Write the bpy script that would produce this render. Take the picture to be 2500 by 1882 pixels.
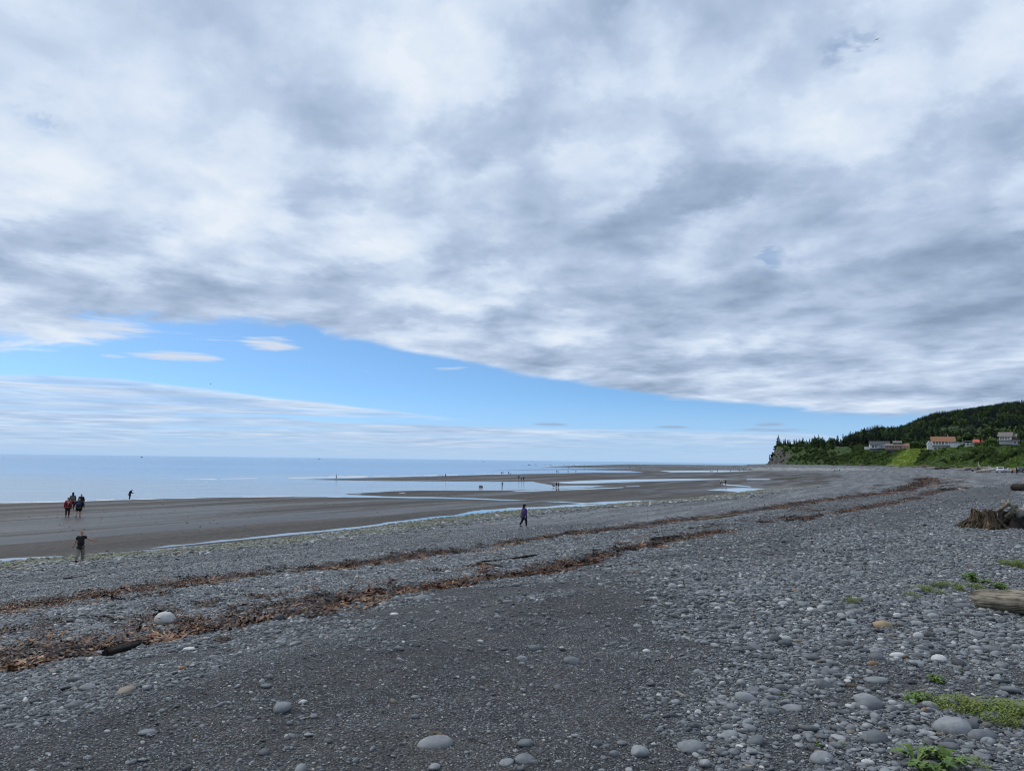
import bpy, bmesh, math, random
import numpy as np
from mathutils import Vector, Matrix, Euler
from mathutils.geometry import tessellate_polygon

random.seed(7)
RNG = np.random.default_rng(11)
for o in list(bpy.data.objects):
    bpy.data.objects.remove(o)
SC = bpy.context.scene
COL = SC.collection

# ------------------------------------------------------------------ camera
F = 1808.0                      # focal length in pixels of the 2500 px wide photograph
PITCH, ROLL, CZ = math.radians(5.75), math.radians(0.72), 7.0
CAM_ROT = Matrix.Rotation(math.pi / 2 + PITCH, 3, 'X') @ Matrix.Rotation(ROLL, 3, 'Z')
cam_data = bpy.data.cameras.new('camera')
cam_data.sensor_fit = 'HORIZONTAL'
cam_data.sensor_width = 36.0
cam_data.lens = F / 2500.0 * 36.0
cam_data.clip_start = 0.1
cam_data.clip_end = 90000.0
cam = bpy.data.objects.new('camera', cam_data)
COL.objects.link(cam)
cam.matrix_world = Matrix.Translation((0, 0, CZ)) @ CAM_ROT.to_4x4()
SC.camera = cam

# ------------------------------------------------------------------ view and sampling
SC.render.engine = 'CYCLES'
SC.view_settings.view_transform = 'Standard'
SC.view_settings.look = 'None'
SC.view_settings.exposure = 0.0
SC.view_settings.gamma = 1.0
SC.view_settings.use_curve_mapping = False
SC.cycles.use_denoising = True
SC.cycles.filter_width = 1.1
SC.cycles.max_bounces = 6
SC.cycles.diffuse_bounces = 2
SC.cycles.glossy_bounces = 3
SC.cycles.transparent_max_bounces = 6
SC.cycles.caustics_reflective = False
SC.cycles.caustics_refractive = False

# ------------------------------------------------------------------ sun
SUN_AZ = math.radians(-58)      # from +Y towards +X
SUN_EL = math.radians(46)
sun_data = bpy.data.lights.new('sun', 'SUN')
sun_data.energy = 1.5
sun_data.angle = math.radians(12)
sun_data.color = (1.0, 0.95, 0.87)
sun = bpy.data.objects.new('sun', sun_data)
COL.objects.link(sun)
SUN_DIR = Vector((math.sin(SUN_AZ) * math.cos(SUN_EL), math.cos(SUN_AZ) * math.cos(SUN_EL), math.sin(SUN_EL)))
sun.rotation_euler = SUN_DIR.to_track_quat('Z', 'Y').to_euler()
sun.location = (0, 0, 60)


# ------------------------------------------------------------------ node helper
class NT:
    dim = None          # '2D' for surfaces that are all but level

    def __init__(self, tree):
        self.t = tree

    def node(self, kind, **kw):
        n = self.t.nodes.new(kind)
        for k, v in kw.items():
            setattr(n, k, v)
        return n

    def put(self, sock, v):
        if v is None:
            return
        if isinstance(v, bpy.types.NodeSocket):
            self.t.links.new(v, sock)
        elif isinstance(v, (tuple, list)) and len(v) == 3 and sock.type == 'RGBA':
            sock.default_value = (*v, 1.0)
        else:
            sock.default_value = v

    def m(self, op, a, b=None, c=None, clamp=False):
        n = self.node('ShaderNodeMath', operation=op, use_clamp=clamp)
        self.put(n.inputs[0], a)
        self.put(n.inputs[1], b)
        self.put(n.inputs[2], c)
        return n.outputs[0]

    def vm(self, op, a, b=None, scale=None):
        n = self.node('ShaderNodeVectorMath', operation=op)
        self.put(n.inputs[0], a)
        self.put(n.inputs[1], b)
        if scale is not None:
            self.put(n.inputs['Scale'], scale)
        return n.outputs['Value'] if op in ('DOT_PRODUCT', 'LENGTH', 'DISTANCE') else n.outputs['Vector']

    def smooth(self, v, lo, hi, out0=0.0, out1=1.0):
        n = self.node('ShaderNodeMapRange', interpolation_type='SMOOTHSTEP')
        self.put(n.inputs['Value'], v)
        self.put(n.inputs['From Min'], lo)
        self.put(n.inputs['From Max'], hi)
        n.inputs['To Min'].default_value = out0
        n.inputs['To Max'].default_value = out1
        return n.outputs['Result']

    def lin(self, v, lo, hi, out0=0.0, out1=1.0):
        n = self.node('ShaderNodeMapRange')
        self.put(n.inputs['Value'], v)
        self.put(n.inputs['From Min'], lo)
        self.put(n.inputs['From Max'], hi)
        self.put(n.inputs['To Min'], out0)
        self.put(n.inputs['To Max'], out1)
        return n.outputs['Result']

    def noise(self, vec, scale, detail=4, rough=0.5, dist=0.0, color=False, dim='3D'):
        n = self.node('ShaderNodeTexNoise', noise_dimensions=self.dim or dim)
        self.put(n.inputs['Vector'], vec)
        self.put(n.inputs['Scale'], scale)
        n.inputs['Detail'].default_value = detail
        n.inputs['Roughness'].default_value = rough
        n.inputs['Distortion'].default_value = dist
        return n.outputs['Color'] if color else n.outputs['Fac']

    def voronoi(self, vec, scale, feature='F1', rand=1.0, out='Distance', dim='3D'):
        n = self.node('ShaderNodeTexVoronoi', feature=feature, voronoi_dimensions=self.dim or dim)
        self.put(n.inputs['Vector'], vec)
        self.put(n.inputs['Scale'], scale)
        n.inputs['Randomness'].default_value = rand
        return n.outputs[out]

    def mix(self, f, a, b, blend='MIX'):
        n = self.node('ShaderNodeMix', data_type='RGBA', blend_type=blend)
        self.put(n.inputs[0], f)
        self.put(n.inputs[6], a)
        self.put(n.inputs[7], b)
        return n.outputs[2]

    def mixf(self, f, a, b):
        n = self.node('ShaderNodeMix', data_type='FLOAT')
        self.put(n.inputs[0], f)
        self.put(n.inputs[2], a)
        self.put(n.inputs[3], b)
        return n.outputs[0]

    def ramp(self, v, stops, interp='LINEAR'):
        n = self.node('ShaderNodeValToRGB')
        cr = n.color_ramp
        cr.interpolation = interp
        while len(cr.elements) > 1:
            cr.elements.remove(cr.elements[-1])
        for i, (p, c) in enumerate(stops):
            e = cr.elements[0] if i == 0 else cr.elements.new(p)
            e.position = p
            if not isinstance(c, (tuple, list)):
                c = (c, c, c)
            e.color = (*c, 1.0)
        self.put(n.inputs[0], v)
        return n.outputs[0]

    def attr(self, name, kind='GEOMETRY', out='Fac'):
        n = self.node('ShaderNodeAttribute', attribute_type=kind, attribute_name=name)
        return n.outputs[out]

    def sep(self, v):
        n = self.node('ShaderNodeSeparateXYZ')
        self.put(n.inputs[0], v)
        return n.outputs[0], n.outputs[1], n.outputs[2]

    def comb(self, x, y, z):
        n = self.node('ShaderNodeCombineXYZ')
        for i, v in enumerate((x, y, z)):
            self.put(n.inputs[i], v)
        return n.outputs[0]

    def bump(self, h, strength=0.5, dist=0.02, normal=None):
        n = self.node('ShaderNodeBump')
        self.put(n.inputs['Height'], h)
        self.put(n.inputs['Strength'], strength)
        n.inputs['Distance'].default_value = dist
        self.put(n.inputs['Normal'], normal)
        return n.outputs[0]


# ------------------------------------------------------------------ world: clear sky with a broken cloud deck
world = bpy.data.worlds.new('World')
SC.world = world
world.use_nodes = True
wt = NT(world.node_tree)
wt.dim = '2D'
world.node_tree.nodes.clear()
SKY_STRENGTH = 0.1
out = wt.node('ShaderNodeOutputWorld')
bg = wt.node('ShaderNodeBackground')
bg.inputs['Strength'].default_value = SKY_STRENGTH
world.node_tree.links.new(bg.outputs[0], out.inputs[0])
sky = wt.node('ShaderNodeTexSky', sky_type='NISHITA')
sky.sun_disc = False
sky.sun_elevation = SUN_EL
sky.sun_rotation = SUN_AZ
sky.air_density = 1.0
sky.dust_density = 0.3
sky.ozone_density = 2.0
tc = wt.node('ShaderNodeTexCoord')
D = wt.vm('NORMALIZE', tc.outputs['Generated'])
dx, dy, dz = wt.sep(D)
hlen = wt.m('SQRT', wt.m('ADD', wt.m('MULTIPLY', dx, dx), wt.m('MULTIPLY', dy, dy)))
elev = wt.m('DIVIDE', dz, wt.m('MAXIMUM', hlen, 0.001))          # tangent of the elevation
az = wt.m('ARCTAN2', dx, dy)                                      # radians from +Y, + to the right
den = wt.m('ADD', wt.m('MAXIMUM', dz, 0.0), 0.012)
PX, PY = wt.m('DIVIDE', dx, den), wt.m('DIVIDE', dy, den)
P = wt.comb(PX, PY, 0.0)                                          # where the ray meets a cloud layer 1 unit up


def px_dir(x, y):
    return CAM_ROT @ Vector(((x - 1250) / F, -(y - 941) / F, -1.0))


def px_ae(x, y):
    d = px_dir(x, y)
    return math.atan2(d.x, d.y), d.z / math.hypot(d.x, d.y)


def az_curve(pts):
    """tangent of elevation of a cloud edge as a function of azimuth, from photo pixels"""
    u = wt.m('ADD', wt.m('DIVIDE', az, 2 * math.pi), 0.5)
    st = sorted(px_ae(*p) for p in pts)
    r = wt.ramp(u, [(a / (2 * math.pi) + 0.5, e) for a, e in st])
    n = wt.node('ShaderNodeSeparateColor')
    wt.put(n.inputs[0], r)
    return n.outputs[0]


def blob(x, y, w, h):
    """soft ellipse around a place in the sky, w and h in photo pixels"""
    a0, e0 = px_ae(x, y)
    n = wt.node('ShaderNodeVectorMath', operation='MULTIPLY_ADD')
    wt.put(n.inputs[0], AE)
    n.inputs[1].default_value = (F / w, F / h, 0.0)
    n.inputs[2].default_value = (-a0 * F / w, -e0 * F / h, 0.0)
    return wt.m('SUBTRACT', 1.0, wt.vm('DOT_PRODUCT', n.outputs[0], n.outputs[0]), clamp=True)


AE = wt.comb(az, elev, 0.0)
# the deck has thickness: towards the horizon its lumps are seen from the side, so depth shrinks less than on a thin sheet
r_p = wt.vm('LENGTH', P)
Q = wt.vm('SCALE', P, scale=wt.m('POWER', wt.m('MAXIMUM', r_p, 0.05), -0.34))
wcol = wt.noise(wt.vm('ADD', Q, (3.1, 7.7, 0.0)), 1.3, 3, 0.5, color=True)
warp = wt.vm('SCALE', wt.vm('SUBTRACT', wcol, (0.5, 0.5, 0.5)), scale=0.30)
PW = wt.vm('ADD', Q, warp)
OFF = (math.sin(SUN_AZ) * 0.10 - 0.0, math.cos(SUN_AZ) * 0.10 - 0.06, 0.0)
SEED = (5.3, 2.2, 0.0)
n_big = wt.noise(wt.vm('ADD', PW, SEED), 0.75, 2, 0.5)
n_mid = wt.noise(wt.vm('ADD', PW, SEED), 1.7, 8, 0.54)
n_off = wt.noise(wt.vm('ADD', wt.vm('ADD', PW, OFF), SEED), 1.7, 4, 0.50)
LP = wt.comb(wt.m('MULTIPLY', az, 10.0), wt.m('MULTIPLY', wt.m('LOGARITHM', wt.m('ADD', wt.m('MAXIMUM', elev, 0.0), 0.035), math.e), 6.5), 0.0)
LW = wt.vm('ADD', LP, wt.vm('SCALE', warp, scale=4.0))
n_fine = wt.noise(wt.vm('ADD', LW, (1.0, 9.0, 0.0)), 0.80, 7, 0.57)
n_fof = wt.noise(wt.vm('ADD', LW, (0.82, 9.34, 0.0)), 0.80, 4, 0.50)
# rounded lumps hanging from the deck
pv = wt.noise(wt.vm('ADD', LP, (2.0, 4.0, 0.0)), 1.2, 6, 0.62, color=True)
PVW = wt.vm('ADD', LP, wt.vm('SCALE', wt.vm('SUBTRACT', pv, (0.5, 0.5, 0.5)), scale=1.5))


def lump_layer(scale, off):
    n = wt.node('ShaderNodeTexVoronoi', feature='SMOOTH_F1', voronoi_dimensions='2D')
    wt.put(n.inputs['Vector'], wt.vm('ADD', PVW, off))
    n.inputs['Scale'].default_value = scale
    n.inputs['Smoothness'].default_value = 0.45
    return n.outputs['Distance']


puff = wt.m('SUBTRACT', 0.42, lump_layer(0.72, (0.0, 0.0, 0.0)))
puff2 = wt.m('SUBTRACT', lump_layer(0.72, (-0.22, 0.42, 0.0)), lump_layer(0.72, (0.18, -0.25, 0.0)))
puffs = wt.m('ADD', wt.m('MULTIPLY', puff, 0.46), wt.m('MULTIPLY', puff2, -0.42))
puffs = wt.m('MULTIPLY', puffs, wt.m('MULTIPLY', wt.smooth(elev, 0.70, 0.16, 0.55, 1.0), wt.smooth(n_big, 0.32, 0.62, 0.5, 1.1)))
relief = wt.m('SUBTRACT', n_mid, n_off)
lumps = wt.m('MULTIPLY', wt.m('SUBTRACT', n_fine, n_fof), wt.smooth(elev, 0.46, 0.14, 0.28, 1.0))
# brightness of the deck seen from below: thin parts glow, thick parts are grey
sund = wt.vm('DOT_PRODUCT', D, tuple(SUN_DIR))
glow = wt.smooth(sund, 0.35, 0.98)
b = wt.m('ADD', 0.53, wt.m('MULTIPLY', wt.m('SUBTRACT', n_big, 0.5), 0.8))
b = wt.m('ADD', b, wt.m('MULTIPLY', wt.m('SUBTRACT', n_mid, 0.5), 0.52))
b = wt.m('ADD', b, wt.m('MULTIPLY', relief, 0.7))
b = wt.m('ADD', b, wt.m('MULTIPLY', wt.m('SUBTRACT', n_fine, 0.5), 0.10))
b = wt.m('SUBTRACT', b, wt.m('MULTIPLY', lumps, 0.55))
b = wt.m('ADD', b, puffs)
b = wt.m('ADD', b, wt.m('MULTIPLY', glow, 0.13))
for bx, by, bw, bh, ba in ((330, 420, 520, 330, 0.22), (120, 90, 420, 330, 0.20), (1640, 300, 560, 200, 0.10), (900, 640, 420, 160, 0.12),
                           (560, 640, 420, 110, -0.20), (80, 600, 300, 120, -0.12), (1600, 470, 420, 130, -0.15), (480, 60, 420, 160, -0.06),
                           (2440, 640, 320, 90, -0.13), (1950, 300, 420, 120, 0.06), (300, 700, 500, 90, -0.08), (1000, 460, 300, 120, 0.06), (1250, 830, 500, 60, 0.08)):
    b = wt.m('ADD', b, wt.m('MULTIPLY', blob(bx, by, bw, bh), ba))
deck_col = wt.ramp(b, [(0.12, (0.252, 0.340, 0.482)), (0.34, (0.362, 0.464, 0.632)), (0.55, (0.488, 0.598, 0.775)), (0.76, (0.648, 0.752, 0.902)), (1.0, (0.80, 0.870, 0.955))])
# deck edge
deck_e = az_curve([(-900, 905), (-300, 880), (0, 862), (130, 848), (250, 820), (420, 790), (620, 792), (780, 815), (900, 838), (1100, 878), (1300, 915), (1500, 950),
                   (1700, 980), (1880, 1000), (2050, 1010), (2260, 1018), (2420, 1025), (2700, 1060), (3600, 1135)])
ragged = wt.lin(az, px_ae(250, 900)[0], px_ae(900, 900)[0], 0.19, 0.030)
ragged = wt.m('MINIMUM', wt.m('MAXIMUM', ragged, 0.030), 0.19)
e_n = wt.m('ADD', elev, wt.m('MULTIPLY', wt.m('SUBTRACT', wt.mixf(0.7, n_mid, n_fine), 0.5), ragged))
behind = wt.smooth(dy, 0.25, 0.0)                        # the deck goes on overhead and behind
deck_m = wt.smooth(wt.m('SUBTRACT', e_n, deck_e), -0.002, wt.lin(ragged, 0.030, 0.19, 0.008, 0.032))
deck_m = wt.m('MAXIMUM', deck_m, wt.smooth(elev, 0.30, 0.36))
deck_m = wt.m('MAXIMUM', deck_m, wt.m('MULTIPLY', behind, wt.smooth(elev, 0.0, 0.05)))
# a few thin places where the blue shows
n_hole = wt.noise(wt.vm('ADD', PW, (11.0, 3.0, 0.0)), 9.0, 4, 0.6)
hole = None
for hx, hy, hw, hh in ((2075, 125, 85, 62), (125, 275, 80, 60), (1875, 630, 45, 42)):
    k = blob(hx, hy, hw, hh)
    hole = k if hole is None else wt.m('MAXIMUM', hole, k)
hole = wt.m('MULTIPLY', hole, wt.smooth(n_hole, 0.44, 0.58))
deck_m = wt.m('MULTIPLY', deck_m, wt.m('SUBTRACT', 1.0, wt.m('MULTIPLY', hole, 0.45)))
# edge rim: thinner and greyer right at the border
# bank of layered cloud low over the sea
P2 = wt.comb(PX, wt.m('MULTIPLY', PY, 1.0), 6.0)
s_n = wt.noise(wt.vm('ADD', P2, wt.vm('SCALE', warp, scale=0.8)), 0.75, 7, 0.55)
s_f = wt.noise(wt.comb(wt.m('MULTIPLY', az, 9.0), wt.m('MULTIPLY', elev, 170.0), 2.0), 1.0, 6, 0.58, 0.9)
s_l = wt.noise(wt.comb(wt.m('MULTIPLY', az, 3.0), wt.m('MULTIPLY', elev, 120.0), 5.0), 1.0, 4, 0.5, 0.4)
bank1 = az_curve([(-1500, 880), (-400, 905), (0, 914), (180, 917), (300, 925), (500, 948), (660, 968), (860, 990), (1080, 1018), (1200, 1030), (1300, 1040), (3000, 1060)])
gap1 = az_curve([(-1500, 1120), (300, 1100), (380, 1040), (440, 1008), (760, 1014), (1000, 1016), (1080, 1020), (1200, 1020), (1300, 1020), (3000, 1020)])
bank2 = az_curve([(-1500, 985), (0, 985), (420, 998), (600, 1008), (800, 1028), (1100, 1038), (1250, 1042), (1500, 1047), (1700, 1050), (1960, 1056), (2200, 1075), (3000, 1100)])
s_mix = wt.mixf(0.6, s_n, s_f)
e_b = wt.m('ADD', elev, wt.m('MULTIPLY', wt.m('SUBTRACT', s_mix, 0.5), 0.012))
m1 = wt.m('MULTIPLY', wt.smooth(wt.m('SUBTRACT', bank1, e_b), -0.001, 0.0035),
          wt.smooth(wt.m('SUBTRACT', e_b, gap1), -0.004, 0.003))
m1 = wt.m('MULTIPLY', m1, wt.lin(s_l, 0.30, 0.62, 0.62, 1.0))
m2 = wt.m('MULTIPLY', wt.smooth(wt.m('SUBTRACT', bank2, e_b), -0.001, 0.004), wt.lin(s_l, 0.32, 0.66, 0.38, 0.92))
bank_m = wt.m('MAXIMUM', m1, m2)
bb = wt.m('ADD', wt.m('MULTIPLY', s_f, 0.55), wt.m('MULTIPLY', s_n, 0.60))
bb = wt.m('ADD', bb, wt.smooth(wt.m('SUBTRACT', bank1, e_b), 0.012, 0.0, -0.02, 0.16))
bank_col = wt.ramp(bb, [(0.36, (0.36, 0.48, 0.68)), (0.56, (0.50, 0.62, 0.81)), (0.78, (0.74, 0.82, 0.92))])
bank_col = wt.mix(wt.smooth(elev, 0.028, 0.0), bank_col, (0.45, 0.62, 0.84))
bank_m = wt.m('MULTIPLY', bank_m, wt.smooth(elev, -0.002, 0.004, 0.5, 0.92))
# wisps in the blue gap
wisp = None
for x, y, w, h, k in ((430, 868, 125, 17, 1.0), (275, 870, 42, 7, 0.7), (650, 838, 95, 24, 0.9), (250, 800, 150, 40, 0.9), (520, 822, 160, 20, 0.5), (1100, 898, 62, 10, 0.6), (1340, 1035, 70, 6, 0.8),
                      (1475, 1036, 30, 4, 0.6), (1640, 1042, 55, 6, 0.8), (1875, 1035, 50, 7, 0.8), (1880, 1049, 130, 6, 0.7), (1560, 1013, 10, 3, 0.5)):
    q = wt.m('MULTIPLY', blob(x, y, w, h), k)
    wisp = q if wisp is None else wt.m('MAXIMUM', wisp, q)
wisp = wt.smooth(wt.m('ADD', wisp, wt.m('MULTIPLY', wt.m('SUBTRACT', wt.mixf(0.6, n_fine, s_f), 0.5), 2.6)), 0.30, 1.0)
wisp = wt.m('MULTIPLY', wisp, wt.smooth(dy, 0.2, 0.4))
wisp = wt.m('MULTIPLY', wisp, wt.smooth(elev, 0.24, 0.2))
wisp_col = wt.mix(wt.smooth(elev, 0.05, 0.12), (0.33, 0.46, 0.65), (0.63, 0.72, 0.86))
# the clear sky: keep the sky model's fall-off, deepen its blue
wt.put(sky.inputs[0], wt.comb(dx, dy, wt.m('ADD', wt.m('MULTIPLY', wt.m('MAXIMUM', dz, 0.0), 2.0), 0.10)))
hs = wt.node('ShaderNodeHueSaturation')
hs.inputs['Saturation'].default_value = 1.05
hs.inputs['Value'].default_value = 1.0
wt.put(hs.inputs['Color'], sky.outputs[0])
clear = wt.mix(1.0, hs.outputs[0], (1.22, 1.50, 1.58), 'MULTIPLY')
S = 1.0 / SKY_STRENGTH


def lift(c):
    n = wt.node('ShaderNodeVectorMath', operation='SCALE')
    wt.put(n.inputs[0], c)
    n.inputs['Scale'].default_value = S
    return n.outputs[0]


clear = wt.mix(wt.smooth(elev, 0.09, 0.0), clear, lift((0.40, 0.60, 0.86)))
c = wt.mix(wisp, clear, lift(wisp_col))
c = wt.mix(bank_m, c, lift(bank_col))
c = wt.mix(deck_m, c, lift(deck_col))
wt.put(bg.inputs['Color'], c)
world.cycles.sampling_method = 'MANUAL'
world.cycles.sample_map_resolution = 1024


# ------------------------------------------------------------------ helpers: photo pixel to place, noise
def hash2(ix, iy, seed):
    h = (ix.astype(np.int64) * 374761393 + iy.astype(np.int64) * 668265263 + int(seed) * 144269501) & 0x7FFFFFFF
    h = ((h ^ (h >> 13)) * 1274126177) & 0x7FFFFFFF
    h = h ^ (h >> 16)
    return (h & 0xFFFFFF) / float(0xFFFFFF)


def vnoise(x, y, seed=0):
    x, y = np.asarray(x, float), np.asarray(y, float)
    ix, iy = np.floor(x), np.floor(y)
    fx, fy = x - ix, y - iy
    fx, fy = fx * fx * (3 - 2 * fx), fy * fy * (3 - 2 * fy)
    a, b_ = hash2(ix, iy, seed), hash2(ix + 1, iy, seed)
    c_, d_ = hash2(ix, iy + 1, seed), hash2(ix + 1, iy + 1, seed)
    return (a * (1 - fx) + b_ * fx) * (1 - fy) + (c_ * (1 - fx) + d_ * fx) * fy


def fbm(x, y, seed=0, octaves=4):
    s, a, t = 0.0, 1.0, 0.0
    for i in range(octaves):
        s = s + a * vnoise(np.asarray(x) * 2 ** i + i * 17.3, np.asarray(y) * 2 ** i - i * 9.1, seed + i)
        t += a
        a *= 0.5
    return s / t


def sstep(v, a, b_):
    t = np.clip((np.asarray(v, float) - a) / (b_ - a), 0, 1)
    return t * t * (3 - 2 * t)


def at(x, y, z):
    d = px_dir(x, y)
    t = (z - CZ) / d.z
    return Vector((d.x * t, d.y * t, z))


RM = np.array(CAM_ROT)


def project(X, Y, Z):
    """places to photo pixels (arrays)"""
    p = np.stack([X, Y, np.asarray(Z) - CZ], -1) @ RM
    w = np.maximum(-p[..., 2], 1e-3)
    return 1250 + F * p[..., 0] / w, 941 - F * p[..., 1] / w, -p[..., 2]


TH = math.radians(62)
CU, SU = math.cos(TH), math.sin(TH)


def to_uv(x, y):
    return x * CU + y * SU, -x * SU + y * CU


def curve_px(pts, z, k=2500 / 2212.0):
    q = [at(px * k, py * k, z) for px, py in pts]
    r = sorted(to_uv(p.x, p.y) for p in q)
    return np.array([a[0] for a in r]), np.array([a[1] for a in r])


# lines that run along the beach, as v(u): toe of the shingle, two lines of seaweed, berm crest, foot of the bluff
C1 = curve_px([(0, 1213), (330, 1190), (600, 1163), (800, 1138), (950, 1118), (1080, 1105), (1250, 1097), (1350, 1087), (1450, 1080), (1580, 1066), (1640, 1058)], 0.9)
C2 = curve_px([(0, 1318), (150, 1300), (330, 1270), (600, 1240), (800, 1217), (1000, 1188), (1200, 1160), (1400, 1135), (1600, 1105), (1800, 1080), (1950, 1060), (2010, 1040)], 2.9)
C3 = curve_px([(0, 1445), (250, 1400), (450, 1365), (700, 1320), (850, 1285), (1050, 1255), (1200, 1235), (1400, 1180), (1500, 1162), (1700, 1128), (1900, 1095), (2030, 1065), (2120, 1045)], 4.1)
C0 = curve_px([(-400, 1240), (0, 1229), (640, 1216), (930, 1219), (1161, 1222), (1300, 1222), (1466, 1212), (1600, 1200), (1850, 1178), (2000, 1162)], 0.0, 1.0)
BASE = [(150, -300), (146, -50), (150, 100), (172, 200), (209, 300), (252, 420), (300, 600), (326, 800), (345, 1000), (362, 1030), (420, 1060), (700, 1120), (1300, 1250)]
c5 = sorted(to_uv(x, y) for x, y in BASE[:9])
C5 = (np.array([a[0] for a in c5]), np.array([a[1] for a in c5]))


def extend(Cv, pts):
    a = [(u, v) for u, v in zip(*Cv)] + [to_uv(*p) for p in pts]
    a.sort()
    return np.array([p[0] for p in a]), np.array([p[1] for p in a])


C1 = extend(C1, [(98, 232), (185, 410), (262, 700), (285, 980), (230, 1300)])
far_u = [320, 500, 700, 900, 1040]
C2 = (np.append(C2[0], far_u), np.append(C2[1], [np.interp(u, *C5) + 0.62 * (np.interp(u, *C1) - np.interp(u, *C5)) for u in far_u]))
C3 = (np.append(C3[0], far_u), np.append(C3[1], [np.interp(u, *C5) + 0.42 * (np.interp(u, *C1) - np.interp(u, *C5)) for u in far_u]))


def shore_v(u):
    v1, v2, v3, v5 = (np.interp(u, *C) for C in (C1, C2, C3, C5))
    v0 = np.maximum(np.interp(u, *C0), v1 + 12)
    v4 = np.maximum(v3 - 5.0, v5 + 0.25 * (v3 - v5))
    return v0, v1, v2, v3, v4, v5


def height(x, y, fine=True):
    x, y = np.asarray(x, float), np.asarray(y, float)
    u, v = to_uv(x, y)
    v0, v1, v2, v3, v4, v5 = shore_v(u)
    lvl = [(v5, 6.1), (v4, 4.85), (v3, 4.1), (v2, 2.9), (v1, 0.9), (v0, 0.0)]
    z = np.full(np.shape(u), 6.1)
    for (va, za), (vb, zb) in zip(lvl[:-1], lvl[1:]):
        t = np.clip((v - va) / np.maximum(vb - va, 0.01), 0, 1)
        z = np.where(v > va, za + (zb - za) * t, z)
    if fine:
        land = sstep(v1 + 2 - v, 0, 8)
        r = np.hypot(x, y)
        near = 1 - sstep(r, 40, 90)
        z = z + land * near * ((fbm(x * 0.5, y * 0.5, 3, 3) - 0.5) * 0.10 + (fbm(x * 2.3, y * 2.3, 9, 2) - 0.5) * 0.045)
        z = z + land * (fbm(x * 0.05, y * 0.05, 5, 3) - 0.5) * 0.5 * sstep(r, 25, 90)
    return z


def hit(px, py, tmax=2600.0):
    d = px_dir(px, py)
    t = np.geomspace(2.0, tmax, 4000)
    x, y, z = d.x * t, d.y * t, CZ + d.z * t
    below = z < height(x, y)
    if not below.any():
        return None
    i = int(np.argmax(below))
    if i:
        ta, tb = t[i - 1], t[i]
        for _ in range(24):
            tm = 0.5 * (ta + tb)
            if CZ + d.z * tm < float(height(d.x * tm, d.y * tm)):
                tb = tm
            else:
                ta = tm
        tt = tb
    else:
        tt = t[0]
    return Vector((d.x * tt, d.y * tt, float(height(d.x * tt, d.y * tt))))


def in_poly(px, py, poly):
    px, py = np.asarray(px), np.asarray(py)
    r = np.zeros(px.shape, bool)
    n = len(poly)
    for i in range(n):
        x1, y1 = poly[i]
        x2, y2 = poly[(i + 1) % n]
        if y1 == y2:
            continue
        c_ = ((y1 > py) != (y2 > py)) & (px < (x2 - x1) * (py - y1) / (y2 - y1) + x1)
        r ^= c_
    return r


# ------------------------------------------------------------------ helpers: objects
def set_tags(o, label=None, cat=None, group=None, kind=None):
    if label:
        o['label'] = label
    if cat:
        o['category'] = cat
    if group:
        o['group'] = group
    if kind:
        o['kind'] = kind
    return o


def mesh_np(name, verts, faces, mat=None, smooth=True):
    me = bpy.data.meshes.new(name)
    me.from_pydata([tuple(v) for v in verts], [], [tuple(f) for f in faces])
    if smooth:
        me.polygons.foreach_set('use_smooth', [True] * len(me.polygons))
    if mat:
        me.materials.append(mat)
    me.update()
    return me


def grid_mesh(name, V, mat):
    """V: (rows, cols, 3)"""
    r, c_ = V.shape[:2]
    me = bpy.data.meshes.new(name)
    me.vertices.add(r * c_)
    me.vertices.foreach_set('co', V.reshape(-1).astype(np.float32))
    i = np.arange(r * c_).reshape(r, c_)
    q = np.stack([i[:-1, :-1], i[:-1, 1:], i[1:, 1:], i[1:, :-1]], -1).reshape(-1, 4)
    me.loops.add(q.size)
    me.loops.foreach_set('vertex_index', q.reshape(-1).astype(np.int32))
    me.polygons.add(len(q))
    me.polygons.foreach_set('loop_start', (np.arange(len(q)) * 4).astype(np.int32))
    me.polygons.foreach_set('use_smooth', np.ones(len(q), bool))
    me.update(calc_edges=True)
    me.validate()
    me.materials.append(mat)
    return me


def add_attr(me, name, arr):
    a = me.attributes.new(name, 'FLOAT', 'POINT')
    a.data.foreach_set('value', np.asarray(arr, np.float32).reshape(-1))


def obj(name, me, parent=None, **tags):
    o = bpy.data.objects.new(name, me)
    COL.objects.link(o)
    if parent is not None:
        o.parent = parent
    return set_tags(o, **tags)


def empty(name, loc=(0, 0, 0), rz=0.0, **tags):
    o = bpy.data.objects.new(name, None)
    o.empty_display_size = 0.2
    COL.objects.link(o)
    o.location = loc
    o.rotation_euler = (0, 0, rz)
    return set_tags(o, **tags)


def material(name, rough=0.8, spec=0.3):
    m = bpy.data.materials.new(name)
    m.use_nodes = True
    nt = NT(m.node_tree)
    p = m.node_tree.nodes['Principled BSDF']
    p.inputs['Roughness'].default_value = rough
    p.inputs['Specular IOR Level'].default_value = spec
    return m, nt, p


def flat(name, color, rough=0.8, var=0.15, scale=6.0, spec=0.3, metal=0.0):
    """one colour with a little wear and unevenness"""
    m, nt, p = material(name, rough, spec)
    t_ = nt.node('ShaderNodeTexCoord')
    n = nt.noise(t_.outputs['Object'], scale, 5, 0.6)
    k = nt.lin(n, 0.25, 0.75, 1 - var, 1 + var)
    cc = nt.node('ShaderNodeVectorMath', operation='SCALE')
    cc.inputs[0].default_value = color
    nt.put(cc.inputs['Scale'], k)
    nt.put(p.inputs['Base Color'], cc.outputs[0])
    p.inputs['Metallic'].default_value = metal
    return m


LIB = bpy.data.collections.new('source_shapes')          # not linked: only sources for the uncountable stuff


def lib_obj(name, me):
    o = bpy.data.objects.new(name, me)
    LIB.objects.link(o)
    return o


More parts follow.
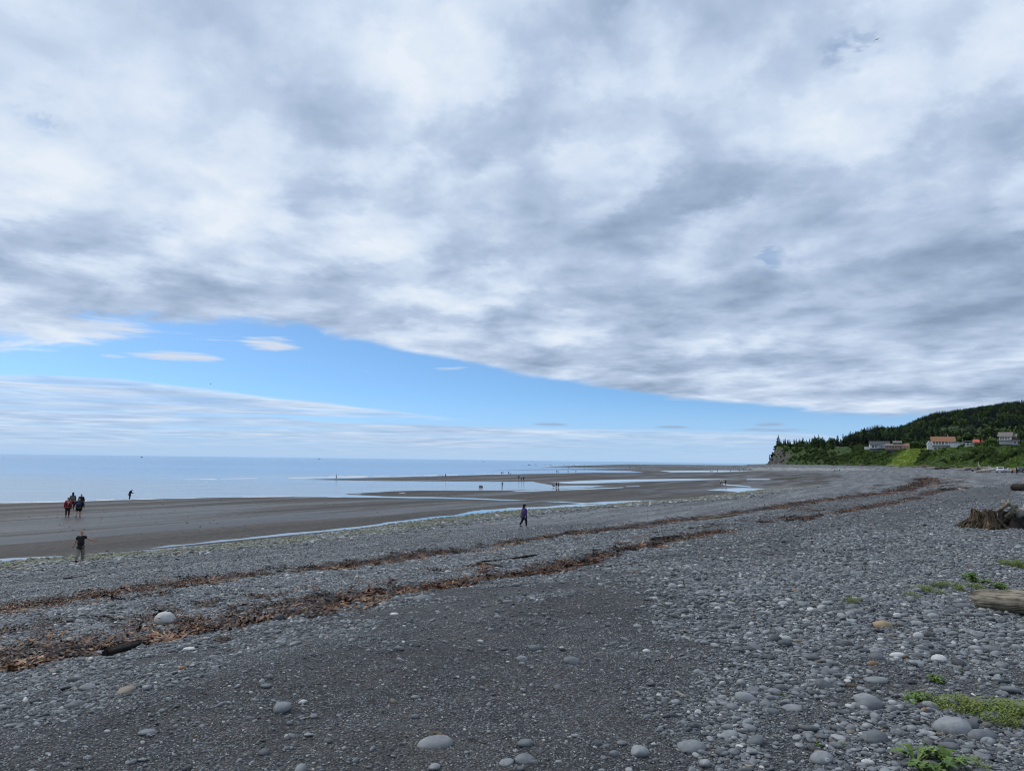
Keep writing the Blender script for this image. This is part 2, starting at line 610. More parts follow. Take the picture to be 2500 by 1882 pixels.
def scatter(name, sources, pts, rot, scl, idx, attrs, **tags):
    """one object of uncountable pieces: points that carry position, turn, size and tone"""
    c_ = bpy.data.collections.new(name + '_source')
    for i, s in enumerate(sources):
        o = bpy.data.objects.new('%s_source_%02d' % (name, i), s)
        c_.objects.link(o)
    me = bpy.data.meshes.new(name)
    n = len(pts)
    me.vertices.add(n)
    me.vertices.foreach_set('co', np.asarray(pts, np.float32).reshape(-1))
    for nm, ar, ty in (('rot', rot, 'FLOAT_VECTOR'), ('scl', scl, 'FLOAT_VECTOR')):
        a = me.attributes.new(nm, ty, 'POINT')
        a.data.foreach_set('vector', np.asarray(ar, np.float32).reshape(-1))
    a = me.attributes.new('idx', 'INT', 'POINT')
    a.data.foreach_set('value', np.asarray(idx, np.int32))
    for nm, ar in attrs.items():
        a = me.attributes.new(nm, 'FLOAT', 'POINT')
        a.data.foreach_set('value', np.asarray(ar, np.float32))
    o = obj(name, me, **tags)
    g = bpy.data.node_groups.new(name + '_nodes', 'GeometryNodeTree')
    g.interface.new_socket('Geometry', in_out='INPUT', socket_type='NodeSocketGeometry')
    g.interface.new_socket('Geometry', in_out='OUTPUT', socket_type='NodeSocketGeometry')
    gi, go = g.nodes.new('NodeGroupInput'), g.nodes.new('NodeGroupOutput')
    ci = g.nodes.new('GeometryNodeCollectionInfo')
    ci.inputs['Collection'].default_value = c_
    ci.inputs['Separate Children'].default_value = True
    ci.inputs['Reset Children'].default_value = True
    ip = g.nodes.new('GeometryNodeInstanceOnPoints')
    ip.inputs['Pick Instance'].default_value = True

    def na(nm, ty):
        q = g.nodes.new('GeometryNodeInputNamedAttribute')
        q.data_type = ty
        q.inputs[0].default_value = nm
        return q.outputs[0]
    e2r = g.nodes.new('FunctionNodeEulerToRotation')
    g.links.new(na('rot', 'FLOAT_VECTOR'), e2r.inputs[0])
    g.links.new(gi.outputs[0], ip.inputs['Points'])
    g.links.new(ci.outputs[0], ip.inputs['Instance'])
    g.links.new(na('idx', 'INT'), ip.inputs['Instance Index'])
    g.links.new(e2r.outputs[0], ip.inputs['Rotation'])
    g.links.new(na('scl', 'FLOAT_VECTOR'), ip.inputs['Scale'])
    g.links.new(ip.outputs[0], go.inputs[0])
    md = o.modifiers.new('scatter', 'NODES')
    md.node_group = g
    return o


# ------------------------------------------------------------------ beach ground
GRAVEL = [(-300, 1720), (0, 1690), (200, 1655), (430, 1590), (560, 1560), (800, 1480), (940, 1450), (1150, 1420), (1330, 1385), (1480, 1360), (1590, 1372), (1520, 1450),
          (1610, 1480), (1730, 1530), (1770, 1600), (1700, 1680), (1640, 1720), (1670, 1790), (1620, 1882), (1600, 2300), (-400, 2300)]
GRAVEL_FAR = [(1560, 1325), (1700, 1285), (1960, 1235), (2200, 1205), (2480, 1180), (2480, 1210), (2300, 1250), (2050, 1300), (1900, 1345), (1750, 1375), (1640, 1375)]
BARE = [(1990, 1640), (2120, 1600), (2290, 1640), (2390, 1625), (2500, 1590), (2500, 1660), (2330, 1690), (2150, 1690), (2000, 1760), (1930, 1882), (1800, 1882), (1860, 1740)]


def zones(x, y):
    """(sand, fine gravel, algae, wet) masks on the beach"""
    u, v = to_uv(x, y)
    v0, v1, v2, v3, v4, v5 = shore_v(u)
    wob = (fbm(x * 0.35, y * 0.35, 21, 3) - 0.5) * 5.0 + (fbm(x * 0.05, y * 0.05, 22, 2) - 0.5) * 6 * sstep(u, 100, 250)
    sand = sstep(v + wob * 0.5 - v1, -0.7, 0.9)
    X, Y, W = project(x, y, height(x, y, False))
    wx = (fbm(x * 0.8, y * 0.8, 31, 3) - 0.5)
    wy = (fbm(x * 0.8, y * 0.8, 37, 3) - 0.5)
    s_ = 90 * np.clip(14.0 / np.maximum(W, 1), 0.15, 1.6)
    Xn, Yn = X + wx * s_ * 3.2, Y + wy * s_ * 1.6
    front = W > 0.5
    g = np.zeros(np.shape(X))
    for ox, oy in ((0, 0), (1, .3), (-1, .2), (.4, -1), (-.5, -.8), (.5, .9), (-.6, 1)):
        g = g + (in_poly(Xn + ox * s_ * .75, Yn + oy * s_ * .42, GRAVEL) & front) / 7.0
    g = np.where(front, g, 0.4)
    g = np.maximum(g, 0.75 * (in_poly(Xn, Yn, GRAVEL_FAR) & front))
    g = np.maximum(g, 0.8 * (in_poly(Xn, Yn, BARE) & front))
    # sandy strip along the upper wrack, fine band above it
    g = np.maximum(g, 0.55 * np.exp(-((v - v2 + 0.3) / 0.7) ** 2) * (fbm(x * 0.3, y * 0.3, 44, 2) > 0.5) * (1 - sand))
    algae = (1 - sstep(u, 170, 260)) * np.exp(-((v - v1 + 3.4 + wob * 0.35) / 4.2) ** 2) * (1 - sand) * sstep(fbm(x * 0.5, y * 0.5, 51, 3), 0.24, 0.56)
    wet = np.exp(-((v - v1) / 3.0) ** 2)
    X2, Y2 = X + wx * 40, Y + wy * 3
    pale = (in_poly(X2, Y2, [(1825, 1141.5), (1950, 1141), (2080, 1143), (2160, 1146), (2060, 1149), (1950, 1148.5), (1835, 1148)]) & front).astype(float)
    rocky = sstep(np.hypot(x, y), 480, 650) * sstep(x - 0.10 * y, -20, 60) * sstep(v0 + 60 - v, -500, 100)
    sand = sand * (1 - 0.92 * rocky * sstep(fbm(x * 0.02, y * 0.006, 61, 4), 0.36, 0.5))
    sand = sand * (1 - pale)
    return sand, g * (1 - sand), algae, pale


m_beach, nt, bsdf = material('beach_ground', 0.85, 0.25)
nt.dim = '2D'
geo = nt.node('ShaderNodeNewGeometry')
POS = geo.outputs['Position']
a_sand, a_grav, a_alg, a_wet = nt.attr('sand'), nt.attr('gravel'), nt.attr('algae'), nt.attr('wet')
dist = nt.vm('LENGTH', POS)
# fine gravel: small chips of different tone
vc = nt.voronoi(POS, 62.0, out='Color')
vd = nt.voronoi(POS, 62.0)
vc2 = nt.voronoi(POS, 150.0, out='Color')
chip = nt.mixf(0.45, nt.sep(vc)[0], nt.sep(vc2)[0])
n_lo = nt.noise(POS, 0.9, 5, 0.6)
n_hi = nt.noise(POS, 9.0, 5, 0.65)
grav_col = nt.ramp(chip, [(0.0, (0.020, 0.0205, 0.0215)), (0.40, (0.056, 0.057, 0.059)), (0.70, (0.108, 0.109, 0.110)), (0.90, (0.20, 0.20, 0.198)), (1.0, (0.50, 0.50, 0.48))])
grav_col = nt.mix(nt.smooth(n_hi, 0.35, 0.75), grav_col, nt.mix(1.0, grav_col, (0.62, 0.60, 0.58), 'MULTIPLY'))
grav_col = nt.mix(nt.smooth(n_lo, 0.40, 0.66), grav_col, nt.mix(1.0, grav_col, (1.36, 1.32, 1.26), 'MULTIPLY'))
# shingle seen from afar: pebble-sized cells of blue grey
sc_far = nt.lin(dist, 20.0, 160.0, 17.0, 5.0)
flatP = nt.vm('MULTIPLY', POS, (1.0, 1.0, 0.25))
sv1 = nt.voronoi(flatP, 17.0, out='Color')
sd1 = nt.voronoi(flatP, 17.0)
sv2 = nt.voronoi(flatP, 5.5, out='Color')
sd2 = nt.voronoi(flatP, 5.5)
farf = nt.smooth(dist, 30.0, 110.0)
peb = nt.mixf(farf, nt.sep(sv1)[0], nt.sep(sv2)[0])
pebd = nt.mixf(farf, sd1, sd2)
shin_col = nt.ramp(peb, [(0.0, (0.060, 0.063, 0.067)), (0.35, (0.150, 0.159, 0.167)), (0.7, (0.270, 0.281, 0.287)), (0.92, (0.44, 0.445, 0.44)), (1.0, (0.62, 0.61, 0.59))])
shin_col = nt.mix(nt.smooth(pebd, 0.36, 0.62), shin_col, (0.022, 0.023, 0.025))
shin_col = nt.mix(nt.m('MULTIPLY', nt.smooth(nt.noise(POS, 0.14, 4, 0.6), 0.42, 0.7), 0.45), shin_col, nt.mix(1.0, shin_col, (0.55, 0.55, 0.55), 'MULTIPLY'))
shin_col = nt.mix(nt.m('MULTIPLY', a_wet, 0.8), shin_col, nt.mix(1.0, shin_col, (2.0, 1.95, 1.85), 'MULTIPLY'))
bu = nt.vm('DOT_PRODUCT', POS, (CU, SU, 0.0))
bv = nt.vm('DOT_PRODUCT', POS, (-SU, CU, 0.0))
band = nt.noise(nt.comb(nt.m('MULTIPLY', bu, 0.035), nt.m('MULTIPLY', bv, 0.42), 0.0), 1.0, 5, 0.6)
shin_col = nt.mix(nt.smooth(band, 0.30, 0.70), nt.mix(1.0, shin_col, (0.62, 0.63, 0.64), 'MULTIPLY'), nt.mix(1.0, shin_col, (1.28, 1.28, 1.27), 'MULTIPLY'))
alg_col = nt.mix(nt.smooth(peb, 0.2, 0.8), (0.060, 0.066, 0.024), (0.180, 0.184, 0.085))
shin_col = nt.mix(nt.m('MULTIPLY', a_alg, 0.75), shin_col, alg_col)
# sand: dark, slightly brown, drier streaks
sP = nt.vm('MULTIPLY', POS, (1.0, 1.0, 1.0))
ru = nt.vm('DOT_PRODUCT', POS, (CU, SU, 0.0))
rv = nt.vm('DOT_PRODUCT', POS, (-SU, CU, 0.0))
streak = nt.noise(nt.comb(nt.m('MULTIPLY', ru, 0.02), nt.m('MULTIPLY', rv, 0.22), 0.0), 1.0, 6, 0.65)
s_fine = nt.noise(nt.comb(nt.m('MULTIPLY', ru, 1.2), nt.m('MULTIPLY', rv, 3.0), 0.0), 1.0, 6, 0.7)
sand_col = nt.mix(nt.smooth(streak, 0.32, 0.68), (0.052, 0.045, 0.038), (0.094, 0.081, 0.068))
sand_col = nt.mix(nt.smooth(s_fine, 0.44, 0.62), nt.mix(1.0, sand_col, (1.12, 1.12, 1.12), 'MULTIPLY'), nt.mix(1.0, sand_col, (0.52, 0.52, 0.52), 'MULTIPLY'))
s_dot = nt.voronoi(nt.vm('MULTIPLY', POS, (1.0, 1.0, 0.0)), 0.9)
sand_col = nt.mix(nt.smooth(s_dot, 0.055, 0.03), sand_col, (0.33, 0.31, 0.28))
sand_col = nt.mix(nt.m('MULTIPLY', nt.smooth(nt.vm('LENGTH', POS), 95.0, 45.0), 0.45), sand_col, (0.038, 0.034, 0.030))
col = nt.mix(a_grav, shin_col, grav_col)
col = nt.mix(a_sand, col, sand_col)
nt.put(bsdf.inputs['Base Color'], col)
wetn = nt.smooth(nt.noise(nt.comb(nt.m('MULTIPLY', ru, 0.012), nt.m('MULTIPLY', rv, 0.10), 3.0), 1.0, 5, 0.6), 0.44, 0.60)
r_sand = nt.mixf(wetn, 0.78, 0.46)
rough = nt.mixf(a_sand, 0.80, r_sand)
nt.put(bsdf.inputs['Roughness'], rough)
nt.put(bsdf.inputs['Specular IOR Level'], nt.mixf(a_sand, 0.25, 0.22))
h_g = nt.m('ADD', nt.m('MULTIPLY', nt.sep(vc)[1], 0.5), nt.m('MULTIPLY', nt.m('SUBTRACT', 0.5, vd), 1.0))
h_s = nt.m('SUBTRACT', 0.6, pebd)
hh_ = nt.mixf(a_grav, h_s, h_g)
hh_ = nt.mixf(a_sand, hh_, nt.m('MULTIPLY', s_fine, 0.5))
dmp = nt.lin(dist, 20.0, 300.0, 1.0, 0.25)
bn = nt.bump(hh_, nt.m('MULTIPLY', dmp, 0.9), 0.018)
bn = nt.bump(n_hi, nt.m('MULTIPLY', nt.m('SUBTRACT', 1.0, a_sand), 0.5), 0.04, bn)
nt.put(bsdf.inputs['Normal'], bn)

rr = np.concatenate([[0.02], np.geomspace(1.0, 2800.0, 420)])
aa = np.radians(np.concatenate([np.linspace(-180, -52, 26)[:-1], np.linspace(-52, 52, 600), np.linspace(52, 180, 26)[1:]]))
RR, AA = np.meshgrid(rr, aa, indexing='ij')
GX, GY = RR * np.sin(AA), RR * np.cos(AA)
GZ = height(GX, GY)
beach_me = grid_mesh('beach', np.stack([GX, GY, GZ], -1), m_beach)
zs, zg, za, zw = zones(GX, GY)
add_attr(beach_me, 'sand', zs)
add_attr(beach_me, 'gravel', zg)
add_attr(beach_me, 'algae', za)
add_attr(beach_me, 'wet', zw)
beach = obj('beach', beach_me, kind='structure', label='dark grey shingle and sand beach sloping down to the sea')


# ------------------------------------------------------------------ sea, tidal pools and the stream at the toe of the shingle
def water_mat(name, shallow, deep, wave, rough):
    m, nt, p = material(name, rough, 0.5)
    nt.dim = '2D'
    p.inputs['IOR'].default_value = 1.333
    g = nt.node('ShaderNodeNewGeometry')
    pos = g.outputs['Position']
    d = nt.vm('LENGTH', pos)
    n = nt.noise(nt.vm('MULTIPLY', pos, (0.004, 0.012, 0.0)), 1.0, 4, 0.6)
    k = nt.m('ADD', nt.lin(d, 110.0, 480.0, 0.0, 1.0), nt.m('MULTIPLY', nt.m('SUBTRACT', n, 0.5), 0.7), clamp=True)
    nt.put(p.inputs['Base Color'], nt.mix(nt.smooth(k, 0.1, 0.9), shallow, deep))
    w1 = nt.noise(nt.vm('MULTIPLY', pos, (0.35, 0.9, 0.0)), 1.0, 5, 0.6, 0.3)
    w2 = nt.noise(nt.vm('MULTIPLY', pos, (0.05, 0.16, 0.0)), 1.0, 3, 0.5)
    gust = nt.smooth(nt.noise(nt.vm('MULTIPLY', pos, (0.0035, 0.014, 0.0)), 1.0, 4, 0.6), 0.38, 0.66)
    amp = nt.m('MULTIPLY', wave, nt.m('ADD', nt.lin(d, 100.0, 900.0, 0.10, 1.0), nt.m('MULTIPLY', gust, nt.lin(d, 80.0, 500.0, 0.05, 0.35))))
    bn = nt.bump(nt.m('ADD', nt.m('MULTIPLY', w1, 0.55), nt.m('MULTIPLY', w2, 2.0)), amp, 0.25)
    nt.put(p.inputs['Normal'], bn)
    return m


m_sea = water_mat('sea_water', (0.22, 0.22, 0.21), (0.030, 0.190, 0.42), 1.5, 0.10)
m_sea.node_tree.nodes['Principled BSDF'].inputs['Specular IOR Level'].default_value = 0.22
m_pool = water_mat('pool_water', (0.055, 0.055, 0.052), (0.05, 0.06, 0.065), 0.10, 0.04)


def jagged(pts, rough, step, seed, closed=False):
    """finer polyline with an uneven edge, in the ground plane"""
    r = random.Random(seed)
    outp = []
    n = len(pts)
    for i in range(n if closed else n - 1):
        a, b_ = Vector(pts[i]), Vector(pts[(i + 1) % n])
        L = (b_ - a).length
        k = max(1, min(60, int(L / step)))
        nrm = Vector((-(b_ - a).y, (b_ - a).x)).normalized() if L > 0 else Vector((0, 0))
        for j in range(k):
            q = a.lerp(b_, j / k)
            w = (float(fbm(q.x / (step * 5), q.y / (step * 5), seed, 4)) - 0.5) * 2 * rough if j else 0
            outp.append(q + nrm * w)
    if not closed:
        outp.append(Vector(pts[-1]))
    return outp


def sheet(name, poly2d, z, mat, drape=False, parent=None, **tags):
    co = [Vector((p.x, p.y, (float(height(p.x, p.y)) + 0.045) if drape else z)) for p in poly2d]
    tris = tessellate_polygon([co])
    me = mesh_np(name, co, tris, mat, True)
    bm = bmesh.new()
    bm.from_mesh(me)
    for f in bm.faces:
        if f.normal.z < 0:
            f.normal_flip()
    bm.to_mesh(me)
    bm.free()
    return obj(name, me, parent, **tags)


def w2(x, y, z=0.03):
    p = at(x, y, z)
    return Vector((p.x, p.y))


shore_px = [(-900, 1232), (-300, 1233), (0, 1228), (100, 1227), (170, 1225), (315, 1220), (500, 1215.5), (640, 1213.5), (780, 1213), (880, 1213.5), (930, 1214.5), (1052, 1216), (1161, 1219.5), (1300, 1224),
            (1466, 1230.5), (1300, 1221.5), (1161, 1216), (1052, 1213), (940, 1211.5), (850, 1207.5), (843, 1206), (900, 1202.5), (957, 1199), (1025, 1197.5), (1150, 1197.5), (1300, 1196.2), (1350, 1194), (1421, 1191.5),
            (1485, 1185), (1420, 1184.6), (1360, 1186), (1320, 1180), (1303, 1175.5), (1215, 1176), (1100, 1175), (936, 1174), (870, 1173), (735, 1170.5), (860, 1167.5), (960, 1165), (1088, 1161.5), (1200, 1158.5), (1300, 1156.5),
            (1453, 1153.6), (1573, 1153.8), (1541, 1149.5), (1450, 1147.2), (1358, 1146.7), (1200, 1147.6), (1358, 1145.2), (1480, 1144.2), (1551, 1143), (1450, 1142), (1320, 1139.8), (1400, 1137.0), (1450, 1135.6)]
shore = [w2(*p) for p in shore_px]
shore = jagged(shore, 0.9, 2.0, 5)
sea_poly = [Vector((-24000, 30))] + [Vector((-2000, 60))] + shore + [Vector((300, 1900)), Vector((700, 2300)), Vector((3000, 3200)), Vector((24000, 6000)), Vector((24000, 24000)), Vector((-24000, 24000))]
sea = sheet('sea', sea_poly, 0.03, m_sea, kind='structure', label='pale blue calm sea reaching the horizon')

pools = [
    ('tidal_pool', [(1722, 1196.5), (1770, 1192.4), (1817, 1191), (1871, 1194), (1878, 1198), (1865, 1202), (1820, 1204.5), (1785, 1200)], True),
    ('tidal_pool', [(1763, 1181), (1800, 1184), (1833, 1187.5), (1832, 1189.5), (1796, 1186.5), (1760, 1183)], True),
    ('tidal_pool', [(1340, 1178), (1421, 1173.6), (1516, 1170.3), (1675, 1168.8), (1801, 1170.0), (1675, 1173), (1560, 1176), (1453, 1180), (1400, 1181)], True),
    ('tidal_pool', [(1820, 1171.5), (1900, 1171.5), (1960, 1168), (1985, 1164.5), (1960, 1163), (1930, 1166), (1880, 1169.2), (1825, 1169.4)], True),
    ('tidal_pool', [(1525, 1187.2), (1560, 1186.6), (1565, 1187.8), (1530, 1188.6)], True),
    ('tidal_pool', [(1250, 1199.0), (1420, 1193.0), (1520, 1189.5), (1525, 1190.8), (1430, 1195.2), (1260, 1201)], True),
    ('tidal_pool', [(1610, 1149.5), (1760, 1147.8), (1850, 1149.5), (1760, 1152.5), (1640, 1152.8)], True),
]
for i, (nm, pp, dr) in enumerate(pools):
    q = []
    for x, y in pp:
        h_ = hit(x, y)
        q.append(Vector((h_.x, h_.y)))
    q = jagged(q, 0.55, 1.6, 40 + i, True)
    zt = max(float(height(p.x, p.y)) for p in q)
    sheet(nm, q, 0, m_pool, True, kind='structure', label='shallow tidal pool lying on the wet sand')

CHANNEL = [(760, 1210.5, 1213.6), (850, 1210.2, 1214.4), (930, 1211.8, 1215.6), (990, 1213.2, 1216.2), (1052, 1213.4, 1216.6), (1110, 1215.2, 1217.4), (1161, 1216.6, 1219.6), (1230, 1219.6, 1221.8), (1300, 1222.0, 1224.4), (1390, 1226.2, 1228.2), (1470, 1229.6, 1231.8)]
for pts_, sd_, nm_, lb_ in ((CHANNEL, 81, 'tidal_channel', 'narrow channel draining over the sand from stream to sea'),):
    ca = [hit(x, ya) for x, ya, yb in pts_]
    cb = [hit(x, yb) for x, ya, yb in pts_]
    ca, cb = jagged([p.xy for p in ca], 0.5, 1.2, sd_), jagged([p.xy for p in cb], 0.5, 1.2, sd_ + 1)
    sheet(nm_, ca + cb[::-1], 0, m_pool, True, kind='structure', label=lb_)

STREAM = [(-150, 1376, 1389), (0, 1368, 1377), (126, 1362, 1370), (200, 1360, 1364), (253, 1353, 1359), (330, 1347, 1352), (411, 1335, 1341), (470, 1331, 1335), (538, 1322, 1330), (620, 1314, 1319), (700, 1305, 1312), (781, 1299, 1307),
          (890, 1287, 1296), (957, 1277, 1285), (1052, 1265, 1274), (1107, 1261, 1267), (1174, 1248, 1263), (1215, 1246, 1254), (1242, 1243, 1249), (1300, 1241, 1248), (1327, 1240, 1248), (1402, 1234, 1240),
          (1469, 1228, 1236), (1548, 1225, 1231), (1600, 1224, 1228), (1653, 1221, 1226), (1706, 1217, 1221.5), (1744, 1211, 1214), (1817, 1204.5, 1207)]
up, lo = [], []
for x, ya, yb in STREAM:
    a_, b_ = hit(x, ya - 2.6), hit(x, yb + 1.0)
    up.append(Vector((a_.x, a_.y)))
    lo.append(Vector((b_.x, b_.y)))
up, lo = jagged(up, 0.55, 0.8, 71), jagged(lo, 0.55, 0.8, 72)
sheet('stream', up + lo[::-1], 0, m_pool, True, kind='structure', label='thin stream running along the toe of the shingle')


# foam where the small waves run out
m_foam = flat('foam', (0.72, 0.74, 0.76), 0.7, 0.15, 2.0)


def foam_strip(pts, seed, dens, wmin, wmax, lmin, lmax):
    r = random.Random(seed)
    V, Fc = [], []
    w = [at(x, y, 0.03) for x, y in pts]
    for a, b2 in zip(w[:-1], w[1:]):
        L = (b2 - a).length
        d = (b2 - a).normalized()
        nrm = Vector((-d.y, d.x, 0))
        t = 0.0
        while t < L:
            l_ = r.uniform(lmin, lmax)
            if r.random() < dens:
                n = 6
                base = a + d * t + nrm * r.uniform(-1.2, 1.2)
                wd = r.uniform(wmin, wmax)
                i0 = len(V)
                for k in range(n + 1):
                    q = base + d * l_ * k / n + nrm * r.uniform(-.25, .25)
                    f_ = math.sin(math.pi * (k + .15) / (n + .3)) * wd
                    V.extend([q - nrm * f_, q + Vector((0, 0, .03 + .06 * wd)), q + nrm * f_])
                for k in range(n):
                    for m_ in range(2):
                        e = i0 + k * 3 + m_
                        Fc.append((e, e + 3, e + 4, e + 1))
            t += l_ * r.uniform(.7, 1.3)
    return V, Fc


FV, FF = [], []
for pts, sd, dn, w0, w1, l0, l1 in (([(-60, 1228.2), (0, 1227), (100, 1226), (170, 1224), (315, 1219), (500, 1214.6), (640, 1212.6), (800, 1212.2)], 1, .75, .25, .8, 2, 9),
                                    ([(0, 1221), (140, 1217), (330, 1212)], 2, .3, .15, .4, 2, 8), ([(40, 1213.5), (145, 1212.5)], 3, .35, .2, .4, 3, 8),
                                    ([(440, 1170.5), (560, 1168.6), (700, 1167.5)], 4, .45, .4, 1.4, 4, 16), ([(705, 1166.8), (860, 1164.5), (960, 1162.6), (1088, 1159.6), (1200, 1157)], 5, .8, .6, 2.2, 5, 20),
                                    ([(740, 1163.5), (1000, 1160.5)], 6, .3, .5, 1.2, 5, 14), ([(860, 1207.5), (960, 1204), (1100, 1199.6)], 7, .35, .1, .4, 1, 5), ([(1320, 1137.6), (1420, 1135)], 8, .5, 1, 4, 10, 30)):
    v_, f_ = foam_strip(pts, sd, dn, w0, w1, l0, l1)
    n0 = len(FV)
    FV += v_
    FF += [tuple(i_ + n0 for i_ in q) for q in f_]
obj('foam', mesh_np('foam', FV, FF, m_foam, True), kind='stuff', label='broken white lines of foam along the water edge')


# ------------------------------------------------------------------ bluff, headland and the hill behind
def base_dist(x, y):
    """signed distance inland from the foot of the bluff (positive on the land side)"""
    x, y = np.asarray(x, float), np.asarray(y, float)
    best = np.full(x.shape, 1e9)
    for (ax, ay), (bx, by) in zip(BASE[:-1], BASE[1:]):
        ex, ey = bx - ax, by - ay
        t = np.clip(((x - ax) * ex + (y - ay) * ey) / (ex * ex + ey * ey), 0, 1)
        best = np.minimum(best, np.hypot(x - ax - t * ex, y - ay - t * ey))
    poly = BASE + [(1300, -300)]
    return np.where(in_poly(x, y, poly), best, -best)


def bluff_height(x, y):
    s = base_dist(x, y)
    along = np.asarray(y, float)
    top = np.interp(along, [-300, 200, 300, 400, 480, 600, 720, 850, 960, 1060, 1400], [15.5, 15.5, 15.8, 16.6, 18.0, 19.0, 22.0, 26.0, 29.0, 28.0, 30.0])
    wid = np.interp(along, [0, 300, 600, 760, 880, 980, 1040, 1100], [17, 19, 24, 34, 22, 9, 8, 20])
    wob = (fbm(x * 0.03, y * 0.03, 81, 3) - 0.5)
    t = np.clip((s + wob * 8) / wid, 0, 1)
    prof = t ** 0.85
    z = 5.6 + (top - 5.6) * prof
    z = z + np.clip(s - wid - 25, 0, 400) * np.interp(along, [300, 600, 1000], [0.075, 0.06, 0.02])
    z = z + (fbm(x * 0.08, y * 0.08, 83, 3) - 0.5) * 2.2 * sstep(s, 2, 20)
    cliff = sstep(along, 860, 930) * (1 - sstep(s, 14, 24))
    z = z + cliff * (fbm(x * 0.12, y * 0.12, 85, 4) - 0.5) * 6.0
    return np.where(s > -3, z, 1.0 - 3.0 * np.clip(-s, 0, 1))


m_bluff, nt, bsdf = material('bluff_ground', 0.9, 0.15)
g = nt.node('ShaderNodeNewGeometry')
pos = g.outputs['Position']
n1 = nt.noise(pos, 0.08, 5, 0.6)
n2_ = nt.noise(pos, 0.5, 5, 0.65)
veg = nt.mix(nt.smooth(n2_, 0.35, 0.65), (0.022, 0.040, 0.012), (0.062, 0.105, 0.026))
grass = nt.mix(nt.smooth(n2_, 0.3, 0.7), (0.105, 0.165, 0.026), (0.175, 0.235, 0.045))
rock = nt.mix(nt.smooth(nt.noise(nt.vm('MULTIPLY', pos, (0.25, 0.25, 0.06)), 1.0, 7, 0.7), 0.35, 0.65), (0.050, 0.050, 0.046), (0.135, 0.128, 0.112))
cc = nt.mix(nt.attr('grass'), veg, grass)
cc = nt.mix(nt.attr('rock'), cc, rock)
nt.put(bsdf.inputs['Base Color'], cc)
nt.put(bsdf.inputs['Normal'], nt.bump(n2_, 1.0, 1.0))


def bluff_masks(x, y, z):
    X, Y, W = project(x, y, z)
    s = base_dist(x, y)
    wb = (fbm(x * 0.07, y * 0.07, 91, 3) - 0.5) * 30
    grass = in_poly(X + wb * 0.6, Y + wb * 0.1, [(2158, 1141), (2178, 1126), (2198, 1108), (2212, 1097), (2270, 1095), (2252, 1106), (2238, 1120), (2232, 1134), (2236, 1141)])
    rockm = (sstep(np.asarray(y, float), 885, 935) * (1 - sstep(s + wb * 0.35, 6, 12)) * (s > -5))
    return grass.astype(float), rockm


bx_, by_ = np.meshgrid(np.arange(120, 1000, 4.0), np.arange(-80, 1300, 4.0), indexing='xy')
bz_ = bluff_height(bx_, by_)
bluff_me = grid_mesh('headland', np.stack([bx_, by_, bz_], -1), m_bluff)
gm, rk = bluff_masks(bx_, by_, bz_)
add_attr(bluff_me, 'grass', gm)
add_attr(bluff_me, 'rock', rk)
headland = obj('headland', bluff_me, kind='structure', label='green bluff and headland with a grey cliff at its tip')

RIDGE = [(2060, 1085), (2110, 1068), (2158, 1050), (2205, 1042), (2268, 1023), (2338, 1009), (2401, 998), (2465, 988.5), (2500, 986), (2620, 980), (2800, 975), (3100, 985)]
m_hill, nt, bsdf = material('hill_ground', 0.95, 0.1)
g = nt.node('ShaderNodeNewGeometry')
n1 = nt.noise(g.outputs['Position'], 0.012, 5, 0.6)
nt.put(bsdf.inputs['Base Color'], nt.mix(nt.smooth(n1, 0.40, 0.62), (0.030, 0.052, 0.026), (0.062, 0.098, 0.038)))
nt.put(bsdf.inputs['Normal'], nt.bump(nt.noise(g.outputs['Position'], 0.05, 5, 0.7), 1.0, 6.0))
ridge_a = np.array([math.atan2(px_dir(*p).x, px_dir(*p).y) for p in RIDGE])
ridge_e = np.array([px_dir(*p).z / math.hypot(px_dir(*p).x, px_dir(*p).y) for p in RIDGE])
R_RIDGE = 2500.0


def hill_height(x, y):
    r, a = np.hypot(x, y), np.arctan2(x, y)
    top = CZ + np.interp(a, ridge_a, ridge_e) * R_RIDGE - 11.0
    top = np.where(a < ridge_a[0], 7.0, top)
    t = np.clip((r - 1050) / (R_RIDGE - 1050), 0, 1)
    up_ = t * (1.35 - 0.35 * t)
    dn = sstep(r, R_RIDGE, 3900)
    z = 22 + (np.maximum(top, 10) - 22) * up_ * (1 - dn * 0.9)
    gully = (fbm(a * 26 + r * 0.0018, r * 0.0012, 101, 4) - 0.5)
    return z + gully * 46 * np.sin(np.clip(t, 0, 1) * math.pi) * sstep(top, 15, 70)


hr, ha = np.meshgrid(np.linspace(1020, 3900, 90), np.radians(np.linspace(22, 56, 150)), indexing='ij')
hx, hy = hr * np.sin(ha), hr * np.cos(ha)
hill = obj('hill', grid_mesh('hill', np.stack([hx, hy, hill_height(hx, hy)], -1), m_hill), kind='structure', label='long wooded hill rising behind the headland')


# ------------------------------------------------------------------ foliage shapes
def leaf_mat(name, dark, light, rough=0.75):
    m, nt, p = material(name, rough, 0.2)
    oi = nt.node('ShaderNodeObjectInfo')
    fv = nt.attr('leaf')
    k = nt.m('ADD', nt.m('MULTIPLY', fv, 0.7), nt.m('MULTIPLY', oi.outputs['Random'], 0.3))
    nt.put(p.inputs['Base Color'], nt.mix(k, dark, light))
    return m


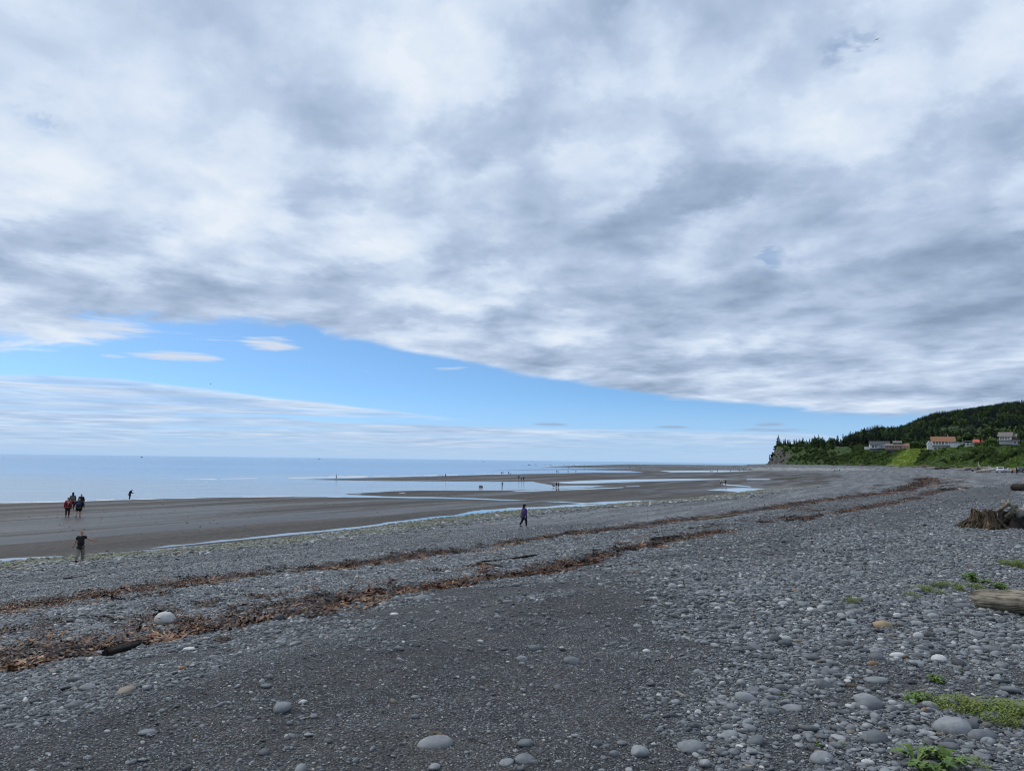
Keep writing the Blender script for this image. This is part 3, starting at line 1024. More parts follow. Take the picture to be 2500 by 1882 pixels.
m_needle = leaf_mat('spruce_needles', (0.007, 0.014, 0.009), (0.030, 0.050, 0.024))
m_needle_haze = leaf_mat('haze_tinted_spruce_needles', (0.012, 0.024, 0.020), (0.038, 0.062, 0.046))  # blue of the distant haze put into the needle colour of the hill trees
m_leaf = leaf_mat('alder_leaves', (0.018, 0.036, 0.010), (0.095, 0.148, 0.036))
m_leaf_lt = leaf_mat('bright_leaves', (0.035, 0.070, 0.012), (0.120, 0.185, 0.040))
m_herb = leaf_mat('tall_herbs', (0.060, 0.112, 0.020), (0.190, 0.280, 0.060))
m_umbel = leaf_mat('pale_flower_heads', (0.14, 0.20, 0.08), (0.42, 0.46, 0.33))
m_grass = leaf_mat('slope_grass', (0.170, 0.240, 0.032), (0.330, 0.400, 0.080))
m_bark = flat('bark', (0.055, 0.045, 0.036), 0.9, 0.4, 3.0)


class Soup:
    """loose faces with a tone each"""
    def __init__(self):
        self.v, self.f, self.t = [], [], []

    def quad(self, a, b, c_, d_, tone):
        i = len(self.v)
        self.v += [a, b, c_, d_]
        self.f.append((i, i + 1, i + 2, i + 3))
        self.t += [tone] * 4

    def tri(self, a, b, c_, tone):
        i = len(self.v)
        self.v += [a, b, c_]
        self.f.append((i, i + 1, i + 2))
        self.t += [tone] * 3

    def mesh(self, name, mat):
        me = mesh_np(name, self.v, self.f, mat, False)
        add_attr(me, 'leaf', self.t)
        return me


def tube_mesh(name, pts, radii, sides, mat, rough=0.0, seed=0, cap=True):
    """round bar along a bent line"""
    r = random.Random(seed)
    pts = [Vector(p) for p in pts]
    V, Fc = [], []
    n = len(pts)
    prev = None
    for i, p in enumerate(pts):
        t = (pts[min(i + 1, n - 1)] - pts[max(i - 1, 0)]).normalized()
        ref = Vector((0, 0, 1)) if abs(t.z) < 0.9 else Vector((1, 0, 0))
        if prev is not None:
            ref = prev
        a = t.cross(ref).normalized()
        b_ = a.cross(t).normalized()
        prev = b_
        for k in range(sides):
            an = 2 * math.pi * k / sides
            rad = radii[i] * (1 + r.uniform(-rough, rough))
            V.append(p + (a * math.cos(an) + b_ * math.sin(an)) * rad)
    for i in range(n - 1):
        for k in range(sides):
            k2 = (k + 1) % sides
            Fc.append((i * sides + k, i * sides + k2, (i + 1) * sides + k2, (i + 1) * sides + k))
    if cap:
        Fc.append(tuple(range(sides))[::-1])
        Fc.append(tuple((n - 1) * sides + k for k in range(sides)))
    me = mesh_np(name, V, Fc, mat, True)
    return me


def spruce_crown(name, seed, mat, levels=17, width=0.17, gaps=0.12):
    """crown of a spruce 1 unit tall: drooping boughs in whorls"""
    r = random.Random(seed)
    s = Soup()
    for l in range(levels):
        h = 0.10 + 0.88 * (l / (levels - 1)) ** 0.92
        reach = width * (1 - h) ** 0.75 * r.uniform(0.75, 1.2) + 0.012
        for b_ in range(r.randint(6, 9)):
            if r.random() < gaps:
                continue
            an = r.uniform(0, 2 * math.pi)
            L = reach * r.uniform(0.65, 1.15)
            d = Vector((math.cos(an), math.sin(an), 0))
            sd = Vector((-d.y, d.x, 0))
            z0 = h + r.uniform(-0.015, 0.015)
            root = Vector((0, 0, z0))
            mid = d * L * 0.55 + Vector((0, 0, z0 - 0.012 - 0.10 * L))
            tip = d * L + Vector((0, 0, z0 - 0.35 * L))
            w = L * r.uniform(0.22, 0.36)
            t0 = r.uniform(0.15, 0.75)
            s.quad(root, mid - sd * w, tip, mid + sd * w, t0)
            s.tri(mid - sd * w, mid - sd * w * 0.2 - Vector((0, 0, 0.05)), tip, t0 * 0.5)
            s.tri(mid + sd * w, mid + sd * w * 0.2 - Vector((0, 0, 0.05)), tip, t0 * 0.4)
    s.tri(Vector((-0.012, 0, 0.93)), Vector((0.012, 0, 0.93)), Vector((0, 0, 1.02)), 0.5)
    s.tri(Vector((0, -0.012, 0.93)), Vector((0, 0.012, 0.93)), Vector((0, 0, 1.02)), 0.5)
    return s.mesh(name, mat)


def leafy_crown(name, seed, mat, n=700, lobes=9, size=0.075, flatness=1.0, z0=0.0):
    """uneven crown of leaf clumps inside a unit of height"""
    r = random.Random(seed)
    s = Soup()
    L = []
    for _ in range(lobes):
        an, rad = r.uniform(0, 2 * math.pi), r.uniform(0.0, 0.30)
        L.append((Vector((math.cos(an) * rad, math.sin(an) * rad, z0 + (1 - z0) * r.uniform(0.28, 0.78))), r.uniform(0.16, 0.27)))
    for i in range(n):
        c_, R_ = L[i % lobes]
        d = Vector((r.gauss(0, 1), r.gauss(0, 1), r.gauss(0, 1) * flatness)).normalized()
        p = c_ + d * R_ * r.uniform(0.55, 1.05)
        if p.z < 0.0:
            continue
        nrm = (d + Vector((r.gauss(0, .5), r.gauss(0, .5), r.gauss(0, .5) + 0.3))).normalized()
        a = nrm.orthogonal().normalized()
        b_ = nrm.cross(a)
        w = size * r.uniform(0.6, 1.3)
        tone = min(1.0, max(0.0, r.uniform(0.0, 1.0)))
        s.quad(p - a * w, p - b_ * w * 0.6, p + a * w, p + b_ * w * 0.6, tone)
    return s.mesh(name, mat)


def tuft(name, seed, mat, n=60, spread=0.5, tall=1.0, width=0.05):
    r = random.Random(seed)
    s = Soup()
    for i in range(n):
        an, rad = r.uniform(0, 2 * math.pi), spread * math.sqrt(r.random())
        p = Vector((math.cos(an) * rad, math.sin(an) * rad, 0))
        h = tall * r.uniform(0.5, 1.0)
        lean = Vector((r.gauss(0, 0.25), r.gauss(0, 0.25), 0)) * h
        sd = Vector((math.cos(an * 3), math.sin(an * 3), 0)) * width
        t = r.uniform(0, 1)
        s.quad(p - sd, p + sd, p + sd + lean * 0.5 + Vector((0, 0, h * 0.7)), p - sd * 0.6 + lean * 0.5 + Vector((0, 0, h * 0.65)), t)
        s.tri(p - sd * 0.6 + lean * 0.5 + Vector((0, 0, h * 0.65)), p + sd + lean * 0.5 + Vector((0, 0, h * 0.7)), p + lean + Vector((0, 0, h)), t)
    return s.mesh(name, mat)


def umbel(name, seed, mat):
    r = random.Random(seed)
    s = Soup()
    for i in range(14):
        p = Vector((r.uniform(-.5, .5), r.uniform(-.5, .5), r.uniform(0.7, 1.1)))
        w = r.uniform(0.08, 0.16)
        a = Vector((1, 0, r.uniform(-.3, .3))) * w
        b_ = Vector((0, 1, r.uniform(-.3, .3))) * w
        s.quad(p - a, p - b_, p + a, p + b_, r.uniform(0, 1))
    return s.mesh(name, mat)


spruce_me = [spruce_crown('spruce_crown', 100 + i, m_needle, 15 + 2 * (i % 3), (0.17, 0.21, 0.15, 0.24)[i]) for i in range(4)]
hill_spruce_me = [spruce_crown('hill_spruce', 120 + i, m_needle_haze, 9, 0.22) for i in range(3)]
alder_me = [leafy_crown('alder_crown', 140 + i, m_leaf, 620, 9, 0.07) for i in range(3)]
bright_me = [leafy_crown('bright_crown', 150 + i, m_leaf_lt, 480, 8, 0.075) for i in range(2)]
spruce_trunk_me = tube_mesh('spruce_trunk', [(0, 0, -0.06), (0, 0, 0.3), (0.004, 0, 0.93)], [0.022, 0.016, 0.003], 6, m_bark)
alder_trunk_me = tube_mesh('alder_trunk', [(0, 0, -0.06), (0.02, 0, 0.2), (-0.01, 0.02, 0.6)], [0.035, 0.028, 0.010], 6, m_bark)


def tree(name, crown, trunk, loc, h, wf, label, cat, group, rz):
    r_ = empty(name, loc, rz, label=label, cat=cat, group=group)
    for nm, me in (('trunk', trunk), ('crown', crown)):
        o = obj(nm, me, r_)
        o.scale = (h * wf, h * wf, h)
    return r_


HOUSE_PX = [(2110, 2225), (2262, 2340), (2318, 2380), (2436, 2500), (2035, 2080)]


def land_at(px, s_in):
    """place on the headland in the direction of photo column px, s_in metres inland from the foot of the bluff"""
    d = px_dir(px, 1120)
    t = np.linspace(120, 1600, 3000)
    h_ = math.hypot(d.x, d.y)
    x, y = d.x / h_ * t, d.y / h_ * t
    s = base_dist(x, y)
    ok = s >= s_in
    if not ok.any():
        return land_at(px, s_in * 0.7) if s_in > 3 else None
    i = int(np.argmax(ok))
    return Vector((x[i], y[i], float(bluff_height(x[i], y[i]))))


rt = random.Random(55)
placed = []


def free(p, gap):
    for q in placed:
        if (q - p).length_squared < gap * gap:
            return False
    return True


n_sp = 0
for i in range(2600):
    if n_sp >= 230:
        break
    px = rt.uniform(1868, 2505)
    lo_s = 46 if px > 2080 else (26 if px > 1960 else 10)
    s_in = lo_s + 210 * rt.random() ** 1.5 * (0.5 if px < 1990 else 1.0)
    p = land_at(px, s_in)
    if p is None:
        continue
    if any(a <= px <= b_ for a, b_ in HOUSE_PX) and s_in < 75:
        continue
    if not free(p.xy.to_3d(), 4.5):
        continue
    placed.append(p.xy.to_3d())
    d = p.xy.length
    h = rt.uniform(9, 16) if px > 2100 else rt.uniform(6.5, 11.5)
    if rt.random() < 0.07:
        h *= 1.35
    tip = px < 1960
    by = 'the grey gabled house' if px < 2170 else 'the salmon-pink building' if px < 2245 else 'the orange-roofed house' if px < 2345 else 'the red roof' if px < 2422 else 'the grey-brown roofed house'
    siz = 'tall' if h > 13.5 else 'mid-sized' if h > 11 else 'short'
    lab = 'dark spruce on the clifftop at the tip of the headland' if tip else ('%s dark spruce in the wood behind %s' % (siz, by) if px > 2090 else 'dark spruce on the wooded slope between cliff and houses')
    grp = 'clifftop spruces' if tip else ('%s spruces behind %s' % (siz, by) if px > 2090 else 'spruces on the headland slope')
    tree('spruce_tree', spruce_me[rt.randrange(4)], spruce_trunk_me, p, h, rt.uniform(0.95, 1.45), lab, 'tree', grp, rt.uniform(0, 6.28))
    n_sp += 1
# single taller spruces on the skyline
for px, ptop, s_in in ((2113, 1043, 120), (2078, 1051, 100), (2142, 1043, 135), (2150, 1044, 140), (2060, 1058, 80), (2000, 1060, 60), (1990, 1062, 60)):
    p = land_at(px, s_in)
    e = px_ae(px, ptop)[1]
    h = CZ + e * p.xy.length - p.z
    if h > 4:
        tree('spruce_tree', spruce_me[px % 4], spruce_trunk_me, p, h, 1.15, 'tall lone spruce standing above the skyline of the wood', 'tree', 'skyline spruces', px)
for px, ptop, s_in, w, me, lab in ((2430, 1034, 95, 1.35, alder_me[0], 'broad round leafy tree behind the red roof'),
                                   (2482, 1034, 90, 1.2, alder_me[1], 'tall leafy tree rising behind the grey-roofed house'),
                                   (2362, 1052, 80, 1.3, alder_me[2], 'dark leafy tree behind the low white building'),
                                   (2424, 1066, 34, 1.5, bright_me[0], 'light green bush beside the grey-roofed house'),
                                   (2250, 1073, 42, 2.2, alder_me[1], 'wide dark bush beside the orange-roofed house'),
                                   (2228, 1076, 42, 1.9, alder_me[2], 'wide dark bush behind the pink building'),
                                   (2393, 1078, 34, 1.9, alder_me[0], 'dark bush in front of the red roof'),
                                   (2350, 1083, 28, 1.6, alder_me[2], 'low bush in front of the white building'),
                                   (2494, 1050, 52, 1.0, spruce_me[1], 'dense dark conifer beside the grey-roofed house')):
    p = land_at(px, s_in)
    e = px_ae(px, ptop)[1]
    h = max(2.5, CZ + e * p.xy.length - p.z)
    tree('leafy_tree' if 'conifer' not in lab else 'conifer_tree', me, alder_trunk_me, p, h, w, lab, 'tree' if 'bush' not in lab else 'bush', None, px)

# the uncountable cover: shrubs on the slope, tall herbs, wood on the hill
N = 42000
sx, sy = RNG.uniform(140, 700, N), RNG.uniform(150, 1090, N)
ss = base_dist(sx, sy)
keep = (ss > -1) & (ss < 130)
sx, sy, ss = sx[keep], sy[keep], ss[keep]
sz = bluff_height(sx, sy)
X, Y, W = project(sx, sy, sz)
gm, rk = bluff_masks(sx, sy, sz)
vis = (X > 1840) & (X < 2560)
patch = fbm(sx * 0.05, sy * 0.05, 111, 3)
wood = X < 2165 + 30 * (patch - .5)
house_zone = np.zeros(len(sx), bool)
for a, b_ in HOUSE_PX:
    house_zone |= (X > a) & (X < b_) & (ss > 22) & (ss < 75)
shr = vis & (gm < 0.5) & (rk < 0.45) & ~house_zone & (wood | ((patch > 0.55) & (ss > 3)) | (ss > 34))
dark_clump = in_poly(X, Y, [(2375, 1140), (2385, 1122), (2405, 1110), (2430, 1112), (2445, 1128), (2450, 1140)]) | in_poly(X, Y, [(2232, 1140), (2234, 1118), (2250, 1106), (2262, 1112), (2250, 1140)]) & (patch > .45)
shr |= dark_clump & vis
brow = np.zeros(len(sx), bool)
for a, b_ in HOUSE_PX:
    brow |= (X > a) & (X < b_) & (ss > 15) & (ss < 22)
shr |= brow & vis & (gm < 0.5) & (RNG.random(len(sx)) < 0.8)
shr |= vis & (rk >= 0.45) & (patch > 0.47)
shr &= RNG.random(len(sx)) < 0.62
p3 = np.stack([sx, sy, sz - 0.3], -1)[shr]
n = len(p3)
sc_ = RNG.uniform(2.2, 4.8, n) * np.where(ss[shr] < 5, 0.7, 1.0) * np.where(brow[shr], 0.55, 1.0)
scatter('shrubbery', alder_me + bright_me[:1], p3, np.stack([np.zeros(n), np.zeros(n), RNG.uniform(0, 6.28, n)], -1),
        np.stack([sc_ * 1.25, sc_ * 1.25, sc_], -1), np.where(dark_clump[shr], 0, np.where(RNG.random(n) < 0.16, 3, RNG.integers(0, 3, n))), {'tone': RNG.random(n)},
        kind='stuff', label='dense green shrubs covering the bluff slope')
herb_me = [tuft('herb_tuft', 160 + i, m_herb, 46, 0.7, 1.0, 0.10) for i in range(2)] + [umbel('umbel', 170, m_umbel)] + [tuft('grass_tuft', 165, m_grass, 46, 0.8, 0.8, 0.07)]
N = 24000
hx_, hy_ = RNG.uniform(140, 420, N), RNG.uniform(200, 760, N)
hs_ = base_dist(hx_, hy_)
k = (hs_ > -17) & (hs_ < 40)
hx_, hy_, hs_ = hx_[k], hy_[k], hs_[k]
hz_ = np.maximum(bluff_height(hx_, hy_), height(hx_, hy_))
X, Y, W = project(hx_, hy_, hz_)
gm, rk = bluff_masks(hx_, hy_, hz_)
pale = fbm(hx_ * 0.06 + 40, hy_ * 0.06, 117, 4)
k = (X > 2050) & (X < 2540) & ((hs_ > -2.5) | ((X > 2392) & (fbm(hx_ * 0.12, hy_ * 0.12, 118, 3) > 0.46) & (RNG.random(len(hx_)) < 0.7)))
kind_i = np.where(gm > 0.5, 3, np.where((pale > 0.55) & (RNG.random(len(hx_)) < 0.55), 2, RNG.integers(0, 2, len(hx_))))
n = int(k.sum())
sc_ = RNG.uniform(0.8, 1.7, n) * np.where(hs_[k] < -2, 0.4, 1.0)
scatter('undergrowth', herb_me, np.stack([hx_, hy_, hz_ - 0.1], -1)[k], np.stack([np.zeros(n), np.zeros(n), RNG.uniform(0, 6.28, n)], -1),
        np.stack([sc_ * 1.3, sc_ * 1.3, sc_], -1), kind_i[k], {'tone': RNG.random(n)}, kind='stuff', label='tall grass and pale-headed herbs on the bluff face')
N = 26000
r_, a_ = np.sqrt(RNG.uniform(1050 ** 2, 2700 ** 2, N)), np.radians(RNG.uniform(23, 46, N))
fx, fy = r_ * np.sin(a_), r_ * np.cos(a_)
clear_n = fbm(a_ * 30 + r_ * 0.004, r_ * 0.0035, 131, 3)
k = (clear_n < 0.60) & ~((clear_n > 0.52) & (RNG.random(N) < 0.6))
fx, fy = fx[k], fy[k]
fz = hill_height(fx, fy)
n = len(fx)
sc_ = RNG.uniform(10, 20, n)
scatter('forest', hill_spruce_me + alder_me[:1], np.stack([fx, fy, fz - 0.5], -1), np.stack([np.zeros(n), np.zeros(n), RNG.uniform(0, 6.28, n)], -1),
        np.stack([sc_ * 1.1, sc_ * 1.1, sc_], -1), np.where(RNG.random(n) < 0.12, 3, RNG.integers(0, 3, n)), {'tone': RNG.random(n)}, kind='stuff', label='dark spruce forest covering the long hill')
# the wood between: rest of the trees behind the houses
N = 5200
fx, fy = RNG.uniform(250, 900, N), RNG.uniform(330, 1120, N)
fs = base_dist(fx, fy)
X, Y, W = project(fx, fy, bluff_height(fx, fy))
k = (fs > np.where(X < 2090, 22, 60)) & (X > 1885) & (X < 2560) & (fs < 330)
hz = np.zeros(N, bool)
for a, b_ in HOUSE_PX:
    hz |= (X > a) & (X < b_) & (fs < 80)
k &= ~hz
fx, fy = fx[k], fy[k]
n = len(fx)
sc_ = RNG.uniform(7, 14, n) * np.where(X[k] < 1990, 0.75, 1.0)
scatter('woodland', spruce_me[:3] + alder_me[:1], np.stack([fx, fy, bluff_height(fx, fy) - 0.5], -1), np.stack([np.zeros(n), np.zeros(n), RNG.uniform(0, 6.28, n)], -1),
        np.stack([sc_ * 1.2, sc_ * 1.2, sc_], -1), np.where(RNG.random(n) < 0.22, 3, RNG.integers(0, 3, n)), {'tone': RNG.random(n)}, kind='stuff', label='dense mixed wood covering the land behind the houses')


# ------------------------------------------------------------------ stones of the beach
m_stone, nt, bsdf = material('beach_stone', 0.62, 0.35)
tone = nt.attr('tone', 'INSTANCER')
alg = nt.attr('alg', 'INSTANCER')
tcn = nt.node('ShaderNodeTexCoord')
oi = nt.node('ShaderNodeObjectInfo')
opos = nt.vm('ADD', tcn.outputs['Object'], nt.comb(nt.m('MULTIPLY', oi.outputs['Random'], 37.0), nt.m('MULTIPLY', oi.outputs['Random'], 91.0), 0.0))
n1 = nt.noise(opos, 2.2, 5, 0.65)
n2_ = nt.noise(opos, 14.0, 4, 0.6)
sc = nt.ramp(tone, [(0.0, (0.042, 0.044, 0.047)), (0.22, (0.104, 0.111, 0.119)), (0.45, (0.188, 0.200, 0.210)), (0.68, (0.290, 0.302, 0.308)), (0.84, (0.42, 0.42, 0.41)), (0.90, (0.62, 0.61, 0.58)),
                    (0.93, (0.215, 0.180, 0.140)), (0.96, (0.16, 0.145, 0.12)), (0.98, (0.23, 0.115, 0.060)), (1.0, (0.36, 0.26, 0.155))])
sc = nt.mix(nt.smooth(n1, 0.30, 0.72), nt.mix(1.0, sc, (0.74, 0.74, 0.75), 'MULTIPLY'), nt.mix(1.0, sc, (1.18, 1.17, 1.14), 'MULTIPLY'))
sc = nt.mix(nt.m('MULTIPLY', nt.smooth(n2_, 0.60, 0.72), 0.35), sc, (0.32, 0.32, 0.31))
vein = nt.m('ABSOLUTE', nt.m('SUBTRACT', nt.noise(opos, 0.9, 2, 0.4, 0.6), 0.5))
sc = nt.mix(nt.m('MULTIPLY', nt.smooth(vein, 0.010, 0.004), nt.smooth(oi.outputs['Random'], 0.86, 0.9)), sc, (0.50, 0.49, 0.46))
sc = nt.mix(nt.m('MULTIPLY', alg, nt.smooth(n1, 0.2, 0.6)), sc, nt.mix(nt.smooth(n1, 0.35, 0.7), (0.066, 0.072, 0.024), (0.190, 0.192, 0.080)))
nt.put(bsdf.inputs['Base Color'], sc)
nt.put(bsdf.inputs['Normal'], nt.bump(nt.noise(opos, 5.0, 6, 0.65), 0.22, 0.12))


def stone_mesh(name, seed, sub=2, rough=0.16, flat_=0.55):
    r = random.Random(seed)
    bm = bmesh.new()
    bmesh.ops.create_icosphere(bm, subdivisions=sub, radius=0.5)
    k = [Vector((r.gauss(0, 1), r.gauss(0, 1), r.gauss(0, 1))).normalized() for _ in range(9)]
    w = [r.uniform(-1, 1) for _ in k]
    cut = [(Vector((r.gauss(0, 1), r.gauss(0, 1), r.gauss(0, 0.7))).normalized(), r.uniform(0.36, 0.46)) for _ in range(4)]
    ex = r.uniform(0.62, 0.95)
    for v in bm.verts:
        d = v.co.normalized()
        f = 1 + rough * sum(wi * max(0, d.dot(ki)) ** 3 for wi, ki in zip(w, k))
        p = d * 0.5 * f
        for cn, cd in cut:
            e = p.dot(cn) - cd
            if e > 0:
                p -= cn * e * 0.8
        v.co = Vector((p.x, p.y * ex, p.z * flat_))
    me = bpy.data.meshes.new(name)
    bm.to_mesh(me)
    bm.free()
    me.polygons.foreach_set('use_smooth', [True] * len(me.polygons))
    me.materials.append(m_stone)
    return me


stone_me = [stone_mesh('stone_shape', 200 + i, 2, 0.2, (0.42, 0.5, 0.38, 0.6, 0.46, 0.52, 0.34, 0.56)[i]) for i in range(8)]
stone_lo = [stone_mesh('stone_shape_small', 220 + i, 1, 0.2, (0.5, 0.42, 0.6, 0.46)[i]) for i in range(4)]


def tones(n, light=0.0):
    t = RNG.beta(1.7, 1.9, n) * 0.80 + light
    q = RNG.random(n)
    t = np.where(q > 0.955, RNG.uniform(0.86, 0.91, n), t)
    t = np.where(q > 0.984, RNG.uniform(0.925, 0.968, n), t)
    t = np.where(q > 0.997, RNG.uniform(0.97, 1.0, n), t)
    return np.clip(t, 0, 1)


HALF = math.radians(43)
cls = [   # min size, max size, nearest, farthest, cover of shingle, cover of fine gravel, cover of sand
    (0.100, 0.185, 3.2, 130.0, 0.055, 0.0030, 0.0006),
    (0.060, 0.105, 3.2, 56.0, 0.24, 0.0060, 0.0009),
    (0.038, 0.062, 3.2, 33.0, 0.34, 0.022, 0.0006),
    (0.022, 0.040, 3.2, 18.0, 0.40, 0.060, 0.0),
    (0.012, 0.023, 3.2, 10.5, 0.36, 0.16, 0.0),
]
allp, alls, allt, alla, allk = [], [], [], [], []
for ci_, (s0, s1, r0, r1, c_sh, c_gr, c_sa) in enumerate(cls):
    area = HALF * (r1 ** 2 - r0 ** 2)
    mean = 0.55 * ((s0 + s1) / 2) ** 2
    kmax = (6.5, 2.8, 1.4, 1.4, 1.4)[ci_]
    n = int(area * c_sh * kmax / mean)
    r_ = np.sqrt(RNG.uniform(r0 ** 2, r1 ** 2, n))
    a_ = RNG.uniform(-HALF, HALF, n)
    x, y = r_ * np.sin(a_), r_ * np.cos(a_)
    zs, zg, za, zw = zones(x, y)
    u, v = to_uv(x, y)
    v0, v1, v2, v3, v4, v5 = shore_v(u)
    cl = fbm(x * 0.9 + 50, y * 0.9, 141 + ci_, 3)
    cover = c_sh * (0.62 + 0.76 * sstep(cl, 0.3, 0.7))
    # finer, quieter shingle half way down; big cobbles at the toe, between the seaweed lines and on the berm
    toe = np.exp(-((v - v1 + 3.0) / 5.0) ** 2)
    midband = sstep(v - v2, 1.0, 4.0) * sstep(v1 - 8 - v, -4, 3)
    berm = sstep(v3 - 3.0 - v, 0, 6) * sstep(x, 1.5, 4.0)
    if ci_ == 0:
        cover = cover * (0.5 + 2.6 * toe + 2.4 * berm * (1 - sstep(r_, 9, 16)) + 0.7 * ((v > v3) & (v < v2)) - 0.42 * midband)
    if ci_ == 1:
        cover = cover * (0.9 + 0.8 * toe - 0.5 * midband + 0.35 * berm * (r_ < 16))
    p = cover * (1 - zs) * (1 - zg) + c_gr * zg * (0.3 + 1.4 * sstep(cl, 0.35, 0.7)) + c_sa * zs
    keep = RNG.random(n) < p / (c_sh * kmax)
    x, y, za, toe, zs, zg = (q[keep] for q in (x, y, za, toe, zs, zg))
    n = len(x)
    sz_ = s0 + (s1 - s0) * RNG.random(n) ** 1.6
    allp.append(np.stack([x, y], -1))
    alls.append(sz_)
    allt.append(tones(n, 0.02 + 0.10 * toe))
    alla.append(np.clip(za * 1.1, 0, 0.9))
    allk.append(np.full(n, ci_))
# extra cobbles along the toe of the shingle
n = 42000
tu = RNG.uniform(10, 190, n)
tv = np.interp(tu, *C1) - 4.4 + np.clip(RNG.normal(0, 2.6, n), -9, 3.4 + RNG.normal(0, 0.5, n))
x, y = tu * CU - tv * SU, tu * SU + tv * CU
zs, zg, za, zw = zones(x, y)
keep = (RNG.random(n) < (1 - zs) * 0.95 + 0.03) & (np.abs(np.arctan2(x, y)) < HALF) & (RNG.random(n) < np.clip(40 / np.hypot(x, y), 0.15, 1))
x, y, za = x[keep], y[keep], za[keep]
n = len(x)
allp.append(np.stack([x, y], -1))
alls.append((0.11 + 0.20 * RNG.random(n) ** 1.6) * np.clip(np.hypot(x, y) / 60, 1, 1.8))
allt.append(tones(n, 0.17))
alla.append(np.clip(za * 1.2, 0, 0.9))
allk.append(np.zeros(n))
P2d, SS, TT, AL, KK = np.concatenate(allp), np.concatenate(alls), np.concatenate(allt), np.concatenate(alla), np.concatenate(allk)
ZZ = height(P2d[:, 0], P2d[:, 1])

# stones the photograph singles out: photo position, width in photo pixels, flatness, tone, label
named = [
    (397, 1527, 48, 0.95, 0.875, 'pale grey boulder standing among the seaweed between the two wrack lines'),
    (1060, 1822, 80, 0.42, 0.55, 'broad grey stone half buried in the dark gravel'),
    (2337, 1795, 74, 0.78, 0.62, 'large blocky blue-grey stone beside the mat of green plants'),
    (2406, 1806, 56, 0.55, 0.42, 'oval slate-grey stone next to the large blocky one'),
    (2161, 1532, 42, 0.70, 1.0, 'tan angular rock lying on the blue-grey shingle'),
    (2132, 1622, 20, 0.7, 0.985, 'small rust-orange stone among the grey cobbles'),
    (2382, 1718, 50, 0.5, 0.965, 'flat brownish stone between the green plants'),
    (2296, 1612, 34, 0.55, 0.895, 'smooth white-grey cobble on bare gravel'),
    (2194, 1604, 34, 0.6, 0.90, 'cream rounded cobble on the shingle'),
    (2071, 1576, 28, 0.7, 0.12, 'dark brown-black lump of rock on the shingle'),
    (2145, 1664, 54, 0.45, 0.48, 'long blue-grey flat cobble above the stone heap'),
    (2132, 1728, 62, 0.5, 0.40, 'big slate cobble near the fan of pale twigs'),
    (2118, 1712, 48, 0.55, 0.60, 'greenish grey stone leaning on a slate cobble'),
    (2140, 1812, 58, 0.62, 0.30, 'dark grey weathered boulder stone in bare gravel'),
    (301, 1690, 46, 0.45, 0.935, 'tan tapered stone with a white vein on dark gravel'),
    (179, 1727, 42, 0.5, 0.30, 'dark oval stone lying alone on the gravel'),
    (354, 1792, 40, 0.45, 0.45, 'grey flat stone sunk in the dark gravel'),
    (1274, 1610, 28, 0.62, 0.60, 'light grey cobble alone on the gravel'),
    (1305, 1588, 30, 0.8, 0.36, 'rough dark grey stone beside a light cobble'),
    (961, 1716, 20, 0.7, 0.94, 'tan elongated pebble standing out of the gravel'),
    (1693, 1832, 66, 0.5, 0.50, 'broad grey stone at the edge of the shingle'),
    (1783, 1800, 42, 0.5, 0.58, 'blue-grey flat stone at the edge of the shingle'),
    (1236, 1866, 42, 0.5, 0.52, 'grey rounded stone paired with a larger one in the gravel'),
    (1281, 1860, 48, 0.5, 0.46, 'wide grey stone paired with a smaller one in the gravel'),
    (1459, 1817, 22, 0.75, 0.18, 'small dark egg-shaped pebble on the gravel'),
    (680, 1518, 30, 0.9, 0.10, 'dark angular stone propped up in the seaweed'),
    (962, 1500, 22, 0.6, 0.90, 'white rounded pebble at the lower wrack edge'),
    (1371, 1582, 12, 0.6, 0.895, 'tiny white pebble in the middle of the gravel'),
    (460, 1586, 26, 0.4, 0.90, 'cream flat stone beside the lower seaweed line'),
    (1030, 1466, 46, 0.5, 0.42, 'grey stone against the lower seaweed line'),
    (930, 1480, 34, 0.7, 0.66, 'light grey stone heaped with the lower seaweed'),
    (2275, 1500, 30, 0.6, 0.5, 'grey cobble in front of the weathered log'),
    (2357, 1486, 40, 0.6, 0.30, 'dark cobble lying against the end of the weathered log'),
    (2245, 1555, 26, 0.75, 0.87, 'pale upright cobble on the shingle below the tan rock'),
    (1940, 1732, 46, 0.5, 0.56, 'light blue cobble beside a small green plant'),
    (1886, 1742, 36, 0.5, 0.34, 'slate cobble at the gravel edge below the twigs'),
    (1174, 1190, 11, 0.8, 0.95, 'brown boulder at the edge of the tidal water'),
]
ridx = random.Random(9)


def lone_stone(name, x, y, z, size, me, rot, tone_, alg_, sx=1.0, fl=1.0, **tags):
    o = obj(name, me, **tags)
    o.location = (x, y, z)
    o.rotation_euler = rot
    o.scale = (size * sx, size, size * fl)
    o['tone'] = float(tone_)
    o['alg'] = float(alg_)
    return o


clear_at = []
for i, (px, py, w, fl, tn, lab) in enumerate(named):
    p = hit(px, py)
    d = math.sqrt(p.x ** 2 + p.y ** 2 + (CZ - p.z) ** 2)
    size = w * d / F
    me = stone_me[i % 8]
    lone_stone('beach_stone', p.x, p.y + size * 0.2, p.z + size * fl * (0.22 if fl > 0.75 else 0.04), size, me, (ridx.uniform(-.12, .12), ridx.uniform(-.12, .12), ridx.uniform(-.5, .5)), tn, 0.0,
               1.0, fl / 0.56, label=lab, cat='stone')
    clear_at.append((p.x, p.y + size * 0.2, size * 0.55))

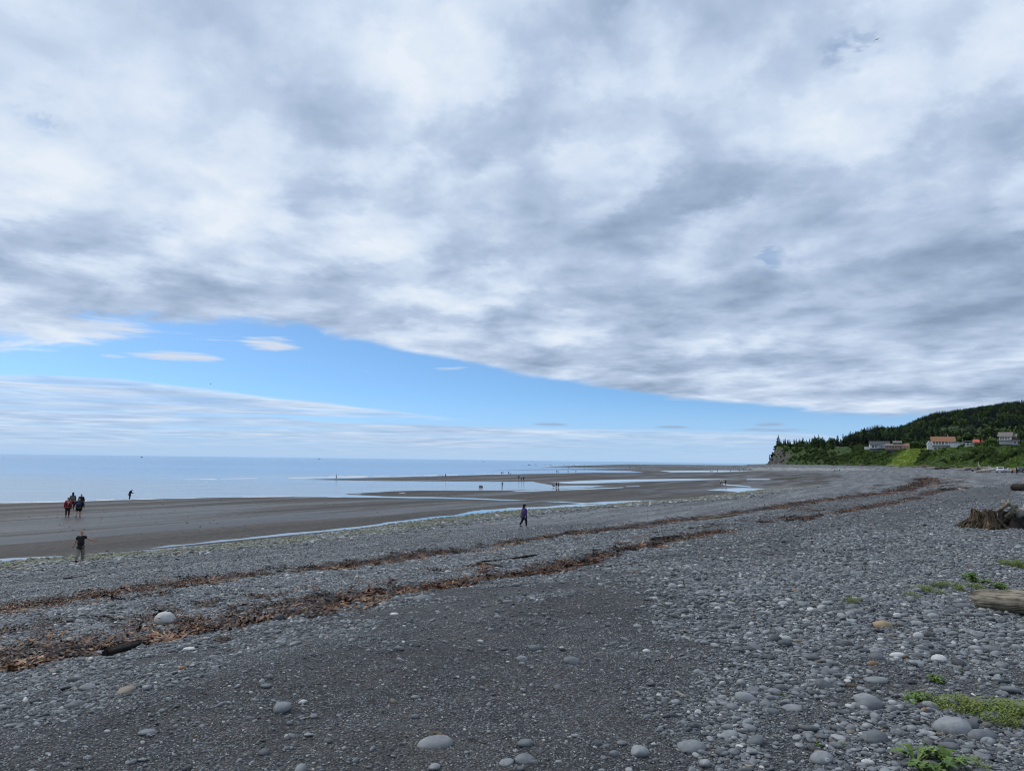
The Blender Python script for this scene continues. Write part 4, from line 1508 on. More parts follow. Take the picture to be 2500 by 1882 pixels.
# the largest of the rest as stones of their own
X, Y, W = project(P2d[:, 0], P2d[:, 1], ZZ)
app = SS / np.maximum(W, 0.5) * F
ok = (X > 5) & (X < 2495) & (Y > 1150) & (Y < 1880)
for cx, cy, cr in clear_at:
    d2 = np.hypot(P2d[:, 0] - cx, P2d[:, 1] - cy)
    ok &= d2 > cr + SS * 0.4
    KK = np.where(d2 < cr * 0.8, -1, KK)
order = np.argsort(-np.where(ok, app, 0))
big = []
cell = {}
for j in order[:4000]:
    if len(big) >= 255:
        break
    key = (int(P2d[j, 0] / 0.3), int(P2d[j, 1] / 0.3))
    if any(math.hypot(P2d[j, 0] - P2d[q, 0], P2d[j, 1] - P2d[q, 1]) < 0.42 * (SS[j] + SS[q])
           for dx_ in (-1, 0, 1) for dy_ in (-1, 0, 1) for q in cell.get((key[0] + dx_, key[1] + dy_), [])):
        KK[j] = -1
        continue
    big.append(j)
    cell.setdefault(key, []).append(j)
z_b = zones(P2d[big, 0], P2d[big, 1])
MARKS = [(*hit(px, py).xy, t_) for px, py, t_ in ((2400, 1740, 'beside the green mat of plants'), (2276, 1860, 'beside the broad-leaved plant'), (2430, 1490, 'in front of the weathered log'), (2161, 1532, 'near the tan rock'),
                                                  (2132, 1728, 'around the big slate cobble'), (1693, 1832, 'near the broad grey stone'), (1060, 1822, 'near the half-buried stone'), (2000, 1825, 'beside the olive-green plant'),
                                                  (1907, 1700, 'beside the small plant at the gravel edge'), (397, 1527, 'near the pale boulder'), (300, 1690, 'near the tan veined stone'), (310, 1590, 'beside the black wet log'), (1655, 1695, 'beside the short bleached stick'))]
for q, j in enumerate(big):
    tn = TT[j]
    col_w = 'dark slate' if tn < 0.30 else 'blue-grey' if tn < 0.56 else 'light grey' if tn < 0.85 else 'whitish' if tn < 0.915 else 'brown'
    where = 'lying on the dark gravel' if z_b[1][q] > 0.5 else 'among the shingle'
    near_ = [(math.hypot(P2d[j, 0] - m_[0], P2d[j, 1] - m_[1]), m_[2]) for m_ in MARKS]
    near_.sort()
    if near_[0][0] < 1.1:
        where = ('on the gravel ' if z_b[1][q] > 0.5 else 'in the shingle ') + near_[0][1]
    lab = '%s rounded cobble %s' % (col_w, where)
    lone_stone('beach_stone', P2d[j, 0], P2d[j, 1], ZZ[j] + SS[j] * 0.12, SS[j], stone_me[int(RNG.integers(0, 8))],
               (RNG.normal(0, .14), RNG.normal(0, .14), RNG.uniform(0, 6.28)), tn, AL[j], 1.0, RNG.uniform(0.8, 1.15), label=lab, cat='stone', group='%s cobbles %s' % (col_w, where))
    KK[j] = -1
k = KK >= 0
n = int(k.sum())
print('stones in the shingle:', n, [int((KK == q).sum()) for q in range(5)])
big_k = KK[k] <= 1
idx_ = np.where(KK[k] <= 2, RNG.integers(0, 8, n), RNG.integers(8, 12, n))
s_ = SS[k]
scatter('shingle', stone_me + stone_lo, np.stack([P2d[k, 0], P2d[k, 1], ZZ[k] + s_ * RNG.uniform(0.02, 0.20, n)], -1),
        np.stack([RNG.normal(0, .2, n), RNG.normal(0, .2, n), RNG.uniform(0, 6.28, n)], -1),
        np.stack([s_ * RNG.uniform(0.9, 1.35, n), s_, s_ * RNG.uniform(0.75, 1.25, n)], -1), idx_, {'tone': TT[k], 'alg': AL[k]},
        kind='stuff', label='blue-grey rounded pebbles covering the beach')


# low rocks of the far reef
n = 420
rx_ = RNG.uniform(1290, 1880, n)
ry_ = RNG.uniform(1133.6, 1146.5, n) + (rx_ - 1600) * 0.002
q = [hit(a, b_) for a, b_ in zip(rx_, ry_)]
q = np.array([tuple(p) for p in q if p is not None and p.y < 2500])
n = len(q)
s_ = RNG.uniform(0.5, 1.9, n) * (0.4 + 0.8 * RNG.random(n) ** 3) * np.clip(q[:, 1] / 700, 0.6, 1.8)
scatter('reef_rocks', stone_me, q, np.stack([np.zeros(n), np.zeros(n), RNG.uniform(0, 6.28, n)], -1), np.stack([s_ * 1.8, s_ * 1.5, s_ * RNG.uniform(.5, 1, n)], -1), RNG.integers(0, 8, n),
        {'tone': RNG.uniform(0.0, 0.3, n), 'alg': RNG.uniform(0, .3, n)}, kind='stuff', label='dark low rocks strewn over the far tidal reef')


# ------------------------------------------------------------------ seaweed
m_weed, nt, bsdf = material('seaweed', 0.55, 0.4)
wv = nt.m('ADD', nt.m('MULTIPLY', nt.attr('leaf'), 0.55), nt.m('MULTIPLY', nt.attr('tone', 'INSTANCER'), 0.5))
nt.put(bsdf.inputs['Base Color'], nt.ramp(wv, [(0.0, (0.006, 0.005, 0.004)), (0.38, (0.016, 0.010, 0.007)), (0.56, (0.060, 0.024, 0.011)), (0.74, (0.17, 0.065, 0.024)), (0.90, (0.30, 0.145, 0.060)), (1.0, (0.42, 0.30, 0.18))]))
bsdf.inputs['Subsurface Weight'].default_value = 0.0


def weed_mesh(name, seed, n=26, spread=0.30, lmin=0.15, lmax=0.42, lift=0.06):
    r = random.Random(seed)
    s = Soup()
    for i in range(n):
        an, rad = r.uniform(0, 6.28), spread * math.sqrt(r.random())
        p = Vector((math.cos(an) * rad, math.sin(an) * rad, r.uniform(0.0, lift)))
        head = r.uniform(0, 6.28)
        L = r.uniform(lmin, lmax)
        w = r.uniform(0.010, 0.032)
        turn = r.uniform(-1.2, 1.2)
        t = r.uniform(0, 1)
        seg = 5
        pa = pb = None
        for k in range(seg + 1):
            d = Vector((math.cos(head), math.sin(head), 0))
            sd = Vector((-d.y, d.x, r.uniform(-.8, .8))).normalized() * w * (1 - 0.6 * (k / seg) ** 2)
            a, b_ = p - sd, p + sd
            a.z, b_.z = max(a.z, -0.01), max(b_.z, -0.01)
            if pa is not None:
                s.quad(pa, pb, b_, a, t)
            pa, pb = a, b_
            head += turn / seg + r.uniform(-.35, .35)
            p = p + d * (L / seg)
            p.z = max(0.0, p.z + r.uniform(-0.035, 0.035))
    return s.mesh(name, m_weed)


weed_me = [weed_mesh('weed', 300 + i, 28, (0.26, 0.34, 0.22)[i % 3]) for i in range(6)]
weed_far = [weed_mesh('weed_far', 310 + i, 12, 0.34, 0.2, 0.5, 0.10) for i in range(3)]


def wrack(name, Cv, u0, u1, width, dens, seed, offs, label, gap_lo, rise):
    us, vs, sc_l, tn = [], [], [], []
    r = np.random.default_rng(seed)
    u = u0
    while u < u1:
        v = np.interp(u, *Cv)
        d = math.hypot(u, v)
        step = 0.05 * max(1.0, d / 14.0)
        pres = float(fbm(np.array([u * 0.30]), np.array([seed * 1.7]), seed, 4)[0])
        pres = min(1.0, max(0.0 if u > u0 + 8 else 0.6, (pres - gap_lo) / 0.22))
        wl = width * (0.15 + 1.75 * float(fbm(np.array([u * 0.22]), np.array([3.3]), seed + 5, 3)[0])) * max(1.0, d / 60.0) ** 0.5
        for q in range(r.poisson(dens * pres)):
            us.append(u + r.normal(0, step))
            o = r.normal(0, 0.40) * wl * (1.0 if r.random() < 0.8 else 2.4)
            vs.append(v + offs + o)
            sc_l.append(r.uniform(0.5, 1.15) * max(1.0, d / 40.0) ** 0.75)
            # seaward half is dark and wet, landward half dry and orange
            tn.append(np.clip(0.40 - 0.42 * np.tanh(o / wl * 1.6) + r.normal(0, 0.22), 0, 1))
        u += step
    us, vs = np.array(us), np.array(vs)
    return us, vs, np.array(sc_l), np.array(tn)


def put_wrack(name, parts, label):
    us, vs, sc_l, tn = (np.concatenate(q) for q in zip(*parts))
    x, y = us * CU - vs * SU, us * SU + vs * CU
    z = height(x, y)
    near = np.hypot(x, y) < 45
    n = len(x)
    k = np.where(near, RNG.integers(0, 6, n), RNG.integers(6, 9, n))
    hgt = np.where(near, 1.0, 0.8) * (0.45 + 0.6 * RNG.random(n))
    scatter(name, weed_me + weed_far, np.stack([x, y, z + 0.02], -1), np.stack([RNG.normal(0, .12, n), RNG.normal(0, .12, n), RNG.uniform(0, 6.28, n)], -1),
            np.stack([sc_l, sc_l, sc_l * hgt], -1), k, {'tone': tn}, kind='stuff', label=label)
    print(name, n)


put_wrack('seaweed', [wrack('a', C2, 9, 260, 1.15, 2.9, 401, 0.0, '', 0.29, 0), wrack('b', C2, 9, 200, 0.7, 0.5, 402, -1.6, '', 0.46, 0),
                      wrack('c', C2, 60, 260, 2.2, 0.5, 403, -5.0, '', 0.48, 0), wrack('e', C2, 120, 300, 3.0, 0.5, 407, 3.0, '', 0.50, 0)],
          'line of dark and orange seaweed left along the upper tide mark')
put_wrack('seaweed', [wrack('d', C3, 4.2, 120, 0.46, 1.7, 404, 0.2, '', 0.36, 0), wrack('f', C3, 5, 60, 0.5, 0.5, 405, 1.6, '', 0.50, 0), wrack('g', C3, 5, 60, 1.8, 0.35, 406, 4.0, '', 0.50, 0)],
          'broken line of rusty seaweed along the edge of the dark gravel')
# heaps that lie apart
for i, (px, py, w, tn, lab) in enumerate([(66, 1583, 56, 0.0, 'dark heap of seaweed lying alone on the shingle'), (450, 1514, 60, 0.95, 'tan clump of seaweed beside the pale boulder'),
                                          (775, 1505, 110, 0.55, 'large rusty heap of seaweed at the gravel edge'), (940, 1455, 120, 0.6, 'wide rusty heap of seaweed above the gravel'),
                                          (60, 1632, 90, 0.9, 'bright orange heap of seaweed among dark weed'), (880, 1420, 22, 0.9, 'small orange scrap of seaweed between the tide lines'),
                                          (715, 1470, 44, 0.05, 'dark tangle of seaweed between the tide lines'), (1555, 1402, 20, 0.85, 'small orange scrap of seaweed on the shingle'),
                                          (1965, 1272, 56, 0.55, 'brown patch of seaweed on the gravel above the tide line'), (545, 1565, 50, 0.3, 'brown clump of seaweed beside the lower tide line')]):
    p = hit(px, py)
    sc_ = w * p.length / F / 0.72
    o = obj('seaweed_heap', weed_mesh('seaweed_heap', 330 + i, 60, 0.30, 0.12, 0.34, 0.12), label=lab, cat='seaweed')
    o.location = p + Vector((0, 0, 0.02))
    o.scale = (sc_, sc_, sc_ * 0.7)
    o['tone'] = tn


# ------------------------------------------------------------------ driftwood
def wood_mat(name, dark, light, grain=1.0):
    m, nt, p = material(name, 0.85, 0.2)
    t_ = nt.node('ShaderNodeTexCoord')
    v = nt.vm('MULTIPLY', t_.outputs['Object'], (0.7, 9.0, 9.0))
    n = nt.noise(v, 3.0 * grain, 6, 0.65, 0.5)
    n2_ = nt.noise(t_.outputs['Object'], 3.0, 4, 0.6)
    k = nt.m('ADD', nt.m('MULTIPLY', n, 0.75), nt.m('MULTIPLY', n2_, 0.35))
    nt.put(p.inputs['Base Color'], nt.mix(nt.smooth(k, 0.38, 0.68), dark, light))
    nt.put(p.inputs['Normal'], nt.bump(n, 1.0, 0.06))
    return m


m_wood = wood_mat('weathered_wood', (0.050, 0.040, 0.029), (0.42, 0.375, 0.295))
m_wood_pale = wood_mat('bleached_wood', (0.17, 0.155, 0.135), (0.58, 0.55, 0.49))
m_wood_tan = wood_mat('tan_wood', (0.11, 0.075, 0.045), (0.33, 0.24, 0.155))
m_wood_dark = wood_mat('wet_dark_wood', (0.008, 0.007, 0.006), (0.045, 0.038, 0.032))


def log_mesh(name, L, r0, r1, seed, mat, bend=0.06, sides=14, rough=0.05, splinter=0.25, n=18):
    """log along +X from 0 to L, lying on its side, with broken ends"""
    r = random.Random(seed)
    ph = r.uniform(0, 6.28)
    V, Fc = [], []
    ridge = [r.uniform(-rough, rough) * 2.6 for _ in range(sides)]
    for i in range(n):
        t = i / (n - 1)
        rad = r0 + (r1 - r0) * t
        cy, cz = math.sin(t * 2.4 + ph) * bend * L, math.sin(t * 3.1 + ph * 2) * bend * 0.35 * L
        cy -= math.sin(ph) * bend * L
        cz -= math.sin(ph * 2) * bend * 0.35 * L
        for k in range(sides):
            an = 2 * math.pi * k / sides
            rr_ = rad * (1 + ridge[k] + r.uniform(-rough, rough))
            x = t * L
            if i == 0:
                x -= splinter * rad * r.random()
                rr_ *= 0.82
            if i == n - 1:
                x += splinter * rad * r.random() * 1.5
                rr_ *= 0.7
            V.append(Vector((x, cy + math.cos(an) * rr_, cz + math.sin(an) * rr_)))
    for i in range(n - 1):
        for k in range(sides):
            k2 = (k + 1) % sides
            Fc.append((i * sides + k, i * sides + k2, (i + 1) * sides + k2, (i + 1) * sides + k))
    for i0, sgn in ((0, 1), (n - 1, -1)):
        c_ = sum((V[i0 * sides + k] for k in range(sides)), Vector()) / sides
        c_.x += sgn * 0.25 * (r0 if i0 == 0 else r1)
        V.append(c_)
        ci = len(V) - 1
        for k in range(sides):
            k2 = (k + 1) % sides
            Fc.append((ci, i0 * sides + (k2 if sgn > 0 else k), i0 * sides + (k if sgn > 0 else k2)))
    return mesh_np(name, V, Fc, mat, True)


def lay_log(name, a, b_, r0, r1, seed, mat, label, cat='log', group=None, bend=0.03, sink=0.25, branches=0, lift_b=0.0, splinter=0.4):
    a, b_ = Vector(a), Vector(b_)
    L = (b_ - a).length
    a = a + Vector((0, 0, r0 * (1 - sink)))
    b2 = b_ + Vector((0, 0, r1 * (1 - sink) + lift_b))
    d = (b2 - a).normalized()
    o = obj(name, log_mesh(name, L, r0, r1, seed, mat, bend, 20, 0.05, splinter), label=label, cat=cat, group=group)
    o.matrix_world = Matrix.Translation(a) @ d.to_track_quat('X', 'Z').to_matrix().to_4x4()
    r = random.Random(seed + 1)
    for q in range(branches):
        t = r.uniform(0.25, 0.9)
        st = tube_mesh('branch_stub', [(0, 0, 0), (r.uniform(-.1, .1), 0.25, 0.35), (r.uniform(-.2, .3), 0.5, 0.9)], [r0 * 0.32, r0 * 0.22, r0 * 0.06], 7, mat, 0.1, seed + q)
        s_ = obj('branch_stub', st, o)
        s_.location = (L * t, 0, r0 * 0.3)
        s_.rotation_euler = (r.uniform(-1.2, 1.2), 0, r.uniform(-.6, .6))
        s_.scale = (r0 * 3, r0 * 3, r0 * 3)
    return o


# log at the edge of the shingle
a_, b_ = hit(2396, 1486), hit(2640, 1520)
lay_log('driftwood_log', a_, b_, 0.145, 0.20, 3, m_wood, 'weathered grey-brown log with a broken end lying on the shingle', bend=0.012, sink=0.0, lift_b=0.03, splinter=0.9)
# dark logs and sticks caught in the seaweed
for (xa, ya, xb, yb, ra, rb, mt, lab, bend) in [
        (258, 1603, 362, 1572, 0.062, 0.05, m_wood_dark, 'black wet log lying in the lower seaweed line', 0.01),
        (1592, 1324, 1664, 1315, 0.10, 0.08, m_wood_dark, 'thick black log lying beside orange seaweed', 0.01),
        (1172, 1375, 1302, 1359, 0.045, 0.03, m_wood_dark, 'long dark branch curving over the shingle', 0.05),
        (1166, 1378, 1226, 1384, 0.05, 0.03, m_wood_dark, 'short dark branch under the long curving one', 0.03),
        (155, 1414, 214, 1405, 0.030, 0.018, m_wood_dark, 'thin dark stick alone on the shingle above the stream', 0.03),
        (1700, 1272, 1806, 1259, 0.10, 0.06, m_wood_tan, 'long tan pole lying along the upper seaweed line', 0.01),
        (2338, 1195, 2382, 1196.5, 0.12, 0.07, m_wood_pale, 'pale flat log on the gravel beyond the stump', 0.01),
        (1652, 1691, 1672, 1700, 0.012, 0.009, m_wood_pale, 'short bleached stick at the edge of the shingle', 0.02),
        (1950, 1567, 2014, 1567, 0.010, 0.006, m_wood_pale, 'thin straw-coloured stick on the shingle', 0.02),
        (2056, 1674, 2104, 1678, 0.016, 0.010, m_wood_tan, 'flat tan splinter of wood between cobbles', 0.02),
        (1058, 1790, 1087, 1798, 0.012, 0.008, m_wood_tan, 'short tan piece of wood on dark gravel', 0.02),
        (1937, 1692, 1970, 1686, 0.012, 0.007, m_wood_pale, 'curled grey stick beside a cobble', 0.06)]:
    lay_log('driftwood_log' if ra > 0.03 else 'driftwood_stick', hit(xa, ya), hit(xb, yb), ra, rb, int(xa + ya), mt, lab, 'log' if ra > 0.03 else 'stick', bend=bend, sink=0.1, branches=0)


def twig(px, py, w, seed, label, mat=None, forks=2):
    p = hit(px, py)
    L = w * p.length / F
    r = random.Random(seed)
    o = obj('twig', tube_mesh('twig', [(0, 0, 0.012), (L * 0.5, r.uniform(-.1, .1) * L, 0.03 + 0.1 * L), (L, r.uniform(-.1, .1) * L, 0.012)], [0.007, 0.005, 0.002], 6, mat or m_wood_pale, 0.1), label=label, cat='twig')
    o.location = p
    o.rotation_euler = (0, 0, r.uniform(-0.7, 0.7))
    for q in range(forks):
        t = 0.3 + 0.3 * q
        f_ = obj('fork', tube_mesh('fork', [(L * t, 0, 0.02 + .05 * L), (L * (t + .2), L * .2 * (-1) ** q, .03 + .1 * L), (L * (t + .3), L * .42 * (-1) ** q, .02)], [0.005, 0.0035, 0.0015], 5, mat or m_wood_pale), o)
    return o


twig(2284, 1814, 62, 1, 'forked bleached twig below the green mat of plants')
twig(2236, 1690, 34, 2, 'thin pale twig arching beside the green plants')
twig(2470, 1838, 30, 3, 'pale bent twig near the corner of green plants')
twig(1032, 1795, 22, 4, 'fine pale twig sticking from the gravel', forks=1)
twig(2172, 1450, 18, 5, 'white crooked twig on the shingle below the small plants', forks=1)
twig(1448, 1602, 30, 6, 'thin grey twig on the dark gravel', forks=1)


# stumps
def stump_mesh(name, seed, r_top, r_base, h, mat, ridges=11):
    r = random.Random(seed)
    ph = [r.uniform(0, 6.28) for _ in range(4)]
    sides, rows = 64, 12
    V, Fc = [], []
    for i in range(rows):
        t = i / (rows - 1)
        rad = r_top + (r_base - r_top) * (1 - t) ** 1.7
        for k in range(sides):
            an = 2 * math.pi * k / sides
            rg = 0.10 * math.sin(ridges * an + ph[0]) + 0.06 * math.sin(2.3 * ridges * an + ph[1]) + 0.22 * (1 - t) ** 2 * math.sin(5 * an + ph[2])
            z = h * t * (1 + 0.12 * math.sin(3 * an + ph[3]) * t + 0.10 * r.uniform(-1, 1) * (t > 0.95))
            V.append(Vector((math.cos(an) * rad * (1 + rg), math.sin(an) * rad * (1 + rg), z - 0.05)))
    for i in range(rows - 1):
        for k in range(sides):
            k2 = (k + 1) % sides
            Fc.append((i * sides + k, i * sides + k2, (i + 1) * sides + k2, (i + 1) * sides + k))
    V.append(Vector((0, 0, h * 0.86)))
    for k in range(sides):
        Fc.append((len(V) - 1, (rows - 1) * sides + k, (rows - 1) * sides + (k + 1) % sides))
    return mesh_np(name, V, Fc, mat, True)


m_stump, nt, bsdf = material('stump_wood', 0.9, 0.15)
t_ = nt.node('ShaderNodeTexCoord')
nn = nt.noise(nt.vm('MULTIPLY', t_.outputs['Object'], (7.0, 7.0, 0.8)), 2.2, 6, 0.65, 0.4)
nt.put(bsdf.inputs['Base Color'], nt.mix(nt.smooth(nn, 0.40, 0.64), (0.014, 0.011, 0.009), (0.165, 0.120, 0.078)))
nt.put(bsdf.inputs['Normal'], nt.bump(nn, 1.0, 0.06))


def stump(px, py, w, hpx, seed, label):
    p = hit(px, py)
    k = p.length / F
    root = empty('tree_stump', p, 0.0, label=label, cat='stump')
    o = obj('stump_body', stump_mesh('stump_body', seed, w * k * 0.26, w * k * 0.48, hpx * k, m_stump), root)
    r = random.Random(seed)
    for q in range(6):
        an = q * 1.05 + r.uniform(-.3, .3)
        L = w * k * r.uniform(0.5, 0.72)
        s_ = obj('root', tube_mesh('root', [(math.cos(an) * L * .5, math.sin(an) * L * .5, hpx * k * .32), (math.cos(an) * L * .8, math.sin(an) * L * .8, hpx * k * .12), (math.cos(an + .2) * L, math.sin(an + .2) * L, -0.02)],
                                       [w * k * .10, w * k * .07, w * k * .03], 8, m_stump, 0.15, seed + q), root)
    return root


stump(2404, 1289, 76, 36, 5, 'brown ribbed tree stump standing on the gravel')
# root wad with bleached branches beside it
p = hit(2470, 1287)
k_ = p.length / F
root = empty('root_wad', p, 0.0, label='black root mass with bleached branches beside the brown stump', cat='driftwood')
obj('root_body', stump_mesh('root_body', 61, 32 * k_ * 0.6, 36 * k_, 30 * k_, m_wood_dark, 7), root)
rr2 = random.Random(4)
for q, (x0, z0, x1, z1, x2, z2, ra, mt) in enumerate([(-14, 20, -6, 42, -24, 50, 7, m_wood), (0, 24, 16, 38, 40, 46, 8, m_wood_pale), (10, 20, 34, 32, 62, 28, 12, m_wood_pale), (-20, 8, -8, 30, 6, 44, 6, m_wood_dark),
                                                      (6, 36, 22, 24, 26, 12, 6, m_wood_pale), (20, 6, 50, 8, 86, 5, 5, m_wood_pale), (-26, 30, -18, 48, -8, 54, 4, m_wood), (30, 14, 60, 22, 95, 34, 11, m_wood)]):
    obj('branch', tube_mesh('branch', [(x0 * k_, rr2.uniform(-.3, .1), z0 * k_), (x1 * k_, rr2.uniform(-.5, .1), z1 * k_), (x2 * k_, rr2.uniform(-.3, .1), z2 * k_)], [ra * k_, ra * k_ * .8, ra * k_ * .45], 9, mt, 0.16, q), root)
p = hit(2488, 1199)
lay_log('driftwood_log', hit(2474, 1197), hit(2540, 1200), 0.30, 0.34, 77, m_wood_dark, 'short thick black log on the gravel beyond the root mass', bend=0.02, sink=0.1)

# driftwood thrown up along the foot of the bluff
rd = random.Random(21)
drift = [(2445, 1153.5, 2512, 1149.5, .22, 'pale'), (2400, 1148.5, 2444, 1147.2, .20, 'pale'), (2392, 1152, 2412, 1147.5, .18, 'pale'), (2340, 1146.5, 2378, 1144.2, .22, 'grey'), (2356, 1148.2, 2372, 1142.5, .16, 'dark'),
         (2318, 1143.5, 2344, 1145.2, .22, 'dark'), (2330, 1147.5, 2342, 1150.5, .12, 'pale'), (2300, 1143.2, 2324, 1141.8, .20, 'grey'), (2385, 1153.8, 2408, 1156.5, .20, 'grey'), (2384, 1153.2, 2420, 1152.2, .13, 'grey'),
         (2372, 1146.5, 2388, 1144.0, .16, 'pale'), (2420, 1143.5, 2470, 1138.8, .22, 'pale'), (2414, 1145.5, 2446, 1144.5, .16, 'pale'), (2276, 1141.8, 2296, 1142.8, .18, 'grey'), (2250, 1140.8, 2270, 1140.2, .2, 'grey'),
         (2432, 1150, 2462, 1149, .16, 'grey'), (2455, 1146.8, 2490, 1146.2, .14, 'grey'), (2350, 1144, 2366, 1146.4, .14, 'grey'), (2306, 1145.6, 2320, 1146.8, .14, 'dark'), (2165, 1139.5, 2182, 1138.8, .3, 'pale'),
         (2120, 1138.2, 2140, 1138.4, .25, 'grey'), (2325, 1194.5, 2352, 1195.5, .10, 'grey'), (2196, 1141.3, 2214, 1140.6, .22, 'grey'), (2060, 1137.0, 2078, 1136.6, .3, 'grey'), (2374, 1150.4, 2384, 1149.2, .2, 'dark')]
for q in range(34):
    xa = rd.uniform(2225, 2500)
    ya = 1140.2 + (xa - 2225) * 0.022 + rd.uniform(0, 4.5)
    drift.append((xa, ya, xa + rd.uniform(8, 30), ya + rd.uniform(-1.2, 1.2), rd.uniform(.12, .24), rd.choice(('pale', 'pale', 'grey', 'grey', 'dark'))))
wm = {'pale': m_wood_pale, 'grey': m_wood, 'dark': m_wood_dark}
wl = {'pale': 'bleached driftwood log in the tangle along the foot of the bluff', 'grey': 'grey driftwood log in the tangle along the foot of the bluff', 'dark': 'dark driftwood log in the tangle along the foot of the bluff'}
for i, (xa, ya, xb, yb, ra, c_) in enumerate(drift):
    a_, b_ = hit(xa, ya), hit(xb, yb)
    if a_ is None or b_ is None:
        continue
    w_ = (xb - xa) * a_.length / F
    d_ = (b_ - a_)
    if d_.length > w_ * 1.6:                        # keep its likely length: the far end stays near the same distance
        b_ = a_ + Vector((w_, rd.uniform(-3, 3), 0))
        b_.z = float(height(b_.x, b_.y))
    lay_log('driftwood_log', a_, b_, ra * 1.75, ra * 1.3, 500 + i, wm[c_], wl[c_], group='driftwood along the bluff foot (%s)' % c_, bend=0.03, sink=0.0, branches=rd.randint(0, 2), lift_b=rd.choice((0, 0, .5)))
# upright snag and a lean-to of poles
p = hit(2390, 1147)
root = empty('driftwood_snag', p, 0, label='upturned root with a tall bleached spike above the driftwood', cat='driftwood')
for q in range(11):
    an = rd.uniform(0, 6.28)
    L = rd.uniform(1.6, 3.2) if q else 0.0
    top = Vector((rd.uniform(-.3, .3), rd.uniform(-.3, .3), rd.uniform(1.2, 2.4) if q else 3.6))
    obj('root_arm' if q else 'spike', tube_mesh('root_arm', [(math.cos(an) * L * .6, math.sin(an) * L * .6, 0.0), (math.cos(an) * L * .3, math.sin(an) * L * .3, top.z * .55), tuple(top)], [.22, .17, .05], 7, m_wood_pale if q % 3 == 0 else m_wood, .15, q), root)
for px, py, nm in ((2256, 1141.5, 'spiky heap of grey driftwood branches at the foot of the grass slope'), (2104, 1137.5, 'brown heap of branches at the foot of the shrubs')):
    p = hit(px, py)
    root = empty('branch_heap', p, 0, label=nm, cat='driftwood')
    for q in range(16):
        an, L = rd.uniform(0, 6.28), rd.uniform(1.5, 4.5)
        obj('branch', tube_mesh('branch', [(-math.cos(an) * L, -math.sin(an) * L * .4, rd.uniform(0, .4)), (0, 0, rd.uniform(.5, 1.6)), (math.cos(an) * L, math.sin(an) * L * .4, rd.uniform(.3, 2.8))], [.2, .16, .05], 6, m_wood if q % 3 else m_wood_tan, .15, q), root)


# ------------------------------------------------------------------ plants on the shingle
def plant_mat(name, dark, light):
    m, nt, p = material(name, 0.55, 0.35)
    nt.put(p.inputs['Base Color'], nt.mix(nt.attr('leaf'), dark, light))
    return m


m_sandwort = plant_mat('sandwort_leaves', (0.075, 0.115, 0.014), (0.235, 0.285, 0.050))
m_weedleaf = plant_mat('broad_leaves', (0.060, 0.110, 0.020), (0.175, 0.260, 0.055))


def sprig(s, r, p, h, mat_w):
    """upright stem with pairs of small pointed leaves"""
    lean = Vector((r.gauss(0, .45), r.gauss(0, .45), 1)).normalized()
    n = r.randint(4, 6)
    tn = r.random()
    for q in range(n):
        c_ = p + lean * h * (q + 0.6) / n
        an = q * 1.57 + r.uniform(-.3, .3)
        for sg in (1, -1):
            d = Vector((math.cos(an) * sg, math.sin(an) * sg, 0.55)).normalized()
            sd = Vector((-d.y, d.x, 0)).normalized()
            L = h * r.uniform(0.26, 0.40)
            s.quad(c_, c_ + d * L * .5 + sd * L * .2, c_ + d * L, c_ + d * L * .5 - sd * L * .2, min(1, max(0, tn * .5 + (q / n) * .5 + r.uniform(-.15, .15))))


def broad_plant(s, r, p, h):
    for q in range(r.randint(7, 11)):
        an = r.uniform(0, 6.28)
        d = Vector((math.cos(an), math.sin(an), 0))
        sd = Vector((-d.y, d.x, 0))
        L, up_ = h * r.uniform(.8, 1.4), h * r.uniform(.35, .95)
        a = p
        b_ = p + d * L * .5 + Vector((0, 0, up_))
        c_ = p + d * L + Vector((0, 0, up_ * .75))
        w = L * .17
        t = r.random()
        s.quad(a, b_ - sd * w, c_, b_ + sd * w, t)
        for g_ in (0.35, 0.6):
            m_ = a.lerp(c_, g_) + Vector((0, 0, up_ * .45))
            for sg in (1, -1):
                e = m_ + sd * sg * w * 2.4 + d * L * .12
                s.tri(m_ - d * L * .08, e, m_ + d * L * .12, t * .9)


def patch(px0, py0, px1, py1, dens, h, label, kind='sandwort', seed=0):
    """plants growing over an ellipse seen in the photograph"""
    c_ = hit((px0 + px1) / 2, (py0 + py1) / 2)
    a, b_, d_, e_ = hit(px0, (py0 + py1) / 2), hit(px1, (py0 + py1) / 2), hit((px0 + px1) / 2, py0), hit((px0 + px1) / 2, py1)
    rx, ry = abs(b_.x - a.x) / 2, abs(d_.y - e_.y) / 2
    r = random.Random(seed + int(px0))
    s = Soup()
    n = max(8, int(dens * rx * ry * 3.14))
    for q in range(n):
        an, rad = r.uniform(0, 6.28), math.sqrt(r.random())
        x, y = math.cos(an) * rad * rx, math.sin(an) * rad * ry
        if float(fbm(np.array([(x + px0) * 4.0]), np.array([(y + py0) * 4.0]), 3, 3)[0]) < 0.30 + 0.24 * rad:
            continue
        z = float(height(c_.x + x, c_.y + y)) - c_.z
        hh = h * r.uniform(.6, 1.2) * (1.15 - .5 * rad)
        if kind == 'sandwort':
            sprig(s, r, Vector((x, y, z)), hh, 0)
        else:
            broad_plant(s, r, Vector((x, y, z)), hh)
    if not s.f:
        sprig(s, r, Vector((0, 0, 0)), h, 0)
    o = empty('beach_plant', c_, 0, label=label, cat='plant')
    obj('foliage', s.mesh('foliage', m_sandwort if kind == 'sandwort' else m_weedleaf), o)
    stems = []
    obj('stem', tube_mesh('stem', [(-rx * .4, 0, 0.012), (0, ry * .2, 0.02), (rx * .4, 0, 0.012)], [.006, .006, .004], 5, m_weedleaf), o)
    return o


